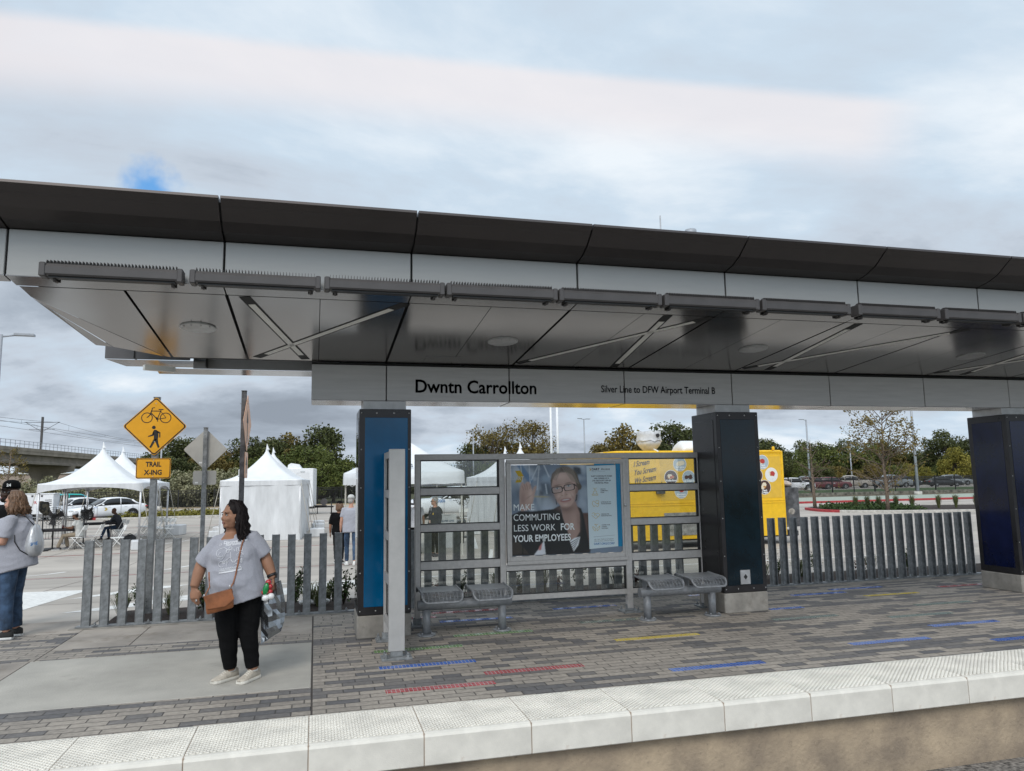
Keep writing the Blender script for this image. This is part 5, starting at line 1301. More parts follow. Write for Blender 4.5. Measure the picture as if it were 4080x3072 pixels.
# man in the black cap behind her
JM = pose(); GM2 = dict(GM, pelvis=.20, waist=.215, chest=.225, arm=.065, fore=.052, thigh=.105, knee=.08, calf=.075, neck=.07, flat=.72)
S_ = 1.055
JMs = {k: tuple(c * S_ for c in v) for k, v in JM.items()}
m1, m1b, m1t, V3, Q3 = person('man in black cap numbered 24 and black clothes behind the backpack woman', (-3.80, 11.0, 0), R(-25), JMs, GM2, SK['dark'], CL['black'], CL['black'], (SHO['blue'], SHO['wsole']), None, sleeve=.8, hem=.12, yaw=R(-15), vox=.013, hs=1.06, cuff=1.3)
cap(m1b, V3['head'], Q3, 1.07, CL['black'], None, False, ('24', .55))
q = MB(); q.ell(V3['head'] + Q3 @ Vector((0, -.055, -.085)), (.062, .05, .045), M=Q3); q.build('beard', HR['dark'], m1b)
ratio0 = lambda u: (lambda x, y: x / y)(*[RM[0][i] * (u - 1106) / 1600 + RM[1][i] * (1050 - 833) / 1600 + RM[2][i] for i in (0, 1)])
cm = mat('camouflage cloth', (.05, .045, .03), .9, col2=(.012, .012, .010), scale=9, detail=2, thr=(.48, .52))
q = MB(); 
for c_, r_ in (((0, 0, 0), (.16, .14, .22)), ((.08, .02, -.1), (.13, .12, .20)), ((-.07, 0, .10), (.12, .11, .14)), ((.10, 0, .09), (.09, .1, .12))): q.ell(c_, r_)
cb_ = thing('camouflage_jacket', 'dark camouflage jacket bundled behind the silver drawstring backpack', 'jacket', (ratio0(97) * 30.2, 30.2, 1.02)); remeshed(q, 'cloth', cm, cb_, .02, 6)
q = MB(); q.tube([(0, 0, -1.5), (0, 0, .0)], .02, 8); q.cyl(0, 0, -1.53, -1.49, .24, .22, 20); q.build('stand', M['black'], cb_)

# seated men at the tables -------------------------------------------------
def sit(seat=.46, lean=.08, reach=.0): return dict(pel=(0, .05, seat + .10), waist=(0, .04, seat + .25), chest=(0, .04 - lean * .6, seat + .44), neck=(0, .05 - lean, seat + .60), head=(0, .0 - lean * 1.25, seat + .745), shL=(-.18, .04 - lean, seat + .53), elL=(-.22, -.14 - reach, seat + .30), wrL=(-.12, -.36 - reach, seat + .33), shR=(.18, .04 - lean, seat + .53), elR=(.22, -.14 - reach, seat + .30), wrR=(.10, -.37 - reach, seat + .33), hipL=(-.10, .02, seat + .08), knL=(-.13, -.42, seat + .06), anL=(-.13, -.36, .085), hipR=(.10, .02, seat + .08), knR=(.13, -.44, seat + .05), anR=(.14, -.60, .085))
def seated(*a, **k): return person(*a, **k)
s1, s1b, _, V4, Q4 = person('seated man in white cap, grey T-shirt and khaki trousers eating at the black table', (-8.30, 30.5, -.512), R(-92), sit(.46, .10), dict(GM, flat=.72), SK['brown'], CL['ltgrey'], CL['khaki'], (SHO['grey'], SHO['wsole']), hair_short(HR['dark']), sleeve=.6, hem=.10, pitch=R(10), vox=.018, bare_face=True, cuff=1.2)
cap(s1b, V4['head'], Q4, 1.02, CL['white'], CL['dkjacket'])
q = MB(); q.ell(V4['head'] + Q4 @ Vector((0, -.06, -.085)), (.055, .045, .04), M=Q4); q.build('beard', HR['dark'], s1b)
s2, s2b, _, V5, Q5 = person('seated bald man in charcoal jacket leaning over the farther table', (-8.05, 35.1, -.512), R(-92), sit(.46, .14, .10), dict(GM, flat=.75, arm=.056), SK['brown'], CL['dkjacket'], CL['jeans'], (SHO['black'], SHO['sole']), None, sleeve=1.5, hem=.10, pitch=R(14), vox=.018, bare_face=True)
# walkers and staff beyond the fence ---------------------------------------
walk = pose(anL=(-.10, .22, .12), knL=(-.10, .06, .50), anR=(.10, -.18, .085), knR=(.10, -.10, .50), elL=(-.25, .06, 1.10), wrL=(-.26, .0, .86))
k1, k1b, _, V6, Q6 = person('woman in black clothes and cap walking away beside the blue column', (.66, 21.3, -.47), R(172), {k: tuple(c * .97 for c in v) for k, v in walk.items()}, dict(GM, chest=.18), SK['tan'], CL['black'], CL['black'], (SHO['black'], SHO['wsole']), hair_long(HR['brown'], .10, 40, .008, .3), sleeve=.98, hem=.12, vox=.016, bare_face=True, yaw=R(30), pitch=R(12))
cap(k1b, V6['head'], Q6, 1.04, CL['black'])
k2, k2b, _, V7, Q7 = person('man in pale grey T-shirt, grey cap and jeans seen from behind beside the blue column', (.93, 20.2, -.42), R(176), {k: tuple(c * 1.05 for c in v) for k, v in walk.items()}, dict(GM, pelvis=.19, waist=.20, chest=.205), SK['pale'], CL['heather'], CL['jeans'], (SHO['wsole'], SHO['wsole']), hair_short(HR['grey']), sleeve=.65, hem=.12, vox=.016, bare_face=True, yaw=R(-20), pitch=R(10))
cap(k2b, V7['head'], Q7, 1.06, CL['ltgrey'])
k3, k3b, k3t, V8, Q8 = person('grey haired man in navy jacket and sunglasses standing behind the wind screen', (3.52, 22.6, -.512), R(-62), {k: tuple(c * 1.02 for c in v) for k, v in pose(wrL=(-.22, -.06, .86)).items()}, dict(GM, pelvis=.195, waist=.205, chest=.21, flat=.72), SK['pale'], CL['navy'], CL['black'], (SHO['black'], SHO['black']), hair_short(HR['grey']), sleeve=1.5, hem=.16, yaw=R(-12), vox=.014, glasses=M['black'])
bvj = BVHTree.FromPolygons([v.co[:] for v in k3t.data.vertices], [tuple(p.vertices) for p in k3t.data.polygons])
def chestpt(x, z): h = bvj.ray_cast(Vector((x, -1, z)), Vector((0, 1, 0))); return Vector((x, (h[0].y if h[0] else -.15), z))
q = MB(); q.add([chestpt(x, z) - Vector((0, .006, 0)) for x, z in ((-.035, 1.50), (.035, 1.50), (.02, 1.40), (.008, 1.28), (-.008, 1.28), (-.02, 1.40))], [(0, 1, 2, 3, 4, 5)]); q.build('shirt_front', CL['white'], k3)
q = MB(); q.ell(chestpt(.11, 1.27), (.03, .006, .035)); q.build('jacket_badge', M['gold'], k3t)
q = MB(); p_ = chestpt(-.02, 1.04); q.box(p_.x - .03, p_.x + .03, p_.y - .012, p_.y - .006, p_.z - .045, p_.z + .045); q.build('id_card', flat('pink card', (.6, .42, .35), .5), k3)
person('person in pale grey shirt half hidden by the wind screen post', (3.08, 23.6, -.512), R(170), pose(), dict(GM, pelvis=.19, waist=.20, chest=.205), SK['tan'], CL['white'], CL['black'], (SHO['black'], SHO['black']), hair_short(HR['dark']), sleeve=.7, hem=.12, vox=.018, bare_face=True)
# ------------------------------------------------------------------ event tents and furniture on the car park
GZ = -.512
def ratio(u, v=1050.0):
    d0, d1, d2 = (u - 1106) / 1600, (v - 833) / 1600, 1.0
    x = RM[0][0] * d0 + RM[1][0] * d1 + RM[2][0] * d2; y = RM[0][1] * d0 + RM[1][1] * d1 + RM[2][1] * d2; z = RM[0][2] * d0 + RM[1][2] * d1 + RM[2][2] * d2
    return x / y, z / y
def peak_tent(label, cx, cy, w, eave, peak, rz, walls='', group=None, d=None, tip=.30, seed=0):
    d = d or w
    r = thing('frame_tent', label, 'tent', (cx, cy, GZ), rz, group)
    hw, hd = w / 2, d / 2; rnd = random.Random(seed)
    n = 12; per = []
    for (a, b) in (((-1, -1), (1, -1)), ((1, -1), (1, 1)), ((1, 1), (-1, 1)), ((-1, 1), (-1, -1))):
        for k in range(n): f = k / n; per.append((a[0] + (b[0] - a[0]) * f, a[1] + (b[1] - a[1]) * f, f))
    rings = []
    m = 12
    for i in range(m + 1):
        t_ = i / m
        ring = []
        for px, py, f in per:
            k = t_ * (1 + .02 * math.sin(PI * f) * t_)
            z = eave + (peak - eave) * ((1 - t_) ** 1.55) + .03 * math.sin(PI * f) * t_ * (1 - t_)
            kk = max(t_, .03); round_ = min(1, (1 - t_) * 1.0)
            L_ = math.hypot(px, py); cxn, cyn = px / L_ * 1.05, py / L_ * 1.05
            ring.append((hw * kk * (px * (1 - round_) + cxn * round_), hd * kk * (py * (1 - round_) + cyn * round_), z))
        rings.append(ring)
    rings.append([(hw * 1.004 * px, hd * 1.004 * py, eave - .04) for px, py, f in per])
    q = MB(); q.loft(rings, cap=False); q.build('canopy_top', M['tent'], r)
    q = MB(); vl = [[(hw * (1.006 + .004 * math.sin(k_ * 2.1)) * px, hd * (1.006 + .004 * math.sin(k_ * 2.1)) * py, z_ if j == 0 else eave - (.34 - .20 * math.sin(PI * f) ** .7 if not walls else .22)) for k_, (px, py, f) in enumerate(per)] for j, z_ in ((0, eave - .03), (1, 0))]; q.loft(vl, cap=False); q.build('valance', M['tentw'], r)  # valance in the darker wall vinyl, its shading put into the colour
    q = MB(); s_ = 10
    q.loft([[(rr * math.cos(2 * PI * k / s_) + off, rr * math.sin(2 * PI * k / s_), z) for k in range(s_)] for z, rr, off in ((peak - .10, .075, 0), (peak + .06, .055, 0), (peak + .05, .075, .03), (peak + tip * .5, .045, .01), (peak + tip, .006, -.01))], smooth=False); q.build('peak_cap', M['tent'], r)
    for sx_ in (-1, 1):
        for sy_ in (-1, 1):
            q = MB(); q.cyl(sx_ * (hw - .04), sy_ * (hd - .04), 0, eave - .02, .038, n=10); q.cyl(sx_ * (hw - .04), sy_ * (hd - .04), 0, .012, .09, n=12); q.build('leg', M['alu'], r)
            q = MB(); q.tube([(sx_ * hw, sy_ * hd, eave - .12), (sx_ * (hw + .38), sy_ * (hd + .12), .28)], .012, 6); q.build('strap', M['strap'], r)
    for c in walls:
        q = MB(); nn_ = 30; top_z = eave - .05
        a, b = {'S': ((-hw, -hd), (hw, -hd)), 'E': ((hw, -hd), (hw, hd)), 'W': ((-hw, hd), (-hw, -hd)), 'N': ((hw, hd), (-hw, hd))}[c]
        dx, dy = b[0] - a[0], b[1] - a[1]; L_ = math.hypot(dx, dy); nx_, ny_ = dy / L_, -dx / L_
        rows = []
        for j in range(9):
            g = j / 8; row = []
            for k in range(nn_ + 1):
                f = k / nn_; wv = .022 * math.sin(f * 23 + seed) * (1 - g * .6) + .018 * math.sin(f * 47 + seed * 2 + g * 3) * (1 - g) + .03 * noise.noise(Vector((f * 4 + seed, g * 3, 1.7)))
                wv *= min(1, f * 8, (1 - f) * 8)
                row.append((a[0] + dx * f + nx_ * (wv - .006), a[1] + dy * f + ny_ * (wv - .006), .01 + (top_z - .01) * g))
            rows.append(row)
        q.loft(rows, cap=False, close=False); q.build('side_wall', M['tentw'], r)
    return r
GT = 'white peaked frame tents'
peak_tent('open white peaked tent shading the man in the white cap', -7.92, 31.75, 3.35, 2.37, 3.66, R(3), '', GT, 3.55, seed=1)
peak_tent('open white peaked tent shading the man in the charcoal jacket', -8.06, 35.4, 3.35, 2.37, 3.66, R(3), '', GT, 3.55, seed=2)
peak_tent('walled white peaked tent nearest behind the standing woman', -1.98, 33.0, 3.1, 2.40, 3.62, R(-4), 'SEW', GT, 3.1, seed=3)
peak_tent('walled white peaked tent hidden but for its tip behind the other walled one', -1.90, 36.25, 3.1, 2.40, 3.62, R(-4), 'EW', GT, 3.1, seed=4)
rx, rz_ = ratio(1125); rx2, _ = ratio(1092)
peak_tent('walled white peaked tent beside the pop up tent, its tip by the poster frame', rx * 32.6, 32.6, 3.1, 2.40, 3.62, R(6), 'SEW', GT, 3.1, seed=5)
peak_tent('walled white peaked tent farther back beside the pickup truck', rx2 * 36.2, 36.2, 3.1, 2.40, 3.62, R(6), 'SEW', GT, 3.1, seed=6)
# pop-up shelter
pu = thing('popup_tent', 'white pop up canopy lettered COMMUNITIES on cream legs', 'tent', (2.66, 23.95, GZ), R(5))
q = MB(); hw = 1.62; n = 10; per = []
for (a, b) in (((-1, -1), (1, -1)), ((1, -1), (1, 1)), ((1, 1), (-1, 1)), ((-1, 1), (-1, -1))):
    for k in range(n): f = k / n; per.append((a[0] + (b[0] - a[0]) * f, a[1] + (b[1] - a[1]) * f, f))
rings = []
for t_, z in ((.02, 3.62), (.2, 3.42), (.45, 3.10), (.7, 2.80), (.9, 2.62), (.985, 2.56), (1.0, 2.52), (1.004, 2.34), (1.006, 2.16)):
    rings.append([(hw * t_ * px, hw * t_ * py, z - .05 * math.sin(PI * f) * t_ * (t_ < 1) + (.012 * math.sin(f * 30) if z < 2.4 else 0)) for px, py, f in per])
q.loft(rings, cap=False); q.build('canopy_top', M['tent'], pu)
for sx_ in (-1, 1):
    for sy_ in (-1, 1): q = MB(); q.box(sx_ * 1.55 - .022, sx_ * 1.55 + .022, sy_ * 1.55 - .022, sy_ * 1.55 + .022, .03, 2.3); q.box(sx_ * 1.55 - .04, sx_ * 1.55 + .04, sy_ * 1.55 - .04, sy_ * 1.55 + .04, 0, .03); q.build('leg', mat('cream leg', (.55, .53, .48), .5, var=.04), pu)
q = MB()
for a, b in (((-1.55, -1.55), (1.55, -1.55)), ((1.55, -1.55), (1.55, 1.55)), ((-1.55, 1.55), (-1.55, -1.55))):
    A, B = Vector((*a, 2.24)), Vector((*b, 2.24)); mid = (A + B) / 2
    for s0, s1 in ((A, mid), (mid, B)): q.tube([s0, s1 - Vector((0, 0, .13))], .012, 6); q.tube([s0 - Vector((0, 0, .13)), s1], .012, 6)
q.build('truss', M['alu'], pu)
q = MB(); put_text(q, 'COMMUNITIES', .135, lambda a, b: (-.82 + a, -1.03 - (.0) - (.62 - b) * .62, 2.87 + (b - .05) * .98 - .14), bold=.004, depth=.002); q.build('lettering', flat('grey blue lettering', (.10, .12, .17), .6), pu)
q = MB(); q.prism([(-.95, 2.66), (-.87, 2.66), (-.83, 2.72), (-.87, 2.78), (-.95, 2.78), (-.91, 2.72)], -1.43, -1.42, lambda a, b, w_: (a - .25, -1.50 + (b - 2.62) * 1.2, b + .012)); q.build('emblem', M['gold'], pu)
# tent ballast blocks wrapped in white
BL = [(-5.95, 29.3, .62, .34, 'white wrapped block at the foot of the nearer open tent'), (-6.15, 37.1, .78, .46, 'white wrapped block by the row of folding chairs'), (.12, 32.75, .60, .36, 'white wrapped block nearest the corner of the walled tent'), (.16, 36.4, .52, .36, 'white wrapped block second back from the walled tent corner'), (.22, 39.6, .5, .34, 'white wrapped block farthest back beside the walled tent'), (-3.85, 32.0, .42, .42, 'white wrapped block left of the walled tent behind the sign post'), (rx * 31 - 1.9, 30.9, .62, .42, 'white wrapped block beneath the pop up tent, nearer one'), (rx * 31 - 2.5, 33.6, .60, .44, 'white wrapped block beneath the pop up tent, farther one'), (-4.1, 35.5, .4, .4, 'white wrapped block behind the far corner of the walled tent')]
for i, (x, y, s_, h, lb) in enumerate(BL):
    r = thing('ballast_block', lb, 'ballast block', (x, y, GZ), R(random.uniform(-15, 15)), 'white wrapped tent ballast blocks')
    q = MB(); q.bbox(-s_ / 2, s_ / 2, -s_ / 2, s_ / 2, 0, h, .03)
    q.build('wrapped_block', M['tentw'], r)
    q = MB(); q.tube([(0, 0, h - .002), (0, 0, h + .05)], .02, 8); q.build('ring', M['alu'], r)
# folding chairs -----------------------------------------------------------
def make_chair():
    r = thing('folding_chair', None, 'chair')
    q = MB(); q.prism(rrpoly(.40, .40, .05, 0), .425, .447, lambda a, b, w_: (a, b - .02, w_)); q.build('seat', M['wplast'], r)
    q = MB(); q.prism(rrpoly(.40, .17, .04, .77), .0, .016, lambda a, b, w_: (a, .23 + (b - .69) * .22 + w_ + .03 * (abs(a) / .2) ** 2 * -1, b)); q.build('backrest', M['wplast'], r)
    for s_ in (-1, 1):
        q = MB(); q.tube([(s_ * .205, -.27, .0), (s_ * .205, .04, .44), (s_ * .205, .25, .86)], .012, 8); q.build('front_leg', M['wplast'], r)
        q = MB(); q.tube([(s_ * .185, .27, .0), (s_ * .185, -.16, .43)], .012, 8); q.build('rear_leg', M['wplast'], r)
    q = MB(); q.tube([(-.205, -.22, .07), (.205, -.22, .07)], .009, 6); q.tube([(-.185, .22, .07), (.185, .22, .07)], .009, 6); q.build('crossbar', M['wplast'], r)
    return r
ch0 = make_chair(); GC = 'white folding chairs under the open tents'
CH = [(-8.28, 30.5, -92, 'white folding chair under the man in the white cap'), (-7.85, 31.0, -92, 'white folding chair behind the man in the white cap'), (-8.03, 35.1, -92, 'white folding chair under the man in the charcoal jacket'), (-6.75, 29.5, -70, 'empty white folding chair at the edge of the nearer tent'), (-7.7, 34.2, -90, 'empty white folding chair between the two tables'),
      (-7.45, 36.9, -62, 'white folding chair first in the left row'), (-7.20, 36.6, -62, 'white folding chair second in the left row'), (-6.95, 36.3, -62, 'white folding chair third in the left row'), (-6.70, 36.0, -62, 'white folding chair last in the left row'),
      (-6.60, 35.2, -62, 'white folding chair first in the row beside the sign post'), (-6.38, 34.95, -62, 'white folding chair second in the row beside the sign post'), (-6.16, 34.7, -62, 'white folding chair third in the row beside the sign post'), (-5.95, 34.45, -62, 'white folding chair last in the row beside the sign post')]
for i, (x, y, a, lb) in enumerate(CH):
    o = ch0 if i == 0 else copy_tree(ch0)
    o.location = (x, y, GZ); o.rotation_euler = (0, 0, R(a)); tag(o, lb, 'chair', GC)
rxc, _ = ratio(1003); o = copy_tree(ch0); o.location = (rxc * 34, 34, GZ + .12); o.rotation_euler = (0, 0, R(160)); tag(o, 'white folding chair by the pickup truck under the pop up tent', 'chair', 'white folding chair by the truck')
# tables
BC = mat('black table cover', (.02, .017, .02), .8, var=.4, scale=20)
def table(label, x, y, rz, L_, W_, m):
    r = thing('folding_table', label, 'table', (x, y, GZ), rz)
    q = MB(); q.bbox(-L_ / 2, L_ / 2, -W_ / 2, W_ / 2, .70, .74, .01); q.build('table_top', m, r)
    q = MB(); q.bbox(-L_ / 2 - .01, L_ / 2 + .01, -W_ / 2 - .01, W_ / 2 + .01, .66, .748, .012); q.build('cover', BC, r)
    for s_ in (-1, 1):
        q = MB()
        for k in (-1, 1): q.tube([(s_ * L_ * .36, k * W_ * .30, .70), (s_ * L_ * .38, k * W_ * .30, .45), (s_ * L_ * .42, k * W_ * .42, 0)], .014, 8)
        q.tube([(s_ * L_ * .38, -W_ * .3, .42), (s_ * L_ * .38, W_ * .3, .42)], .012, 8); q.build('leg_frame', M['heater'], r)
    return r
table('folding table with black cover before the man in the white cap', -9.0, 30.7, R(10), 1.35, .76, M['wplast'])
table('folding table with black cover before the man in the charcoal jacket', -8.85, 34.9, R(8), 1.5, .76, M['wplast'])
tw = table('folding table with black cover beneath the pop up tent', 3.1, 24.4, R(0), 1.5, .7, M['wplast'])
r = thing('drink_can', 'dark drink can on the table of the man in the white cap', 'can', (-8.78, 30.45, GZ + .748)); q = MB(); q.cyl(0, 0, 0, .13, .036, n=14); q.build('can', flat('cola can', (.05, .01, .012), .3, .5), r); q = MB(); q.cyl(0, 0, .13, .134, .028, n=14); q.build('lid', M['screw'], r)
r = thing('backpack', 'black backpack on the ground beside the seated man in charcoal', 'bag', (-7.2, 33.4, GZ), R(20)); q = MB(); q.ell((0, 0, .15), (.24, .15, .15)); q.ell((.05, -.10, .10), (.16, .08, .09)); q.build('bag_body', M['black'], r); q = MB(); q.tube([(-.1, 0, .29), (0, 0, .34), (.1, 0, .29)], .012, 6); q.build('handle', M['black'], r)
# fans
def fan(label, x, y, zc, rad, rz):
    r = thing('drum_fan', label, 'fan', (x, y, GZ), rz, 'black pedestal fans')
    q = MB(); q.cyl(0, 0, 0, .05, .30, .27, 24); q.build('base', M['black'], r)
    q = MB(); q.cyl(0, 0.1, .05, zc - .05, .024, n=10); q.build('pole', M['black'], r)
    q = MB()
    for k in range(18):
        a = 2 * PI * k / 18; q.tube([(.05 * math.cos(a), -.11, zc + .05 * math.sin(a)), (rad * .8 * math.cos(a), -.10, zc + rad * .8 * math.sin(a)), (rad * math.cos(a), 0, zc + rad * math.sin(a)), (rad * .8 * math.cos(a), .10, zc + rad * .8 * math.sin(a))], .0055, 5)
    for k_ in (.35, .6, .8, 1.0):
        q.tube([(rad * k_ * math.cos(2 * PI * k / 24), -.105 if k_ < .9 else 0, zc + rad * k_ * math.sin(2 * PI * k / 24)) for k in range(25)], .006, 5, cap=False)
    q.build('cage', M['black'], r)
    q = MB(); q.tube([(0, -.03, zc), (0, .22, zc)], .085, 16); q.build('motor', M['black'], r)
    q = MB()
    for k in range(3):
        a = 2 * PI * k / 3 + .4; u = Vector((math.cos(a), 0, math.sin(a))); v = Vector((-math.sin(a), 0, math.cos(a)))
        c0 = Vector((0, -.02, zc)); q.add([c0 + u * .06 - v * .05 + Vector((0, .03, 0)), c0 + u * rad * .88 - v * .13 + Vector((0, .04, 0)), c0 + u * rad * .92 + v * .10 - Vector((0, .04, 0)), c0 + u * .06 + v * .05 - Vector((0, .03, 0))], [(0, 1, 2, 3)])
    q.build('blade', M['heater'], r)
fan('black round fan on a stand behind the woman with the silver backpack', -9.22, 30.9, 1.18, .34, R(20))
fan('black drum fan in front of the white sedan', -8.75, 33.2, 1.26, .36, R(70))
# barricade
br_ = thing('steel_barricade', 'steel crowd barricade left of the seated man in the white cap', 'barricade', (-9.9, 33.4, GZ), R(8))
q = MB(); Lb = 1.9
q.tube([(-Lb / 2, 0, .22), (-Lb / 2, 0, 1.0), (-Lb / 2 + .08, 0, 1.08), (Lb / 2 - .08, 0, 1.08), (Lb / 2, 0, 1.0), (Lb / 2, 0, .22), (-Lb / 2, 0, .22)], .019, 8)
q.build('outer_frame', M['gal'], br_)
q = MB()
for k in range(1, 18): q.tube([(-Lb / 2 + Lb * k / 18, 0, .22), (-Lb / 2 + Lb * k / 18, 0, 1.08)], .008, 6)
q.build('bars', M['gal'], br_)
for s_ in (-1, 1): q = MB(); q.tube([(s_ * .7, -.3, 0), (s_ * .7, -.25, .06), (s_ * .7, .25, .06), (s_ * .7, .3, 0)], .016, 6); q.tube([(s_ * .7, 0, .06), (s_ * .7, 0, .24)], .016, 6); q.build('foot', M['gal'], br_)
# first aid board, bin
af = thing('aframe_sign', 'white A frame board reading First Aid beside the man in the navy jacket', 'sign', (ratio(966)[0] * 25.5, 25.5, GZ), R(-4))
q = MB()
q.prism([(-.31, 0), (.31, 0), (.31, 1.10), (.28, 1.13), (.12, 1.13), (.12, 1.05), (-.12, 1.05), (-.12, 1.13), (-.28, 1.13), (-.31, 1.10)], 0, .03, lambda a, b, w_: (a, -.22 + b * .18 + w_, b)); q.build('front_board', M['wplast'], af)
q = MB(); q.prism([(-.31, 0), (.31, 0), (.31, 1.10), (-.31, 1.10)], 0, .03, lambda a, b, w_: (a, .22 - b * .18 + w_, b)); q.build('rear_board', M['wplast'], af)
q = MB(); put_text(q, 'First Aid', .125, lambda a, b: (a, -.226 + (.52 + b) * .18, .52 + b), align='CENTER', bold=.002); q.build('lettering', M['txtb'], af)
q = MB(); put_text(q, 'SILVER LINE', .085, lambda a, b: (a, -.226 + (.86 + b) * .18, .86 + b), align='CENTER', bold=.003); q.build('heading', flat('grey ink', (.15, .2, .28), .6), af)
tb = thing('trash_can', 'black trash can with clear liner under the pop up tent', 'trash can', (ratio(987)[0] * 27, 27, GZ))
q = MB(); q.cyl(0, 0, 0, .80, .24, .29, 20); q.build('can', M['black'], tb)
q = MB(); q.loft([[(rr * (1 + .05 * math.sin(5 * k)) * math.cos(2 * PI * k / 20), rr * (1 + .05 * math.sin(5 * k)) * math.sin(2 * PI * k / 20), z) for k in range(20)] for z, rr in ((.55, .30), (.72, .315), (.83, .31), (.86, .28))], cap=False); q.build('liner', glass('clear liner', (.7, .7, .7), .12, .2), tb)
fan('black drum fan standing by the pickup truck under the pop up tent', ratio(999)[0] * 29.5, 29.5, 1.55, .30, R(-30))
# ------------------------------------------------------------------ vehicles
def wheel(par, x, y, r_=.33, w_=.21, side=-1):
    wv = bpy.data.objects.new('wheel', None)
    q = MB(); s_ = 24
    prof = [(r_ * .68, -w_ / 2), (r_ * .95, -w_ / 2), (r_, -w_ * .3), (r_, w_ * .3), (r_ * .95, w_ / 2), (r_ * .68, w_ / 2)]
    q.loft([[(x + a * math.cos(2 * PI * k / s_), y + b, r_ + a * math.sin(2 * PI * k / s_)) for a, b in prof] for k in range(s_ + 1)], cap=False)
    t_ = q.build('wheel', M['rubber'], par)
    q = MB(); yo = y + side * w_ * .42
    q.loft([[(x + rr * math.cos(2 * PI * k / s_), yo + dd * side, r_ + rr * math.sin(2 * PI * k / s_)) for k in range(s_)] for rr, dd in ((r_ * .70, .02), (r_ * .66, .0), (r_ * .60, -.03))], cap=False, smooth=False)
    for k in range(10):
        a = 2 * PI * k / 10; b = a + .16; a2 = a - .16
        q.add([(x + rr * math.cos(c), yo + dd * side, r_ + rr * math.sin(c)) for rr, c, dd in ((.05, a2 * 1.0, .01), (r_ * .68, a - .07, -.005), (r_ * .68, a + .07, -.005), (.05, b, .01))], [(0, 1, 2, 3)])
    q.tube([(x, yo - .03, r_), (x, yo + .015 * side, r_)], .05, 12)
    q.build('rim', M['rim'], t_)
    q = MB(); q.loft([[(x + rr * math.cos(2 * PI * k / s_), yo - .05 * side, r_ + rr * math.sin(2 * PI * k / s_)) for k in range(s_)] for rr in (r_ * .69, .01)], cap=False); q.build('brake', M['black'], t_)
PROF = {  # station x (front = -), belt height, sill height, half width ; roof line
    'sedan': dict(L=5.0, W=1.85, wb=(-1.42, 1.45), body=[(-2.50, .52, .34, .55), (-2.44, .66, .22, .74), (-2.2, .78, .18, .86), (-1.4, .90, .18, .915), (-.75, .97, .18, .92), (.4, 1.0, .18, .92), (1.5, 1.02, .18, .915), (2.1, 1.03, .20, .88), (2.42, .98, .26, .78), (2.50, .84, .38, .60)], roof=[(-.95, .96), (-.25, 1.36), (.1, 1.45), (.6, 1.475), (1.1, 1.43), (1.5, 1.31), (2.05, 1.04)]),
    'suv': dict(L=4.7, W=1.88, wb=(-1.35, 1.4), body=[(-2.35, .60, .40, .60), (-2.28, .82, .28, .80), (-2.0, .98, .24, .90), (-1.2, 1.06, .24, .93), (0, 1.10, .24, .94), (1.6, 1.12, .24, .93), (2.2, 1.12, .28, .88), (2.35, 1.0, .40, .75)], roof=[(-1.05, 1.06), (-.45, 1.55), (0, 1.68), (.8, 1.72), (1.7, 1.68), (2.1, 1.52), (2.3, 1.10)]),
    'pickup': dict(L=5.7, W=2.0, wb=(-1.75, 1.8), body=[(-2.85, .75, .5, .7), (-2.8, 1.05, .38, .92), (-2.5, 1.18, .34, .98), (-1.4, 1.22, .34, 1.0), (0, 1.22, .34, 1.0), (1.6, 1.22, .36, 1.0), (2.8, 1.22, .42, .98), (2.85, 1.18, .5, .96)], roof=[(-1.35, 1.2), (-.75, 1.70), (-.3, 1.87), (.3, 1.9), (.85, 1.86), (1.05, 1.62), (1.1, 1.22)]),
}
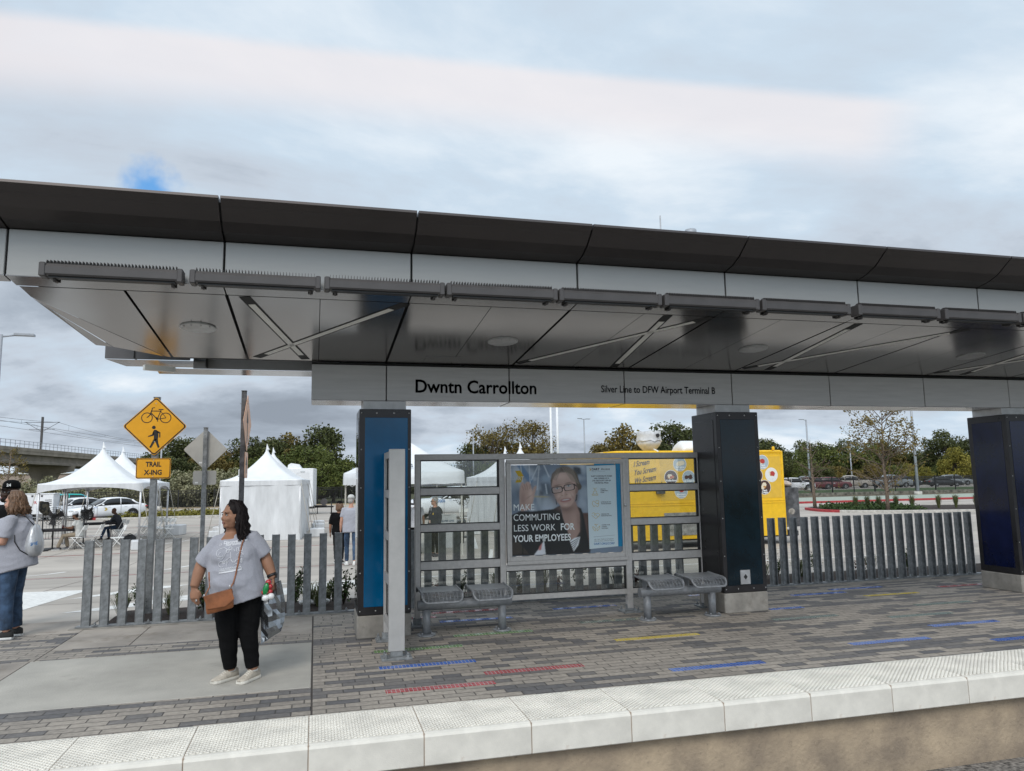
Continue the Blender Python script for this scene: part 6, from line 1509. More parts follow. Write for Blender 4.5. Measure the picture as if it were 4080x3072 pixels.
def car(label, kind, paint, x, y, rz, z=GZ, group=None, rim_only=False, sc=1.0, vehicle='parked_car'):
    P_ = PROF[kind]; r = thing(vehicle, label, 'pickup truck' if kind == 'pickup' else 'car', (x, y, z), rz, group); r.scale = (sc, sc, sc)
    b = P_['body']
    def secs(dense=True):
        out = []
        for i in range(len(b) - 1):
            for k in range(3): f = k / 3; out.append(tuple(b[i][j] + (b[i + 1][j] - b[i][j]) * f for j in range(4)))
        out.append(b[-1]); return out
    q = MB(); rings = []
    for X_, bz, sz, hw in secs():
        rings.append([(X_, s_ * hw * k, sz + (bz - sz) * h) for s_, k, h in ((-1, .86, 0), (-1, .98, .12), (-1, 1.0, .45), (-1, .985, .75), (-1, .93, .93), (-1, .80, 1.0), (-1, .3, 1.02), (1, .3, 1.02), (1, .80, 1.0), (1, .93, .93), (1, .985, .75), (1, 1.0, .45), (1, .98, .12), (1, .86, 0))])
    q.loft(rings); q.build('body', paint, r)
    rl = P_['roof']; W2 = P_['W'] / 2
    base = lambda X_: next((b[i][1] + (b[i + 1][1] - b[i][1]) * (X_ - b[i][0]) / (b[i + 1][0] - b[i][0]) for i in range(len(b) - 1) if b[i][0] <= X_ <= b[i + 1][0]), b[-1][1]) - .02
    q = MB(); rings = []
    for X_, rz2 in rl:
        zb = base(X_); rings.append([(X_, s_ * k, zb + (rz2 - zb) * h) for s_, k, h in ((-1, W2 * .93, 0), (-1, W2 * .86, .5), (-1, W2 * .76, .90), (-1, W2 * .60, 1.0), (1, W2 * .60, 1.0), (1, W2 * .76, .90), (1, W2 * .86, .5), (1, W2 * .93, 0))])
    q.loft(rings); q.build('window_glass', M['dkglass'], r)
    q = MB(); rings = []
    for X_, rz2 in rl[1:-1]:
        zb = base(X_); rings.append([(X_, s_ * k, zb + (rz2 - zb) * h + dz) for s_, k, h, dz in ((-1, W2 * .79, .86, .0), (-1, W2 * .775, .91, .012), (-1, W2 * .60, 1.0, .014), (1, W2 * .60, 1.0, .014), (1, W2 * .775, .91, .012), (1, W2 * .79, .86, .0))])
    q.loft(rings); q.build('roof', paint, r)
    q = MB()
    for s_ in (-1, 1):
        def pil(xa, ha, xb, hb, w_=.035):
            def pt(X_, h):
                zr = next(rl[i][1] + (rl[i + 1][1] - rl[i][1]) * (X_ - rl[i][0]) / (rl[i + 1][0] - rl[i][0]) for i in range(len(rl) - 1) if rl[i][0] <= X_ <= rl[i + 1][0]); zb = base(X_)
                k = W2 * (.93 - .14 * h / .5 * .5 if h <= .5 else .86 - (h - .5) / .4 * .10)
                return Vector((X_, s_ * (k + .006), zb + (zr - zb) * h))
            q.tube([pt(xa, ha), pt((xa + xb) / 2, (ha + hb) / 2), pt(xb, hb)], w_, 6)
        n_ = len(rl)
        pil(rl[0][0] + .06, .0, rl[1][0] + .05, .88); pil(rl[-2][0] - .05, .88, rl[-1][0] - .15, .0, .06 if kind == 'sedan' else .08)
        xm = (rl[1][0] + rl[-2][0]) / 2 + (.05 if kind != 'pickup' else -.1); pil(xm, 0, xm + .02, .88, .03)
    q.build('pillar', paint, r)
    for wx in P_['wb']:
        rr = .335 if kind == 'sedan' else .37
        for s_ in (-1, 1):
            q = MB(); yy = s_ * (W2 - .005); n_ = 18; ro = rr * 1.16
            q.add([(wx + ro * math.cos(PI * k / n_), yy + s_ * .006, rr + ro * math.sin(PI * k / n_)) for k in range(n_ + 1)] + [(wx - ro, yy + s_ * .006, .20), (wx + ro, yy + s_ * .006, .20)], [tuple(range(n_ + 3))]); q.build('wheel_arch', M['black'], r)
            wheel(r, wx, s_ * (W2 - .09), rr, .22, s_)
    xf = b[0][0]; q = MB()
    for s_ in (-1, 1): q.ell((xf + .22, s_ * W2 * .72, b[1][1] * .98), (.22, .17, .075))
    q.build('headlamp', M['lampglass'], r)
    q = MB(); q.bbox(xf + .015, xf + .10, -.42, .42, b[1][1] * .62, b[1][1] * .92, .02); q.bbox(xf - .005, xf + .1, -.62, .62, .26, .36, .02); q.build('grille', M['black'], r)
    q = MB(); q.bbox(xf - .02, xf + .06, -.15, .15, .40, .50, .005); q.build('number_plate', M['wplast'], r)
    q = MB()
    for s_ in (-1, 1): q.ell((b[-1][0] - .10, s_ * W2 * .74, b[-1][1] * .98), (.13, .18, .07))
    q.build('tail_lamp', M['redlamp'], r)
    for s_ in (-1, 1): q = MB(); q.ell((rl[0][0] + .45, s_ * (W2 + .09), base(rl[0][0] + .4) + .06), (.07, .10, .06)); q.build('mirror', paint, r)
    q = MB()
    for s_ in (-1, 1):
        for dx in (.1, 1.15 if kind != 'pickup' else .9): q.bbox(rl[1][0] + dx, rl[1][0] + dx + .16, s_ * W2 * .995 - .012, s_ * W2 * .995 + .012, base(0) - .13, base(0) - .10, .005)
    q.build('door_handle', paint if kind == 'sedan' else M['black'], r)
    for s_ in (-1, 1):
        for X_ in (rl[0][0] + .12, (rl[1][0] + rl[-2][0]) / 2 + .05, rl[-2][0] - .05): q = MB(); q.box(X_ - .006, X_ + .006, s_ * W2 * .999 - .004, s_ * W2 * .999 + .004, .3, base(X_) - .05); q.build('door_gap', M['black'], r)
    return r
c1 = car('white sedan with small orange door emblem parked beyond the open tents', 'sedan', M['carw'], -13.95, 57.2, R(33), sc=1.0)
q = MB(); q.prism([(-.10, .6), (.02, .6), (.12, .7), (.02, .8), (-.10, .8), (.0, .7)], -.935, -.932, lambda a, b_, w_: (a - .30, w_, b_)); q.build('door_emblem', M['gold'], c1)
q = MB(); put_text(q, '2001', .12, lambda a, b_: (-1.05 + a, -.932, .80 + b_)); q.build('fleet_number', M['txtb'], c1)
car('white sedan half hidden behind the one with the orange door emblem', 'sedan', M['carw'], -16.6, 59.4, R(38))
car('blue and green wrapped car behind the white generator trailer', 'suv', M['carblu'], -19.2, 64.0, R(25))
pk = car('white pickup truck with orange emblem seen through the wind screen', 'pickup', M['carw'], ratio(985)[0] * 45, 45, R(14), vehicle='pickup_truck')
q = MB(); put_text(q, '7001', .26, lambda a, b_: (-1.65 + a, -1.012, .98 + b_), bold=.004); q.build('fleet_number', M['txtb'], pk)
q = MB(); q.prism([(.12, .78), (.0, .78), (-.10, .9), (.0, 1.02), (.12, 1.02), (.02, .9)], -1.015, -1.012, lambda a, b_, w_: (a - .1, w_, b_)); q.build('door_emblem', M['gold'], pk)
# parked cars beyond the far lawn
FC = [(1722, 92, 'suv', 'carw', 'white estate car parked next to the tail of the yellow truck'), (1765, 93, 'suv', 'carred', 'dark red car parked under the lamp pole by the truck'), (1802, 93, 'suv', 'carred', 'dark red small van, second dark red car from the yellow truck'), (1838, 95, 'pickup', 'cartan', 'beige and maroon pickup truck beyond the iron fence'), (1848, 99, 'suv', 'carred', 'maroon car glimpsed behind the beige and maroon pickup'), (1925, 93, 'pickup', 'cargry', 'grey green off roader behind the young tree'), (1955, 95, 'suv', 'carblk', 'black car between the young tree and the lamp pole'), (2040, 93, 'sedan', 'carblk', 'black sedan parked near the navy column'), (2066, 99, 'suv', 'cargry', 'grey car behind the black sedan by the navy column'), (1742, 99, 'pickup', 'cargry', 'grey pickup roof behind the white estate car')]
for u, y, kd, pm_, lb in FC: car(lb, kd, M[pm_], ratio(u)[0] * y, y, R(155 if u < 1900 else 160), -.396, 'cars parked beyond the iron fence')
# white generator trailer
gt_ = thing('generator_trailer', 'white box generator trailer at the left edge behind the people', 'trailer', (-19.2, 57.6, GZ), R(6))
q = MB(); q.bbox(-2.2, 2.05, -1.0, 1.0, .45, 1.78, .03); q.bbox(-2.25, 2.1, -1.03, 1.03, 1.78, 1.83, .01); q.build('body', M['wmetal'], gt_)
q = MB(); put_text(q, 'GENERAC', .26, lambda a, b_: (.42 + a, -1.006, 1.14 + b_), bold=.004, sx=.8); q.build('lettering', flat('red ink', (.45, .03, .03), .5), gt_)
q = MB()
for k in range(4): q.box(1.55, 1.95, -1.008, -1.002, 1.0 + k * .12, 1.05 + k * .12)
for X_ in (-.5, .1, .75, 1.3): q.box(X_, X_ + .12, -1.02, -1.0, 1.60, 1.72)
q.build('small_print', M['heater'], gt_)
q = MB()
for X_ in (-1.4, -.2): q.box(X_, X_ + 1.1, -1.008, -1.002, .55, 1.6)
q.build('door_outline', mat('trailer panel', (.66, .67, .69), .5, var=.03), gt_)
for X_ in (-.4, .5):
    for s_ in (-1, 1): wheel(gt_, X_, s_ * .95, .34, .2, s_)
# white equipment trailer behind the walled tent
et = thing('equipment_trailer', 'tall white equipment trailer with hitch behind the walled tent', 'trailer', (-1.55, 56.6, GZ), R(-6))
q = MB(); q.bbox(-3.6, 1.55, -1.15, 1.15, .55, 3.28, .04); q.build('body', M['wmetal'], et)
q = MB(); q.bbox(.35, 1.25, -1.172, -1.152, .75, 2.95, .01); d_ = q.build('door', mat('trailer door', (.68, .69, .7), .5, var=.03), et)
q = MB(); q.bbox(1.12, 1.17, -1.19, -1.172, 1.5, 1.75, .005); q.build('handle', M['black'], d_)
q = MB(); q.bbox(.65, .95, -1.19, -1.155, 3.02, 3.10, .01); q.build('door_lamp', M['lampglass'], et)
q = MB(); q.loft([[(.1 + X_, -.5 + Y_, 3.28 + h * z) for X_, z in ((-.45, 0), (-.40, .7), (-.2, 1), (.3, .8), (.55, 0))] for Y_, h in ((0, .40), (.9, .40))]); q.build('roof_vent', M['wmetal'], et)
q = MB(); q.tube([(1.4, 0, .5), (2.9, 0, .5)], .06, 8); q.bbox(-3.5, 1.6, -.9, .9, .42, .55, .01); q.tube([(2.75, 0, .02), (2.75, 0, .8)], .045, 8); q.cyl(2.75, 0, 0, .06, .12, n=12); q.bbox(1.5, 2.4, -.3, .3, .54, .62, .01); q.tube([(1.75, 0, 0), (1.75, 0, .5)], .03, 8); q.build('hitch', M['black'], et)
q = MB(); q.tube([(2.2, -.05, .85), (2.2, .25, .85)], .24, 18); q.build('cable_reel', M['heater'], et)
for X_ in (-1.6, -.7):
    for s_ in (-1, 1): wheel(et, X_, s_ * 1.05, .36, .22, s_)
# yellow ice cream truck
TX = 9.35; TY = 21.6
ft = thing('food_truck', 'yellow ice cream truck with script lettering and round food pictures', 'food truck', (TX, TY, GZ), R(1.2))
q = MB()
sec = [(0, .30), (0, 2.92), (.03, 3.02), (.10, 3.09), (2.1, 3.09), (2.17, 3.02), (2.2, 2.92), (2.2, .30)]
q.loft([[(X_, a + i * (1.1 - a) * .0, (b_ if b_ < 2.5 else b_ - dz)) for a, b_ in sec] for X_, dz, i in ((-.73, .10, 0), (-.5, .02, 0), (-.2, 0, 0), (5.72, 0, 0))], smooth=False)
q.loft([[(X_, .06 + a * .945, (b_ if b_ < 1.2 else min(b_, zt))) for a, b_ in sec] for X_, zt in ((-2.35, 1.25), (-2.30, 1.35), (-1.65, 1.5), (-1.50, 2.62), (-1.2, 2.90), (-.72, 2.99))], smooth=False)
q.build('body', M['yel'], ft)
q = MB()
for z0, z1 in ((3.02, 3.06), (2.965, 3.0), (1.42, 1.465), (1.35, 1.385)): q.bbox(-.72, 5.73, -.014, .004, z0, z1, .003)
for X_ in (1.12, 5.66): q.bbox(X_, X_ + .05, -.012, .004, 1.46, 2.96, .003)
q.bbox(5.70, 5.735, -.01, .2, .30, 3.05, .005)
q.build('rub_rail', M['yel'], ft)
q = MB(); q.bbox(1.2, 5.63, -.006, .002, 1.52, 2.88, .002); q.build('menu_panel', M['yel2'], ft)
q = MB(); q.bbox(.55, 1.22, -.012, .0, .40, 1.24, .003); q.build('lower_hatch', M['yel'], ft)
q = MB(); q.bbox(1.28, 3.6, -.02, -.004, .42, 1.13, .004); q.build('metal_hatch', mat('worn grey hatch', (.30, .29, .27), .6, var=.3, scale=6), ft)
q = MB(); q.bbox(1.02, 1.30, -.12, .0, 1.73, 1.82, .01); q.build('side_lamp', M['dkstone'], ft)
for k, s_ in enumerate(('I Scream', 'You Scream', 'We Scream', 'for Ice Cream!')):
    q = MB(); ox, oz = .28, 2.58 - k * .26
    put_text(q, s_, .24, lambda a, b_: (ox + a, -.016, oz + b_ + a * .16), shear=.35, sx=.66, bold=.0022)
    q.build('lettering', M['txt'], ft)
FD = {'a': flat('print strawberry', (.42, .04, .03), .5), 'b': flat('print cream', (.68, .60, .45), .5), 'c': flat('print chocolate', (.07, .03, .02), .5), 'd': flat('print caramel', (.45, .22, .06), .5), 'e': flat('print plate', (.35, .42, .47), .5), 'w': flat('print rim white', (.7, .7, .68), .5)}
DEC = [(1.90, 2.66, .235, 'e', 'bb', ('Soft Serve', 'in a Cup')), (1.57, 2.24, .235, 'c', 'dba', ('Waffle Bowl', '')), (2.20, 2.22, .235, 'e', 'cc', ('Ice Cream &', 'Toppings')), (1.91, 1.80, .235, 'e', 'aba', ('Strawberry', 'Shortcake')), (4.94, 2.69, .24, 'e', 'dba', ('Peach', 'Cobbler')), (4.70, 2.26, .23, 'c', 'dd', ('', '')), (5.26, 2.27, .24, 'w', 'dba', ('Apple', 'Turnover')), (4.97, 1.87, .24, 'c', 'bbd', ('Peach', 'Delight')), (3.5, 2.4, .235, 'e', 'ba', ('Sundae', ''))]
rndf = random.Random(5)
for X_, z, r_, bgc, fc, names in DEC:
    q = MB(); n_ = 30
    q.prism([(X_ + r_ * math.cos(2 * PI * k / n_), z + r_ * math.sin(2 * PI * k / n_)) for k in range(n_)], -.009, -.007, FN, 0)
    q.prism([(X_ + r_ * .93 * math.cos(2 * PI * k / n_), z + r_ * .93 * math.sin(2 * PI * k / n_)) for k in range(n_)], -.011, -.0085, FN, 1)
    for i, c_ in enumerate(fc * 3):
        a = rndf.uniform(0, 6.28); d_ = rndf.uniform(0, r_ * .38); rr = rndf.uniform(.18, .42) * r_
        pts = [(X_ + d_ * math.cos(a) + rr * math.cos(2 * PI * k / 14) * rndf.uniform(.8, 1.1), z + .03 + d_ * math.sin(a) * .7 + rr * .8 * math.sin(2 * PI * k / 14) * rndf.uniform(.8, 1.1)) for k in range(14)]
        q.prism(pts, -.0118 - i * .0003, -.0112, FN, 2 + fc.index(c_))
    ml = [FD['w'], FD[bgc]] + [FD[c] for c in fc]
    o = q.build('food_picture', ml, ft)
    if names[0]:
        q = MB(); put_text(q, names[0], .075, lambda a, b_: (X_ + a, -.017, z - r_ * .52 + b_), align='CENTER', bold=.003); 
        if names[1]: put_text(q, names[1], .075, lambda a, b_: (X_ + a, -.017, z - r_ * .80 + b_), align='CENTER', bold=.003)
        q.build('caption', M['txtw'], o)
q = MB(); q.loft([[(1.25 + rr * math.cos(2 * PI * k / 20) * (1 + .1 * (k % 2) * (z > 3.6)), .8 + rr * math.sin(2 * PI * k / 20), z) for k in range(20)] for z, rr in ((3.09, .16), (3.16, .24), (3.30, .36), (3.42, .42))]); q.loft([[(1.25 + rr * math.cos(2 * PI * k / 20), .8 + rr * math.sin(2 * PI * k / 20), z + .025 * math.sin(k * 2.4)) for k in range(20)] for z, rr in ((3.42, .43), (3.46, .41), (3.62, .38), (3.74, .40), (3.72, .33))]); ef = q.build('exhaust_fan', mat('grimy white steel', (.56, .57, .58), .8, var=.12, scale=6), ft)
q = MB(); q.tube([(1.38, .8 - .42, 3.60), (1.38, .8 - .36, 3.60)], .06, 14); q.build('fan_port', M['black'], ef)
q = MB(); q.tube([(1.30, .45, 3.13), (1.17, .3, 3.14), (1.17, .05, 3.08), (1.17, -.025, 2.95), (1.17, -.025, 2.2)][:4], .025, 8); q.build('drain_pipe', M['wplast'], ft)
q = MB(); q.loft([[(X_, 1.0 + .42 * math.cos(2 * PI * k / 16), 3.09 + max(0, .36 * h * math.sin(2 * PI * k / 16) ** 1 if math.sin(2 * PI * k / 16) > 0 else 0)) for k in range(16)] for X_, h in ((2.38, .3), (2.42, .75), (2.52, 1), (3.35, 1), (3.48, .8), (3.52, .3))]); q.build('roof_unit', M['wmetal'], ft)
q = MB(); q.bbox(5.40, 5.47, .02, .10, 3.09, 3.16, .01); q.ell((5.435, .06, 3.17), (.05, .05, .04)); q.build('roof_marker_lamp', M['yel'], ft)
q = MB(); q.bbox(5.76, 6.32, .05, .95, .55, 1.84, .02); q.build('rear_box', M['dkstone'], ft)
q = MB(); q.ell((6.0, .05, 1.05), (.13, .008, .10)); q.build('box_scuff', mat('pale scuff', (.34, .31, .27), .7, var=.3), ft)
q = MB(); q.bbox(-2.3, 6.3, .15, 2.0, .24, .42, .02); q.build('chassis', M['black'], ft)
q = MB(); q.add([(-1.68, .12, 1.55), (-1.68, 2.05, 1.55), (-1.53, 2.05, 2.58), (-1.53, .12, 2.58)], [(0, 1, 2, 3)]); q.add([(-1.45, .045, 1.7), (-.85, .035, 1.7), (-.85, .035, 2.6), (-1.35, .045, 2.55)], [(0, 1, 2, 3)]); q.build('windscreen', M['dkglass'], ft)
for X_ in (-1.5, 4.3):
    wheel(ft, X_, .22, .40, .26, -1); wheel(ft, X_, 1.98, .40, .26, 1)
sk_ = thing('bagged_goods', 'clear plastic bags heaped behind the yellow truck on its rear box', 'bag', (TX + 6.05, TY + .6, GZ + 1.85))
q = MB(); q.ell((0, 0, .10), (.24, .3, .12)); q.ell((-.1, .1, .17), (.14, .18, .09)); q.build('bag', mat('pale plastic bag', (.5, .42, .36), .4, var=.3, scale=8), sk_)
# ------------------------------------------------------------------ vegetation
import numpy as np
def leaf_mesh(name, pts, size, m, shade, rng, up=.0, aspect=.62):
    """one small leaf-shaped face per point, each with its own shade"""
    n = len(pts); P_ = np.asarray(pts)
    nrm = rng.normal(size=(n, 3)); nrm[:, 2] += up; nrm /= np.linalg.norm(nrm, axis=1)[:, None]
    a = rng.normal(size=(n, 3)); a -= nrm * (a * nrm).sum(1)[:, None]; a /= np.linalg.norm(a, axis=1)[:, None]
    b = np.cross(nrm, a); s_ = (size * rng.uniform(.6, 1.35, n))[:, None]
    V_ = np.stack([P_ + a * s_, P_ + b * s_ * aspect, P_ - a * s_, P_ - b * s_ * aspect], 1).reshape(-1, 3)
    me = bpy.data.meshes.new(name)
    me.vertices.add(4 * n); me.vertices.foreach_set('co', V_.ravel())
    me.loops.add(4 * n); me.loops.foreach_set('vertex_index', np.arange(4 * n))
    me.polygons.add(n); me.polygons.foreach_set('loop_start', np.arange(0, 4 * n, 4))
    me.update(calc_edges=True)
    at_ = me.attributes.new('shade', 'FLOAT', 'FACE'); at_.data.foreach_set('value', np.clip(shade, 0, 1))
    me.materials.append(m)
    return me
def tree_meshes(seed, H, trunk_h, cr, m, n_leaf=2600, leaf=.16, clumps=26, crz=None, open_=.0, r0=.22, spread=1.0, leafless=0):
    rng = np.random.default_rng(seed); crz = crz or (H - trunk_h) / 2
    cz = H - crz
    cen = []
    for i in range(clumps):
        v = rng.normal(size=3); v /= np.linalg.norm(v); rr = rng.uniform(.45, .88)
        cen.append((v[0] * cr * rr * spread, v[1] * cr * rr * spread, cz + v[2] * crz * rr))
    cen = np.array(cen)
    mb = MB(); lean = rng.normal(size=2) * .12
    tp = [(0, 0, -.15), (lean[0] * .4, lean[1] * .4, trunk_h * .5), (lean[0], lean[1], trunk_h), (lean[0] * 1.5, lean[1] * 1.5, cz), (lean[0] * 2, lean[1] * 2, cz + crz * .6)]
    mb.tube(tp, [r0 * 1.25, r0 * .95, r0 * .8, r0 * .5, r0 * .15], 8)
    for i, c in enumerate(cen):
        z0 = min(max(trunk_h * .8, c[2] - crz * rng.uniform(.5, 1.0)), cz + crz * .3); f = (z0 - trunk_h) / max(.1, cz + crz * .6 - trunk_h)
        s_ = Vector((lean[0] * (1 + f), lean[1] * (1 + f), z0)); e = Vector(c); mid = s_.lerp(e, .5) + Vector(rng.normal(size=3)) * .12 * cr; mid.z -= .05 * crz
        mb.tube([s_, mid, e], [r0 * .36, r0 * .2, r0 * .06], 6)
        for k in range(2 + leafless):
            d = Vector(rng.normal(size=3)); d.normalize(); e2 = e + d * cr * .30; mb.tube([mid.lerp(e, .5), e2], [r0 * .10, r0 * .03], 4)
    cs = np.array([cr * rng.uniform(.26, .42) for _ in cen]); w_ = cs ** 2; w_ /= w_.sum()
    idx = rng.choice(len(cen), n_leaf, p=w_)
    d = rng.normal(size=(n_leaf, 3)); d /= np.linalg.norm(d, axis=1)[:, None]; rad = rng.uniform(.15, 1, n_leaf) ** (.45)
    sc = np.array([1, 1, .78])
    pts = cen[idx] + d * (cs[idx] * rad * rng.uniform(.8, 1.2, n_leaf))[:, None] * sc
    cshade = rng.uniform(.25, .75, len(cen))
    shade = cshade[idx] + rng.normal(size=n_leaf) * .16
    return mb.mesh('trunk', M['bark']), leaf_mesh('crown', pts, leaf, m, shade, rng, .4)
def tree(label, x, y, z, meshes, s=1.0, sz=1.0, rz=0.0, group='trees beyond the car park', name='tree', cat='tree'):
    r = thing(name, label, cat, (x, y, z), rz, group); r.scale = (s, s, s * sz)
    link(bpy.data.objects.new('trunk', meshes[0]), r); link(bpy.data.objects.new('crown', meshes[1]), r)
    return r
def TH(u, v, y):
    k, kz = ratio(u, v); return k * y, 1.75 + kz * y
K = {'oak': [tree_meshes(11 + i, 9, 1.8, 4.0, M['lf_dark'], 5200, .19, 34, 3.7) for i in range(3)],
     'green': [tree_meshes(21 + i, 8, .8, 3.6, M['lf_green'], 5600, .17, 36, 3.6) for i in range(3)],
     'aut': [tree_meshes(31 + i, 8, 1.4, 3.6, M['lf_aut'], 4600, .18, 30, 3.3) for i in range(2)],
     'yel': [tree_meshes(41 + i, 6, .5, 2.8, M['lf_yel'], 4200, .16, 28, 2.8) for i in range(2)],
     'olive': [tree_meshes(51 + i, 3.4, .1, 2.2, M['lf_olive'], 4200, .11, 26, 1.75, r0=.06) for i in range(2)],
     'open': [tree_meshes(61 + i, 11, 2.8, 4.3, M['lf_aut'], 3000, .16, 24, 4.2, r0=.26) for i in range(2)]}
KH = {'oak': 9, 'green': 8, 'aut': 8, 'yel': 6, 'olive': 3.4, 'open': 11}
LBL = {'oak': 'dark leaved oak %s', 'green': 'bushy green tree %s', 'aut': 'brown tinged tree %s', 'yel': 'yellow green tree %s', 'olive': 'pale olive shrub %s', 'open': 'tall open crowned tree %s'}
TR = [  # u (picture column), v of the top, distance, kind, where
    (345, 968, 96, 'oak', 'behind the trail sign'), (392, 940, 98, 'oak', 'left of the plain sign back'), (425, 946, 104, 'oak', 'hidden behind the plain sign back'), (462, 962, 95, 'aut', 'at the right edge of the plain sign back'), (505, 955, 100, 'aut', 'between the two sign posts'), (545, 944, 98, 'oak', 'just right of the dark sign post'),
    (583, 938, 104, 'oak', 'above the tips of the walled tent'), (556, 976, 88, 'green', 'left of the walled tent tip'), (608, 962, 90, 'green', 'right of the walled tent tip'), (632, 928, 106, 'aut', 'behind the right shoulder of the walled tent'), (690, 915, 108, 'oak', 'rising highest left of the blue column'), (664, 942, 92, 'green', 'over the white equipment trailer'), (722, 962, 88, 'green', 'nearest the blue column on its left'), (700, 990, 84, 'green', 'low beside the equipment trailer'),
    (420, 1005, 84, 'green', 'low in front of the oaks by the plain sign'), (500, 1000, 86, 'green', 'low between the two sign posts'), (370, 985, 90, 'oak', 'low behind the lamp pole'),
    (385, 1012, 80, 'olive', 'behind the lamp pole'), (428, 1008, 80, 'olive', 'below the small plate'), (470, 1010, 81, 'olive', 'right of the plain sign post'), (505, 1012, 80, 'olive', 'by the dark sign post'), (330, 1020, 80, 'olive', 'behind the trail sign post'), (285, 1028, 79, 'olive', 'above the white sedan roof'), (240, 1030, 80, 'olive', 'under the open tent, right part'), (200, 1030, 80, 'olive', 'under the open tent, middle part'), (150, 1032, 80, 'olive', 'under the open tent, left part'), (108, 1030, 79, 'olive', 'left of the open tent'), (62, 1032, 80, 'olive', 'behind the generator trailer'),
    (1062, 903, 105, 'open', 'on the left of the pair above the wind screen'), (1145, 889, 105, 'open', 'on the right of the pair above the wind screen'), (1030, 950, 108, 'oak', 'beneath the left open crowned tree'), (1105, 950, 110, 'oak', 'between the pair of open crowned trees'), (1170, 962, 108, 'oak', 'at the right foot of the open crowned pair'), (985, 1000, 112, 'green', 'low above the pop up canopy edge'), (945, 996, 114, 'aut', 'low beyond the pop up canopy roof'), (1055, 985, 100, 'green', 'low behind the far tent peaks'), (1235, 998, 118, 'oak', 'small and far left of the truck roof'),
    (1338, 912, 96, 'aut', 'behind the truck exhaust fan'), (1305, 948, 97, 'aut', 'left of the truck exhaust fan'), (1378, 955, 96, 'aut', 'close beside the truck exhaust fan'), (1440, 909, 98, 'oak', 'over the white roof unit'), (1495, 925, 98, 'oak', 'touching the teal column'), (1645, 940, 100, 'oak', 'just right of the teal column'), (1672, 962, 112, 'oak', 'above the tail of the truck'),
    (1712, 962, 118, 'green', 'first beyond the truck tail'), (1748, 946, 124, 'oak', 'behind the left lamp pole'), (1785, 954, 122, 'green', 'second beyond the truck tail'), (1822, 948, 126, 'oak', 'behind the slim middle lamp pole'), (1858, 950, 122, 'green', 'left of the young island tree'), (1895, 950, 126, 'oak', 'behind the young island tree'), (1935, 962, 124, 'aut', 'right of the young island tree'), (1965, 972, 122, 'oak', 'behind the right lamp pole'), (1998, 970, 128, 'oak', 'between the right lamp pole and the tallest oak'), (2038, 928, 122, 'oak', 'rising highest near the navy column'), (2078, 942, 126, 'oak', 'closest to the navy column'), (2060, 966, 108, 'yel', 'in front of the oak by the navy column'), (2095, 975, 110, 'yel', 'half covered by the navy column'), (1960, 1000, 110, 'yel', 'low in front of the right lamp pole'), (1995, 1004, 110, 'yel', 'low between the lamp pole and the black sedan'), (1720, 1000, 112, 'green', 'low above the white estate car'), (1800, 1002, 112, 'aut', 'low above the dark red cars'), (1870, 1000, 112, 'aut', 'low above the maroon pickup'), (1925, 998, 112, 'green', 'low above the grey off roader'), (1765, 1005, 111, 'oak', 'low left of the slim lamp pole'), (2030, 1000, 112, 'green', 'low above the black sedan'),
    (1560, 950, 108, 'oak', 'covered by the teal column'), (1415, 985, 112, 'green', 'low behind the truck roof'), (1600, 990, 112, 'green', 'low behind the truck tail')]
rt = random.Random(9)
for i, (u, v, y, kd, where) in enumerate(TR):
    x, zt = TH(u, v, y); h = zt + .45
    s_ = h / KH[kd] * .97
    hs = 1.0
    if kd in ('oak', 'green', 'aut') and s_ < .75: hs = .75 / s_
    o = tree(LBL[kd] % where, x, y, -.45, K[kd][i % len(K[kd])], s_ * hs, 1 / hs, rt.uniform(0, 6.28))
# far wood that closes the gaps low down
rng = np.random.default_rng(4)
def wood(x0, x1, y, h, m, n, seed):
    rg = np.random.default_rng(seed); X_ = rg.uniform(x0, x1, n); Z_ = rg.uniform(-.5, 1, n)
    top = h * (.72 + .28 * np.sin(X_ * .21 + seed) * np.sin(X_ * .083 + 1)); Zz = -.4 + (Z_ + .5) / 1.5 * top
    return leaf_mesh('foliage', np.stack([X_, y + rg.uniform(-2.5, 2.5, n), Zz], 1), .30, m, .45 + .3 * np.sin(X_ * .6 + Zz) * np.sin(Zz * 1.3 + X_ * .2) + rg.normal(size=n) * .13, rg, .3)
for nm, a in (('far_wood', (-24, 8, 112, 5.2, M['lf_dark'], 9000, 1)), ('far_wood', (8, 66, 134, 4.6, M['lf_dark'], 13000, 2)), ('far_wood', (66, 150, 136, 6.4, M['lf_dark'], 16000, 3))):
    o = bpy.data.objects.new(nm, wood(*a)); link(o); o['kind'] = 'stuff'; o['label'] = 'dark far wood between the trees'
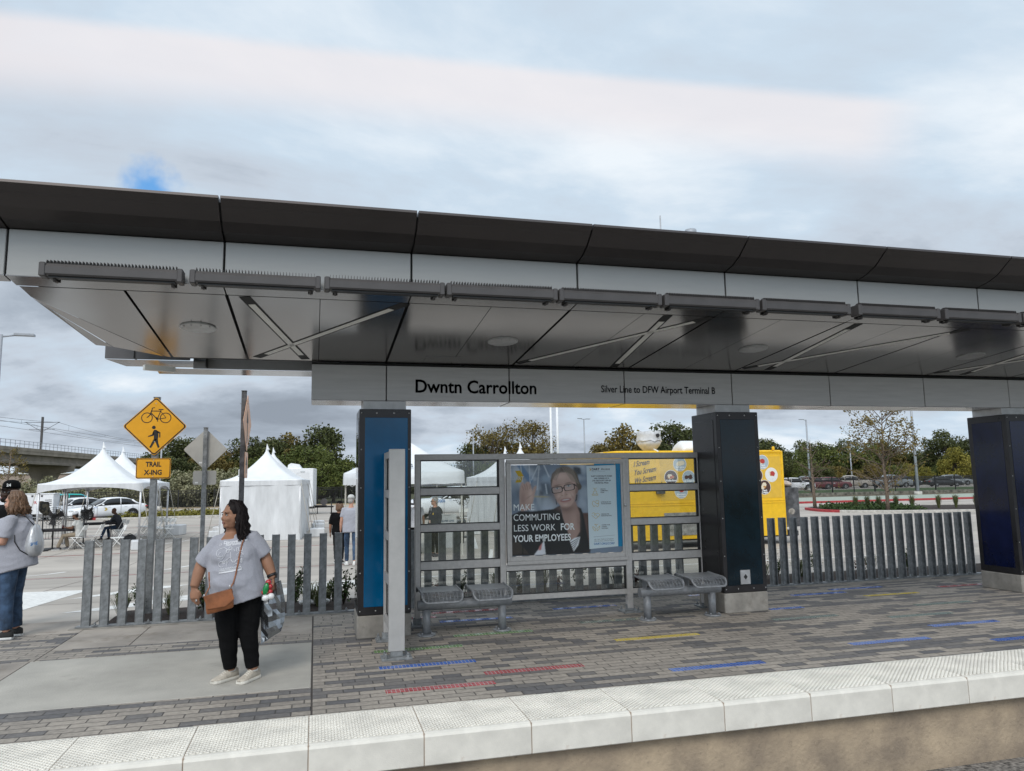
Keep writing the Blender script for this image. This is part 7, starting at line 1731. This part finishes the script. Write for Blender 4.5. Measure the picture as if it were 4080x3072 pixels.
# kerbed islands --------------------------------------------------------
def island(name_, cx, cy, rx_, ry_, rz, soil, z=GZ, redto=None):
    n_ = 48; P1 = []; T = Matrix.Translation((cx, cy, z)) @ Matrix.Rotation(rz, 4, 'Z')
    def rg_(k_): return [T @ Vector((math.copysign(abs(math.cos(2 * PI * k / n_)) ** .5, math.cos(2 * PI * k / n_)) * (rx_ - k_), math.copysign(abs(math.sin(2 * PI * k / n_)) ** .7, math.sin(2 * PI * k / n_)) * (ry_ - k_), 0)) for k in range(n_)]
    a, b, c = rg_(0), rg_(.02), rg_(.17); up = lambda r_, h: [p + Vector((0, 0, h)) for p in r_]
    q = MB(); rr_ = [up(a, 0), up(a, .12), up(b, .15), up(c, .15), up(c, .05)]
    q.loft(rr_, cap=False, smooth=False)
    for i, f in enumerate(q.f):
        k = f[0] % n_; ang = 360 * k / n_
        if redto and redto[0] <= ang <= redto[1]: q.m[i] = 1
    struct(q.build('island_kerb', [M['kerb'], M['paintr']]))
    q = MB(); q.add(up(c, .10), [tuple(range(n_))]); struct(q.build('island_soil', soil))
    return T
Ti = island('right', 37.6, 38.1, 8.0, 4.0, R(-20), M['mulch'], redto=(165, 215))
island('left', -8.3, 58.5, 6.8, 3.3, R(5), M['mulch'], redto=(160, 215))
def ground_cover(name_, T, n, rx_, ry_, x0, x1, m, h, label, seed):
    rg = np.random.default_rng(seed); pts = []
    while len(pts) < n:
        x, y = rg.uniform(x0, x1), rg.uniform(-1, 1)
        if abs(x) ** 2.6 + abs(y) ** 2.6 < .82: p = T @ Vector((x * rx_, y * ry_, .10 + h * rg.uniform(0, 1) * (.6 + .4 * math.sin(x * 17) * math.sin(y * 9)))); pts.append(tuple(p))
    me = leaf_mesh('foliage', pts, .075, m, .5 + rg.normal(size=n) * .22, rg, .8); o = bpy.data.objects.new(name_, me); link(o); o['kind'] = 'stuff'; o['label'] = label
ground_cover('ground_cover', Ti, 5000, 7.8, 3.8, -1, -.3, M['lf_shrub'], .42, 'low green ground cover on the kerbed island', 1)
Tl = Matrix.Translation((-8.3, 58.5, GZ)) @ Matrix.Rotation(R(5), 4, 'Z')
ground_cover('ground_cover', Tl, 7000, 6.6, 3.1, -1, 1, M['lf_yel'], .42, 'low flowering ground cover on the island behind the tents', 2)
# young tree on the island
def young(seed, H, cr, n_leaf, m, leaf, limbs):
    rg = np.random.default_rng(seed); mb = MB(); tips = []
    top = Vector((.12, 0, H * .97)); tr_ = [Vector((0, 0, -.05)), Vector((.05, 0, H * .2)), Vector((-.03, .05, H * .45)), Vector((.08, .02, H * .72)), top]
    mb.tube(tr_, [.13, .10, .075, .045, .012], 8); tips.append(top)
    for i in range(limbs):
        f = rg.uniform(.22, .93); k = f * 4; j = min(3, int(k)); s_ = tr_[j].lerp(tr_[j + 1], k - j)
        a = i * 2.4 + rg.uniform(-.4, .4); L_ = cr * (1.15 - .75 * abs(f - .45)) * rg.uniform(.6, 1.0); el_ = rg.uniform(.15, .9)
        d = Vector((math.cos(a) * math.cos(el_), math.sin(a) * math.cos(el_), math.sin(el_)))
        m1_ = s_ + d * L_ * .5 + Vector((0, 0, .05)); e = s_ + d * L_ + Vector((0, 0, .12 * L_)); mb.tube([s_, m1_, e], [.030, .018, .005], 5); tips += [e, m1_.lerp(e, .5)]
        for q_ in range(5):
            b0_ = s_.lerp(e, rg.uniform(.3, .95)); d2 = (d + Vector(rg.normal(size=3)) * .7).normalized(); e2 = b0_ + d2 * L_ * rg.uniform(.2, .45); mb.tube([b0_, b0_.lerp(e2, .5) + Vector(rg.normal(size=3)) * .03, e2], [.010, .007, .003], 4); tips += [e2, b0_.lerp(e2, .6)]
    T_ = np.array([tuple(t_) for t_ in tips]); hz = T_[:, 2] / H; pr = np.where(hz > .55, 1.0, .28); pr /= pr.sum()
    idx = rg.choice(len(tips), n_leaf, p=pr); pts = T_[idx] + rg.normal(size=(n_leaf, 3)) * .10
    return mb.mesh('trunk', mat('pale bark', (.20, .15, .11), .95, var=.3, scale=20)), leaf_mesh('crown', pts, leaf, m, .5 + rg.normal(size=n_leaf) * .25, rg)
yt = young(3, 6.1, 2.6, 3200, M['lf_aut'], .065, 46)
tree('young thin leaved tree on the kerbed island', 32.3, 36.7, GZ + .08, yt, 1.0, 1.0, .4, None, 'young_tree')
yt2 = young(8, 5.2, 1.5, 900, M['lf_aut'], .07, 26)
tree('slender thin leaved tree at the left edge before the bridge', ratio(15)[0] * 62, 62, GZ, yt2, 1.0, 1.0, 0, None, 'young_tree')
tree('small autumn tree deeper on the kerbed island', 31.5, 42.2, GZ + .08, young(13, 4.6, 1.3, 500, M['lf_green'], .05, 22), 1.0, 1.0, 1.4, None, 'young_tree')
# grass tufts and shrubs
def tuft(seed, h, n, spread, m):
    rg = np.random.default_rng(seed); mb = MB(); sh = []
    for i in range(n):
        a = rg.uniform(0, 6.28); L_ = h * rg.uniform(.6, 1.1); o_ = rg.uniform(0, .05); ln_ = rg.uniform(.1, spread)
        p0 = Vector((o_ * math.cos(a), o_ * math.sin(a), 0)); p1 = p0 + Vector((ln_ * .35 * math.cos(a), ln_ * .35 * math.sin(a), L_ * .65)); p2 = p0 + Vector((ln_ * math.cos(a), ln_ * math.sin(a), L_ * (1 - .45 * ln_ / max(.1, spread))))
        s_ = Vector((-math.sin(a), math.cos(a), 0)) * .006
        mb.add([p0 - s_, p0 + s_, p1 + s_, p1 - s_, p2], [(0, 1, 2, 3), (3, 2, 4)]); v_ = rg.uniform(.2, .9); sh += [v_, v_]
    me = mb.mesh('blades', m); at_ = me.attributes.new('shade', 'FLOAT', 'FACE'); at_.data.foreach_set('value', sh); return me
tf = [tuft(i, .42, 60, .34, M['lf_grass']) for i in range(3)]; tg = tuft(7, .9, 140, .40, M['lf_grass'])
def shrub(seed, h, w_, n, m, leaf):
    rg = np.random.default_rng(seed); mb = MB(); pts = []
    for i in range(9):
        a = rg.uniform(0, 6.28); e = Vector((math.cos(a) * w_ * rg.uniform(.1, 1), math.sin(a) * w_ * rg.uniform(.1, 1), h * rg.uniform(.55, 1.05))); mb.tube([(0, 0, 0), e * .5 + Vector((0, 0, .03)), e], [.008, .006, .003], 4)
        for k in range(n // 9): f = rg.uniform(.25, 1.02); c = e * f; pts.append(tuple(c + Vector(rg.normal(size=3)) * .030))
    return mb.mesh('stems', M['bark']), leaf_mesh('leaves', pts, leaf, m, .5 + rg.normal(size=len(pts)) * .25, rg, .5)
sb = [shrub(i, .42, .15, 260, M['lf_shrub'], .020) for i in range(3)]; sr = shrub(9, .28, .16, 200, M['lf_red'], .020)
# planting bed behind the fence
strip('planting_bed', M['mulch'], [(10.72, .012), (11.2, .022), (11.95, -.020)], -2.55, 14.0)
rp = random.Random(12)
PLN = [(-2.25, 's', 'second gap'), (-1.85, 'g', ''), (-1.45, 's', ''), (-1.1, 'g', ''), (-.95, 's', ''), (-2.5, 'g', ''), (-.25, 's', 'tallest'), (.08, 'g', ''), (-.05, 'g', ''), (.28, 's', ''), (.2, 'g', ''), (.42, 's', ''), (1.75, 'r', ''), (2.15, 's', ''), (2.75, 'g', ''), (3.05, 's', ''), (3.45, 'G', ''), (3.7, 'r', ''), (4.1, 's', ''), (4.75, 'g', ''), (5.0, 'r', ''), (7.2, 'g', ''), (7.6, 's', ''), (8.1, 'g', ''), (8.6, 's', ''), (9.2, 'r', ''), (9.7, 'g', ''), (10.3, 's', '')]
PLN_AT = [0]
def between(x):
    if x < .46: return 'behind the left fence, %s from its free end' % ('a picket or two' if x < -2.2 else 'four or five pickets' if x < -1.7 else 'six to eight pickets' if x < -1.05 else 'nine pickets' if x < -.6 else 'twelve pickets' if x < -.1 else 'fourteen pickets' if x < .15 else 'fifteen pickets')
    if x < 6: return 'behind the wind screen, %s' % ('below the left glazed bay' if x < 2.3 else 'below the left part of the poster' if x < 3.2 else 'below the right part of the poster' if x < 4.0 else 'below the right glazed bay')
    return 'behind the right fence, %s' % ('near the teal column' if x < 7.9 else 'in its middle' if x < 9.4 else 'near the navy column')
ct = {}
for i, (x, k_, _) in enumerate(PLN):
    y = rp.uniform(11.05, 11.7); z = gz(y) + (.02 if y > 11.2 else .018)
    nm = {'s': ('shrub', 'small leafy shrub'), 'r': ('shrub', 'small red leaved shrub'), 'g': ('grass_tuft', 'arching grass tuft'), 'G': ('grass_tuft', 'tall upright grass tuft')}[k_]
    lb = nm[1] + ' ' + between(x); ct[lb] = ct.get(lb, 0) + 1
    if ct[lb] > 1: lb = lb.replace(nm[1], nm[1].replace(' ', ' second ', 1) if 0 else 'another ' + nm[1])
    r = thing(nm[0], lb, 'plant', (x, y, z), rp.uniform(0, 6), 'plants in the bed behind the fence')
    if k_ in 'sr':
        ms = sr if k_ == 'r' else sb[i % 3]; s_ = rp.uniform(.85, 1.15); r.scale = (s_, s_, s_ * (1.25 if i in (6, 9) else 1))
        link(bpy.data.objects.new('stems', ms[0]), r); link(bpy.data.objects.new('leaves', ms[1]), r)
    else:
        r.scale = (1, 1, 1 if k_ == 'g' else 1.5); link(bpy.data.objects.new('blades', tf[i % 3]), r)
q = thing('drip_cover', 'crumpled white plastic lying in the planting bed behind the left fence', 'litter', (.02, 11.2, .04)); mbx = MB()
for k in range(5): mbx.ell((-.16 + k * .08, .01 * (k % 2), .03), (.055, .05, .035 + .012 * (k % 2)), n=10, m=6)
mbx.build('plastic_sheet', M['wplast'], q)
GPOS = [(32.0, 39.0), (33.2, 39.4), (34.6, 38.6), (35.6, 38.4), (36.8, 37.6), (37.9, 37.4), (33.0, 38.2), (39.6, 36.4), (38.9, 36.9)]
for i, (x, y) in enumerate(GPOS):
    r = thing('ornamental_grass', 'clump of upright ornamental grass on the kerbed island', 'plant', (x, y, GZ + .1), i * 1.3, 'grass clumps on the kerbed island'); r.scale = (1.2, 1.2, 1.2)
    link(bpy.data.objects.new('blades', tg), r)

# ------------------------------------------------------------------ kerbs, iron fences, poles
q = MB(); q.bbox(17.4, 120, 51.0, 51.18, GZ, GZ + .16, .01); struct(q.build('far_kerb', M['paintr']))
q = MB()
for X_ in (33.2, 35.0, 55.6, 57.6): put_text(q, 'FIRE LANE' if X_ in (33.2, 55.6) else 'NO PARKING', .13, lambda a, b: (X_ + a, 50.994, GZ + .025 + b), bold=.003)
struct(q.build('kerb_lettering', M['paintw']))
q = MB(); q.bbox(17.4, 120, 51.18, 51.75, GZ, GZ + .13, .005); struct(q.build('kerb_apron', M['kerb']))
q = MB(); q.bbox(-60, 17.3, 71.8, 72.0, GZ, GZ + .13, .01); struct(q.build('rear_kerb', M['kerb']))
q = MB(); q.bbox(17.4, 120, 61.6, 61.9, -.55, -.02, .01); struct(q.build('retaining_wall', mat('low stone wall', (.17, .16, .13), .95, var=.35, scale=3, bump=.8)))
def iron_fence(label, a, b, z, h, step, post):
    a, b = Vector((*a, 0)), Vector((*b, 0)); d = (b - a); L_ = d.length; d.normalize()
    r = thing('iron_fence', label, 'fence', (a.x, a.y, z), math.atan2(d.y, d.x), 'black iron picket fences round the car park')
    q = MB(); n_ = int(L_ / step)
    for k in range(n_): q.box(k * step - .019, k * step + .019, -.015, .015, .06, h)
    q.build('pickets', M['iron'], r)
    for zz_ in (.14, h - .28, h - .06): q = MB(); q.box(0, L_, -.02, .02, zz_, zz_ + .045); q.build('rail', M['iron'], r)
    q = MB(); q.box(-.045, .045, -.045, .045, -.1, h + .08); me = q.mesh('post', M['iron'])
    for k in range(int(L_ / post) + 1): o = bpy.data.objects.new('post', me); link(o, r); o.location.x = k * post
iron_fence('black iron fence behind the sedans and walled tent', (-34, 71.5), (-9.5, 76.2), -.40, 1.62, .125, 2.45)
iron_fence('black iron fence behind the equipment trailer', (-9.3, 76.3), (16, 82), -.40, 1.68, .125, 2.45)
iron_fence('black iron fence between the lawn and the parked cars', (17, 62.6), (104, 62.6), -.40, 1.80, .125, 2.45)
def lamp(label, x, y, h, r0, arms, z=GZ, g='slim grey lamp poles'):
    r = thing('lamp_pole', label, 'lamp pole', (x, y, z), 0, g)
    q = MB(); q.cyl(0, 0, .0, h, r0, r0 * .72, 12); q.build('pole', M['pole'], r)
    q = MB(); q.cyl(0, 0, 0, .45, r0 * 2.6, r0 * 2.6, 16); q.build('footing', M['kerb'], r)
    for a in arms:
        q = MB(); c, s_ = math.cos(a), math.sin(a); q.tube([(0, 0, h - .08), (.45 * c, .45 * s_, h)], .035, 8)
        q.obox(Matrix.Translation((.72 * c, .72 * s_, h + .02)) @ Matrix.Rotation(a, 4, 'Z'), .62, .30, .07); q.build('lamp_head', M['pole'], r)
    return r
lamp('lamp pole with one head left of the parked dark red car', 62.2, 84.0, 9.4, .14, (PI,))
x_, z_ = TH(1835, 958, 108); lamp('thin lamp pole above the dark red cars', x_, 108, z_ + .4, .12, (0.3, PI))
lamp('tall lamp pole rising past the canopy beside the young tree', 56.9, 60.5, 11.5, .14, (PI,))
lamp('lamp pole behind the trail sign and the lawn island', -13.1, 71.0, 7.2, .085, (1.2,))
x_, z_ = TH(1022, 930, 100); lamp('lamp pole left of the open crowned trees', x_, 100, z_ + .5, .11, (0, PI))
x_, z_ = TH(1261, 905, 90); lamp('lamp pole above the poster between the trees and truck', x_, 90, z_ + .5, .11, (.4, PI + .4))
for u, w_, lb in ((1193, .13, 'left'), (1207, .15, 'right')):
    r = thing('flag_pole', 'tall pale pole above the poster, the %s one of a close pair' % ('slimmer left' if lb == 'left' else 'thicker right'), 'pole', (ratio(u)[0] * 70, 70, GZ), 0, 'pair of tall pale poles')
    q = MB(); q.cyl(0, 0, 0, 11.5, w_, w_ * .8, 12); q.build('shaft', M['wmetal'], r); q = MB(); q.cyl(0, 0, 0, .3, .3, .25, 14); q.build('collar', M['kerb'], r)
x_, z_ = TH(3, 722, 30); lamp('lamp pole with flat heads rising at the left edge', x_, 30, z_ + .5, .075, (0.1, PI), GZ)
# ------------------------------------------------------------------ railway bridge
bt = thing('rail_bridge', 'concrete railway bridge on wide hammerhead piers behind the open tents', 'bridge', (-43.1, 122, 0))
A, B = Vector((-48.5, 62)), Vector((-31.5, 262)); d = (B - A).normalized(); nl = Vector((-d.y, d.x)); L_ = (B - A).length
def along(s_, off, z): p = A + d * s_ + nl * off; return (p.x + 43.1, p.y - 122, z)
def beam(name_, prof, m, s0=0, s1=L_):
    q = MB(); q.loft([[along(s0, o_, z) for o_, z in prof], [along(s1, o_, z) for o_, z in prof]], smooth=False); return q.build(name_, m, bt)
beam('deck', [(-4.3, 6.35), (-4.3, 6.95), (4.3, 6.95), (4.3, 6.35)], M['bridge'])
beam('parapet', [(-4.35, 6.80), (-4.35, 7.25), (-4.1, 7.25), (-4.1, 6.80)], M['bridge'])
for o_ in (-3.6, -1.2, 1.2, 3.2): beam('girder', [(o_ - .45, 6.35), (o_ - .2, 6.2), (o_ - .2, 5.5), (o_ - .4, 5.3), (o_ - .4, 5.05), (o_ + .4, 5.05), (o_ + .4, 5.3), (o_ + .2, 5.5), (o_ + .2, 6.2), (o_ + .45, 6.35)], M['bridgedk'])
q = MB()
for k in range(150): p = along(k * 1.35, -4.2, 7.25); q.box(p[0] - .03, p[0] + .03, p[1] - .03, p[1] + .03, 7.25, 8.2)
for z in (7.75, 8.18): q.tube([along(0, -4.2, z), along(L_, -4.2, z)], .03, 5)
q.build('railing', M['pole'], bt)
for s_ in (29, 74, 119, 164):
    q = MB(); c = A + d * s_
    def PT(o_, z, dy): return along(s_ + dy, o_, z)
    q.loft([[PT(o_, z, dy) for o_, z in ((-4.2, 5.05), (4.2, 5.05), (4.0, 4.2), (2.0, 3.9), (1.6, 3.1), (1.6, -.6), (-1.6, -.6), (-1.6, 3.1), (-2.0, 3.9), (-4.0, 4.2))] for dy in (-.9, .9)], smooth=False)
    pr_ = q.build('pier', M['bridge'], bt)
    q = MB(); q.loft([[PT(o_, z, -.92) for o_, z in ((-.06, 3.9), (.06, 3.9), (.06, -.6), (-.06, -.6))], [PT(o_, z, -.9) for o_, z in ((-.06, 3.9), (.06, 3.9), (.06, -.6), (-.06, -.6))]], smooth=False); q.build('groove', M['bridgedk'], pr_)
for s_ in (6, 72, 138):
    p = along(s_, 0, 6.9); w_ = bpy.data.objects.new('c', None)
    r = thing('catenary_pole', 'dark overhead wire mast standing on the railway bridge', 'mast', (p[0] - 43.1, p[1] + 122, 6.9), math.atan2(d.y, d.x) - PI / 2, 'overhead wire masts on the bridge')
    q = MB(); q.box(-.14, .14, -.14, .14, 0, 6.0); q.build('mast', M['heater'], r)
    for k in (-1, 1): q = MB(); q.tube([(0, 0, 5.1), (k * 2.6, 0, 5.15)], .04, 6); q.tube([(0, 0, 3.6), (k * 2.4, 0, 5.1)], .035, 6); q.tube([(0, 0, 4.0), (k * 1.9, 0, 4.0)], .03, 6); q.build('bracket_arm', M['heater'], r)
for o_ in (-2.4, 2.4):
    q = MB()
    for z0, sag in ((12.0, .9), (10.9, .05)):
        pts = []
        for k in range(60):
            s_ = -20 + k * 4; f = ((s_ - 6) % 66) / 66; pts.append(along(s_, o_, z0 - sag * 4 * f * (1 - f)))
        q.tube(pts, .022, 4)
    for k in range(12):
        s_ = 10 + k * 16.5; f = ((s_ - 6) % 66) / 66; q.tube([along(s_, o_, 12.0 - .9 * 4 * f * (1 - f)), along(s_, o_, 10.9)], .014, 4)
    r = thing('overhead_wire', 'sagging overhead wire on the %s side of the bridge masts' % ('nearer' if o_ < 0 else 'farther'), 'wire', (-43.1, 122, 0)); q.build('wire', M['heater'], r)
bl_ = thing('warehouse', 'tan flat roofed warehouse wall beyond the railway bridge', 'building', (-66, 190, -.5))
q = MB(); q.bbox(-50, 46, 0, 20, 0, 5.1, .1); q.build('wall', M['bldg'], bl_); q = MB(); q.bbox(-51, 47, -.3, 20, 5.1, 5.35, .05); q.build('roof_edge', M['kerb'], bl_)
q = MB(); q.bbox(18, 22, 2, 5, 5.35, 6.1, .05); q.bbox(8, 10, 2, 4, 5.35, 6.0, .05); q.build('roof_equipment', M['pole'], bl_)
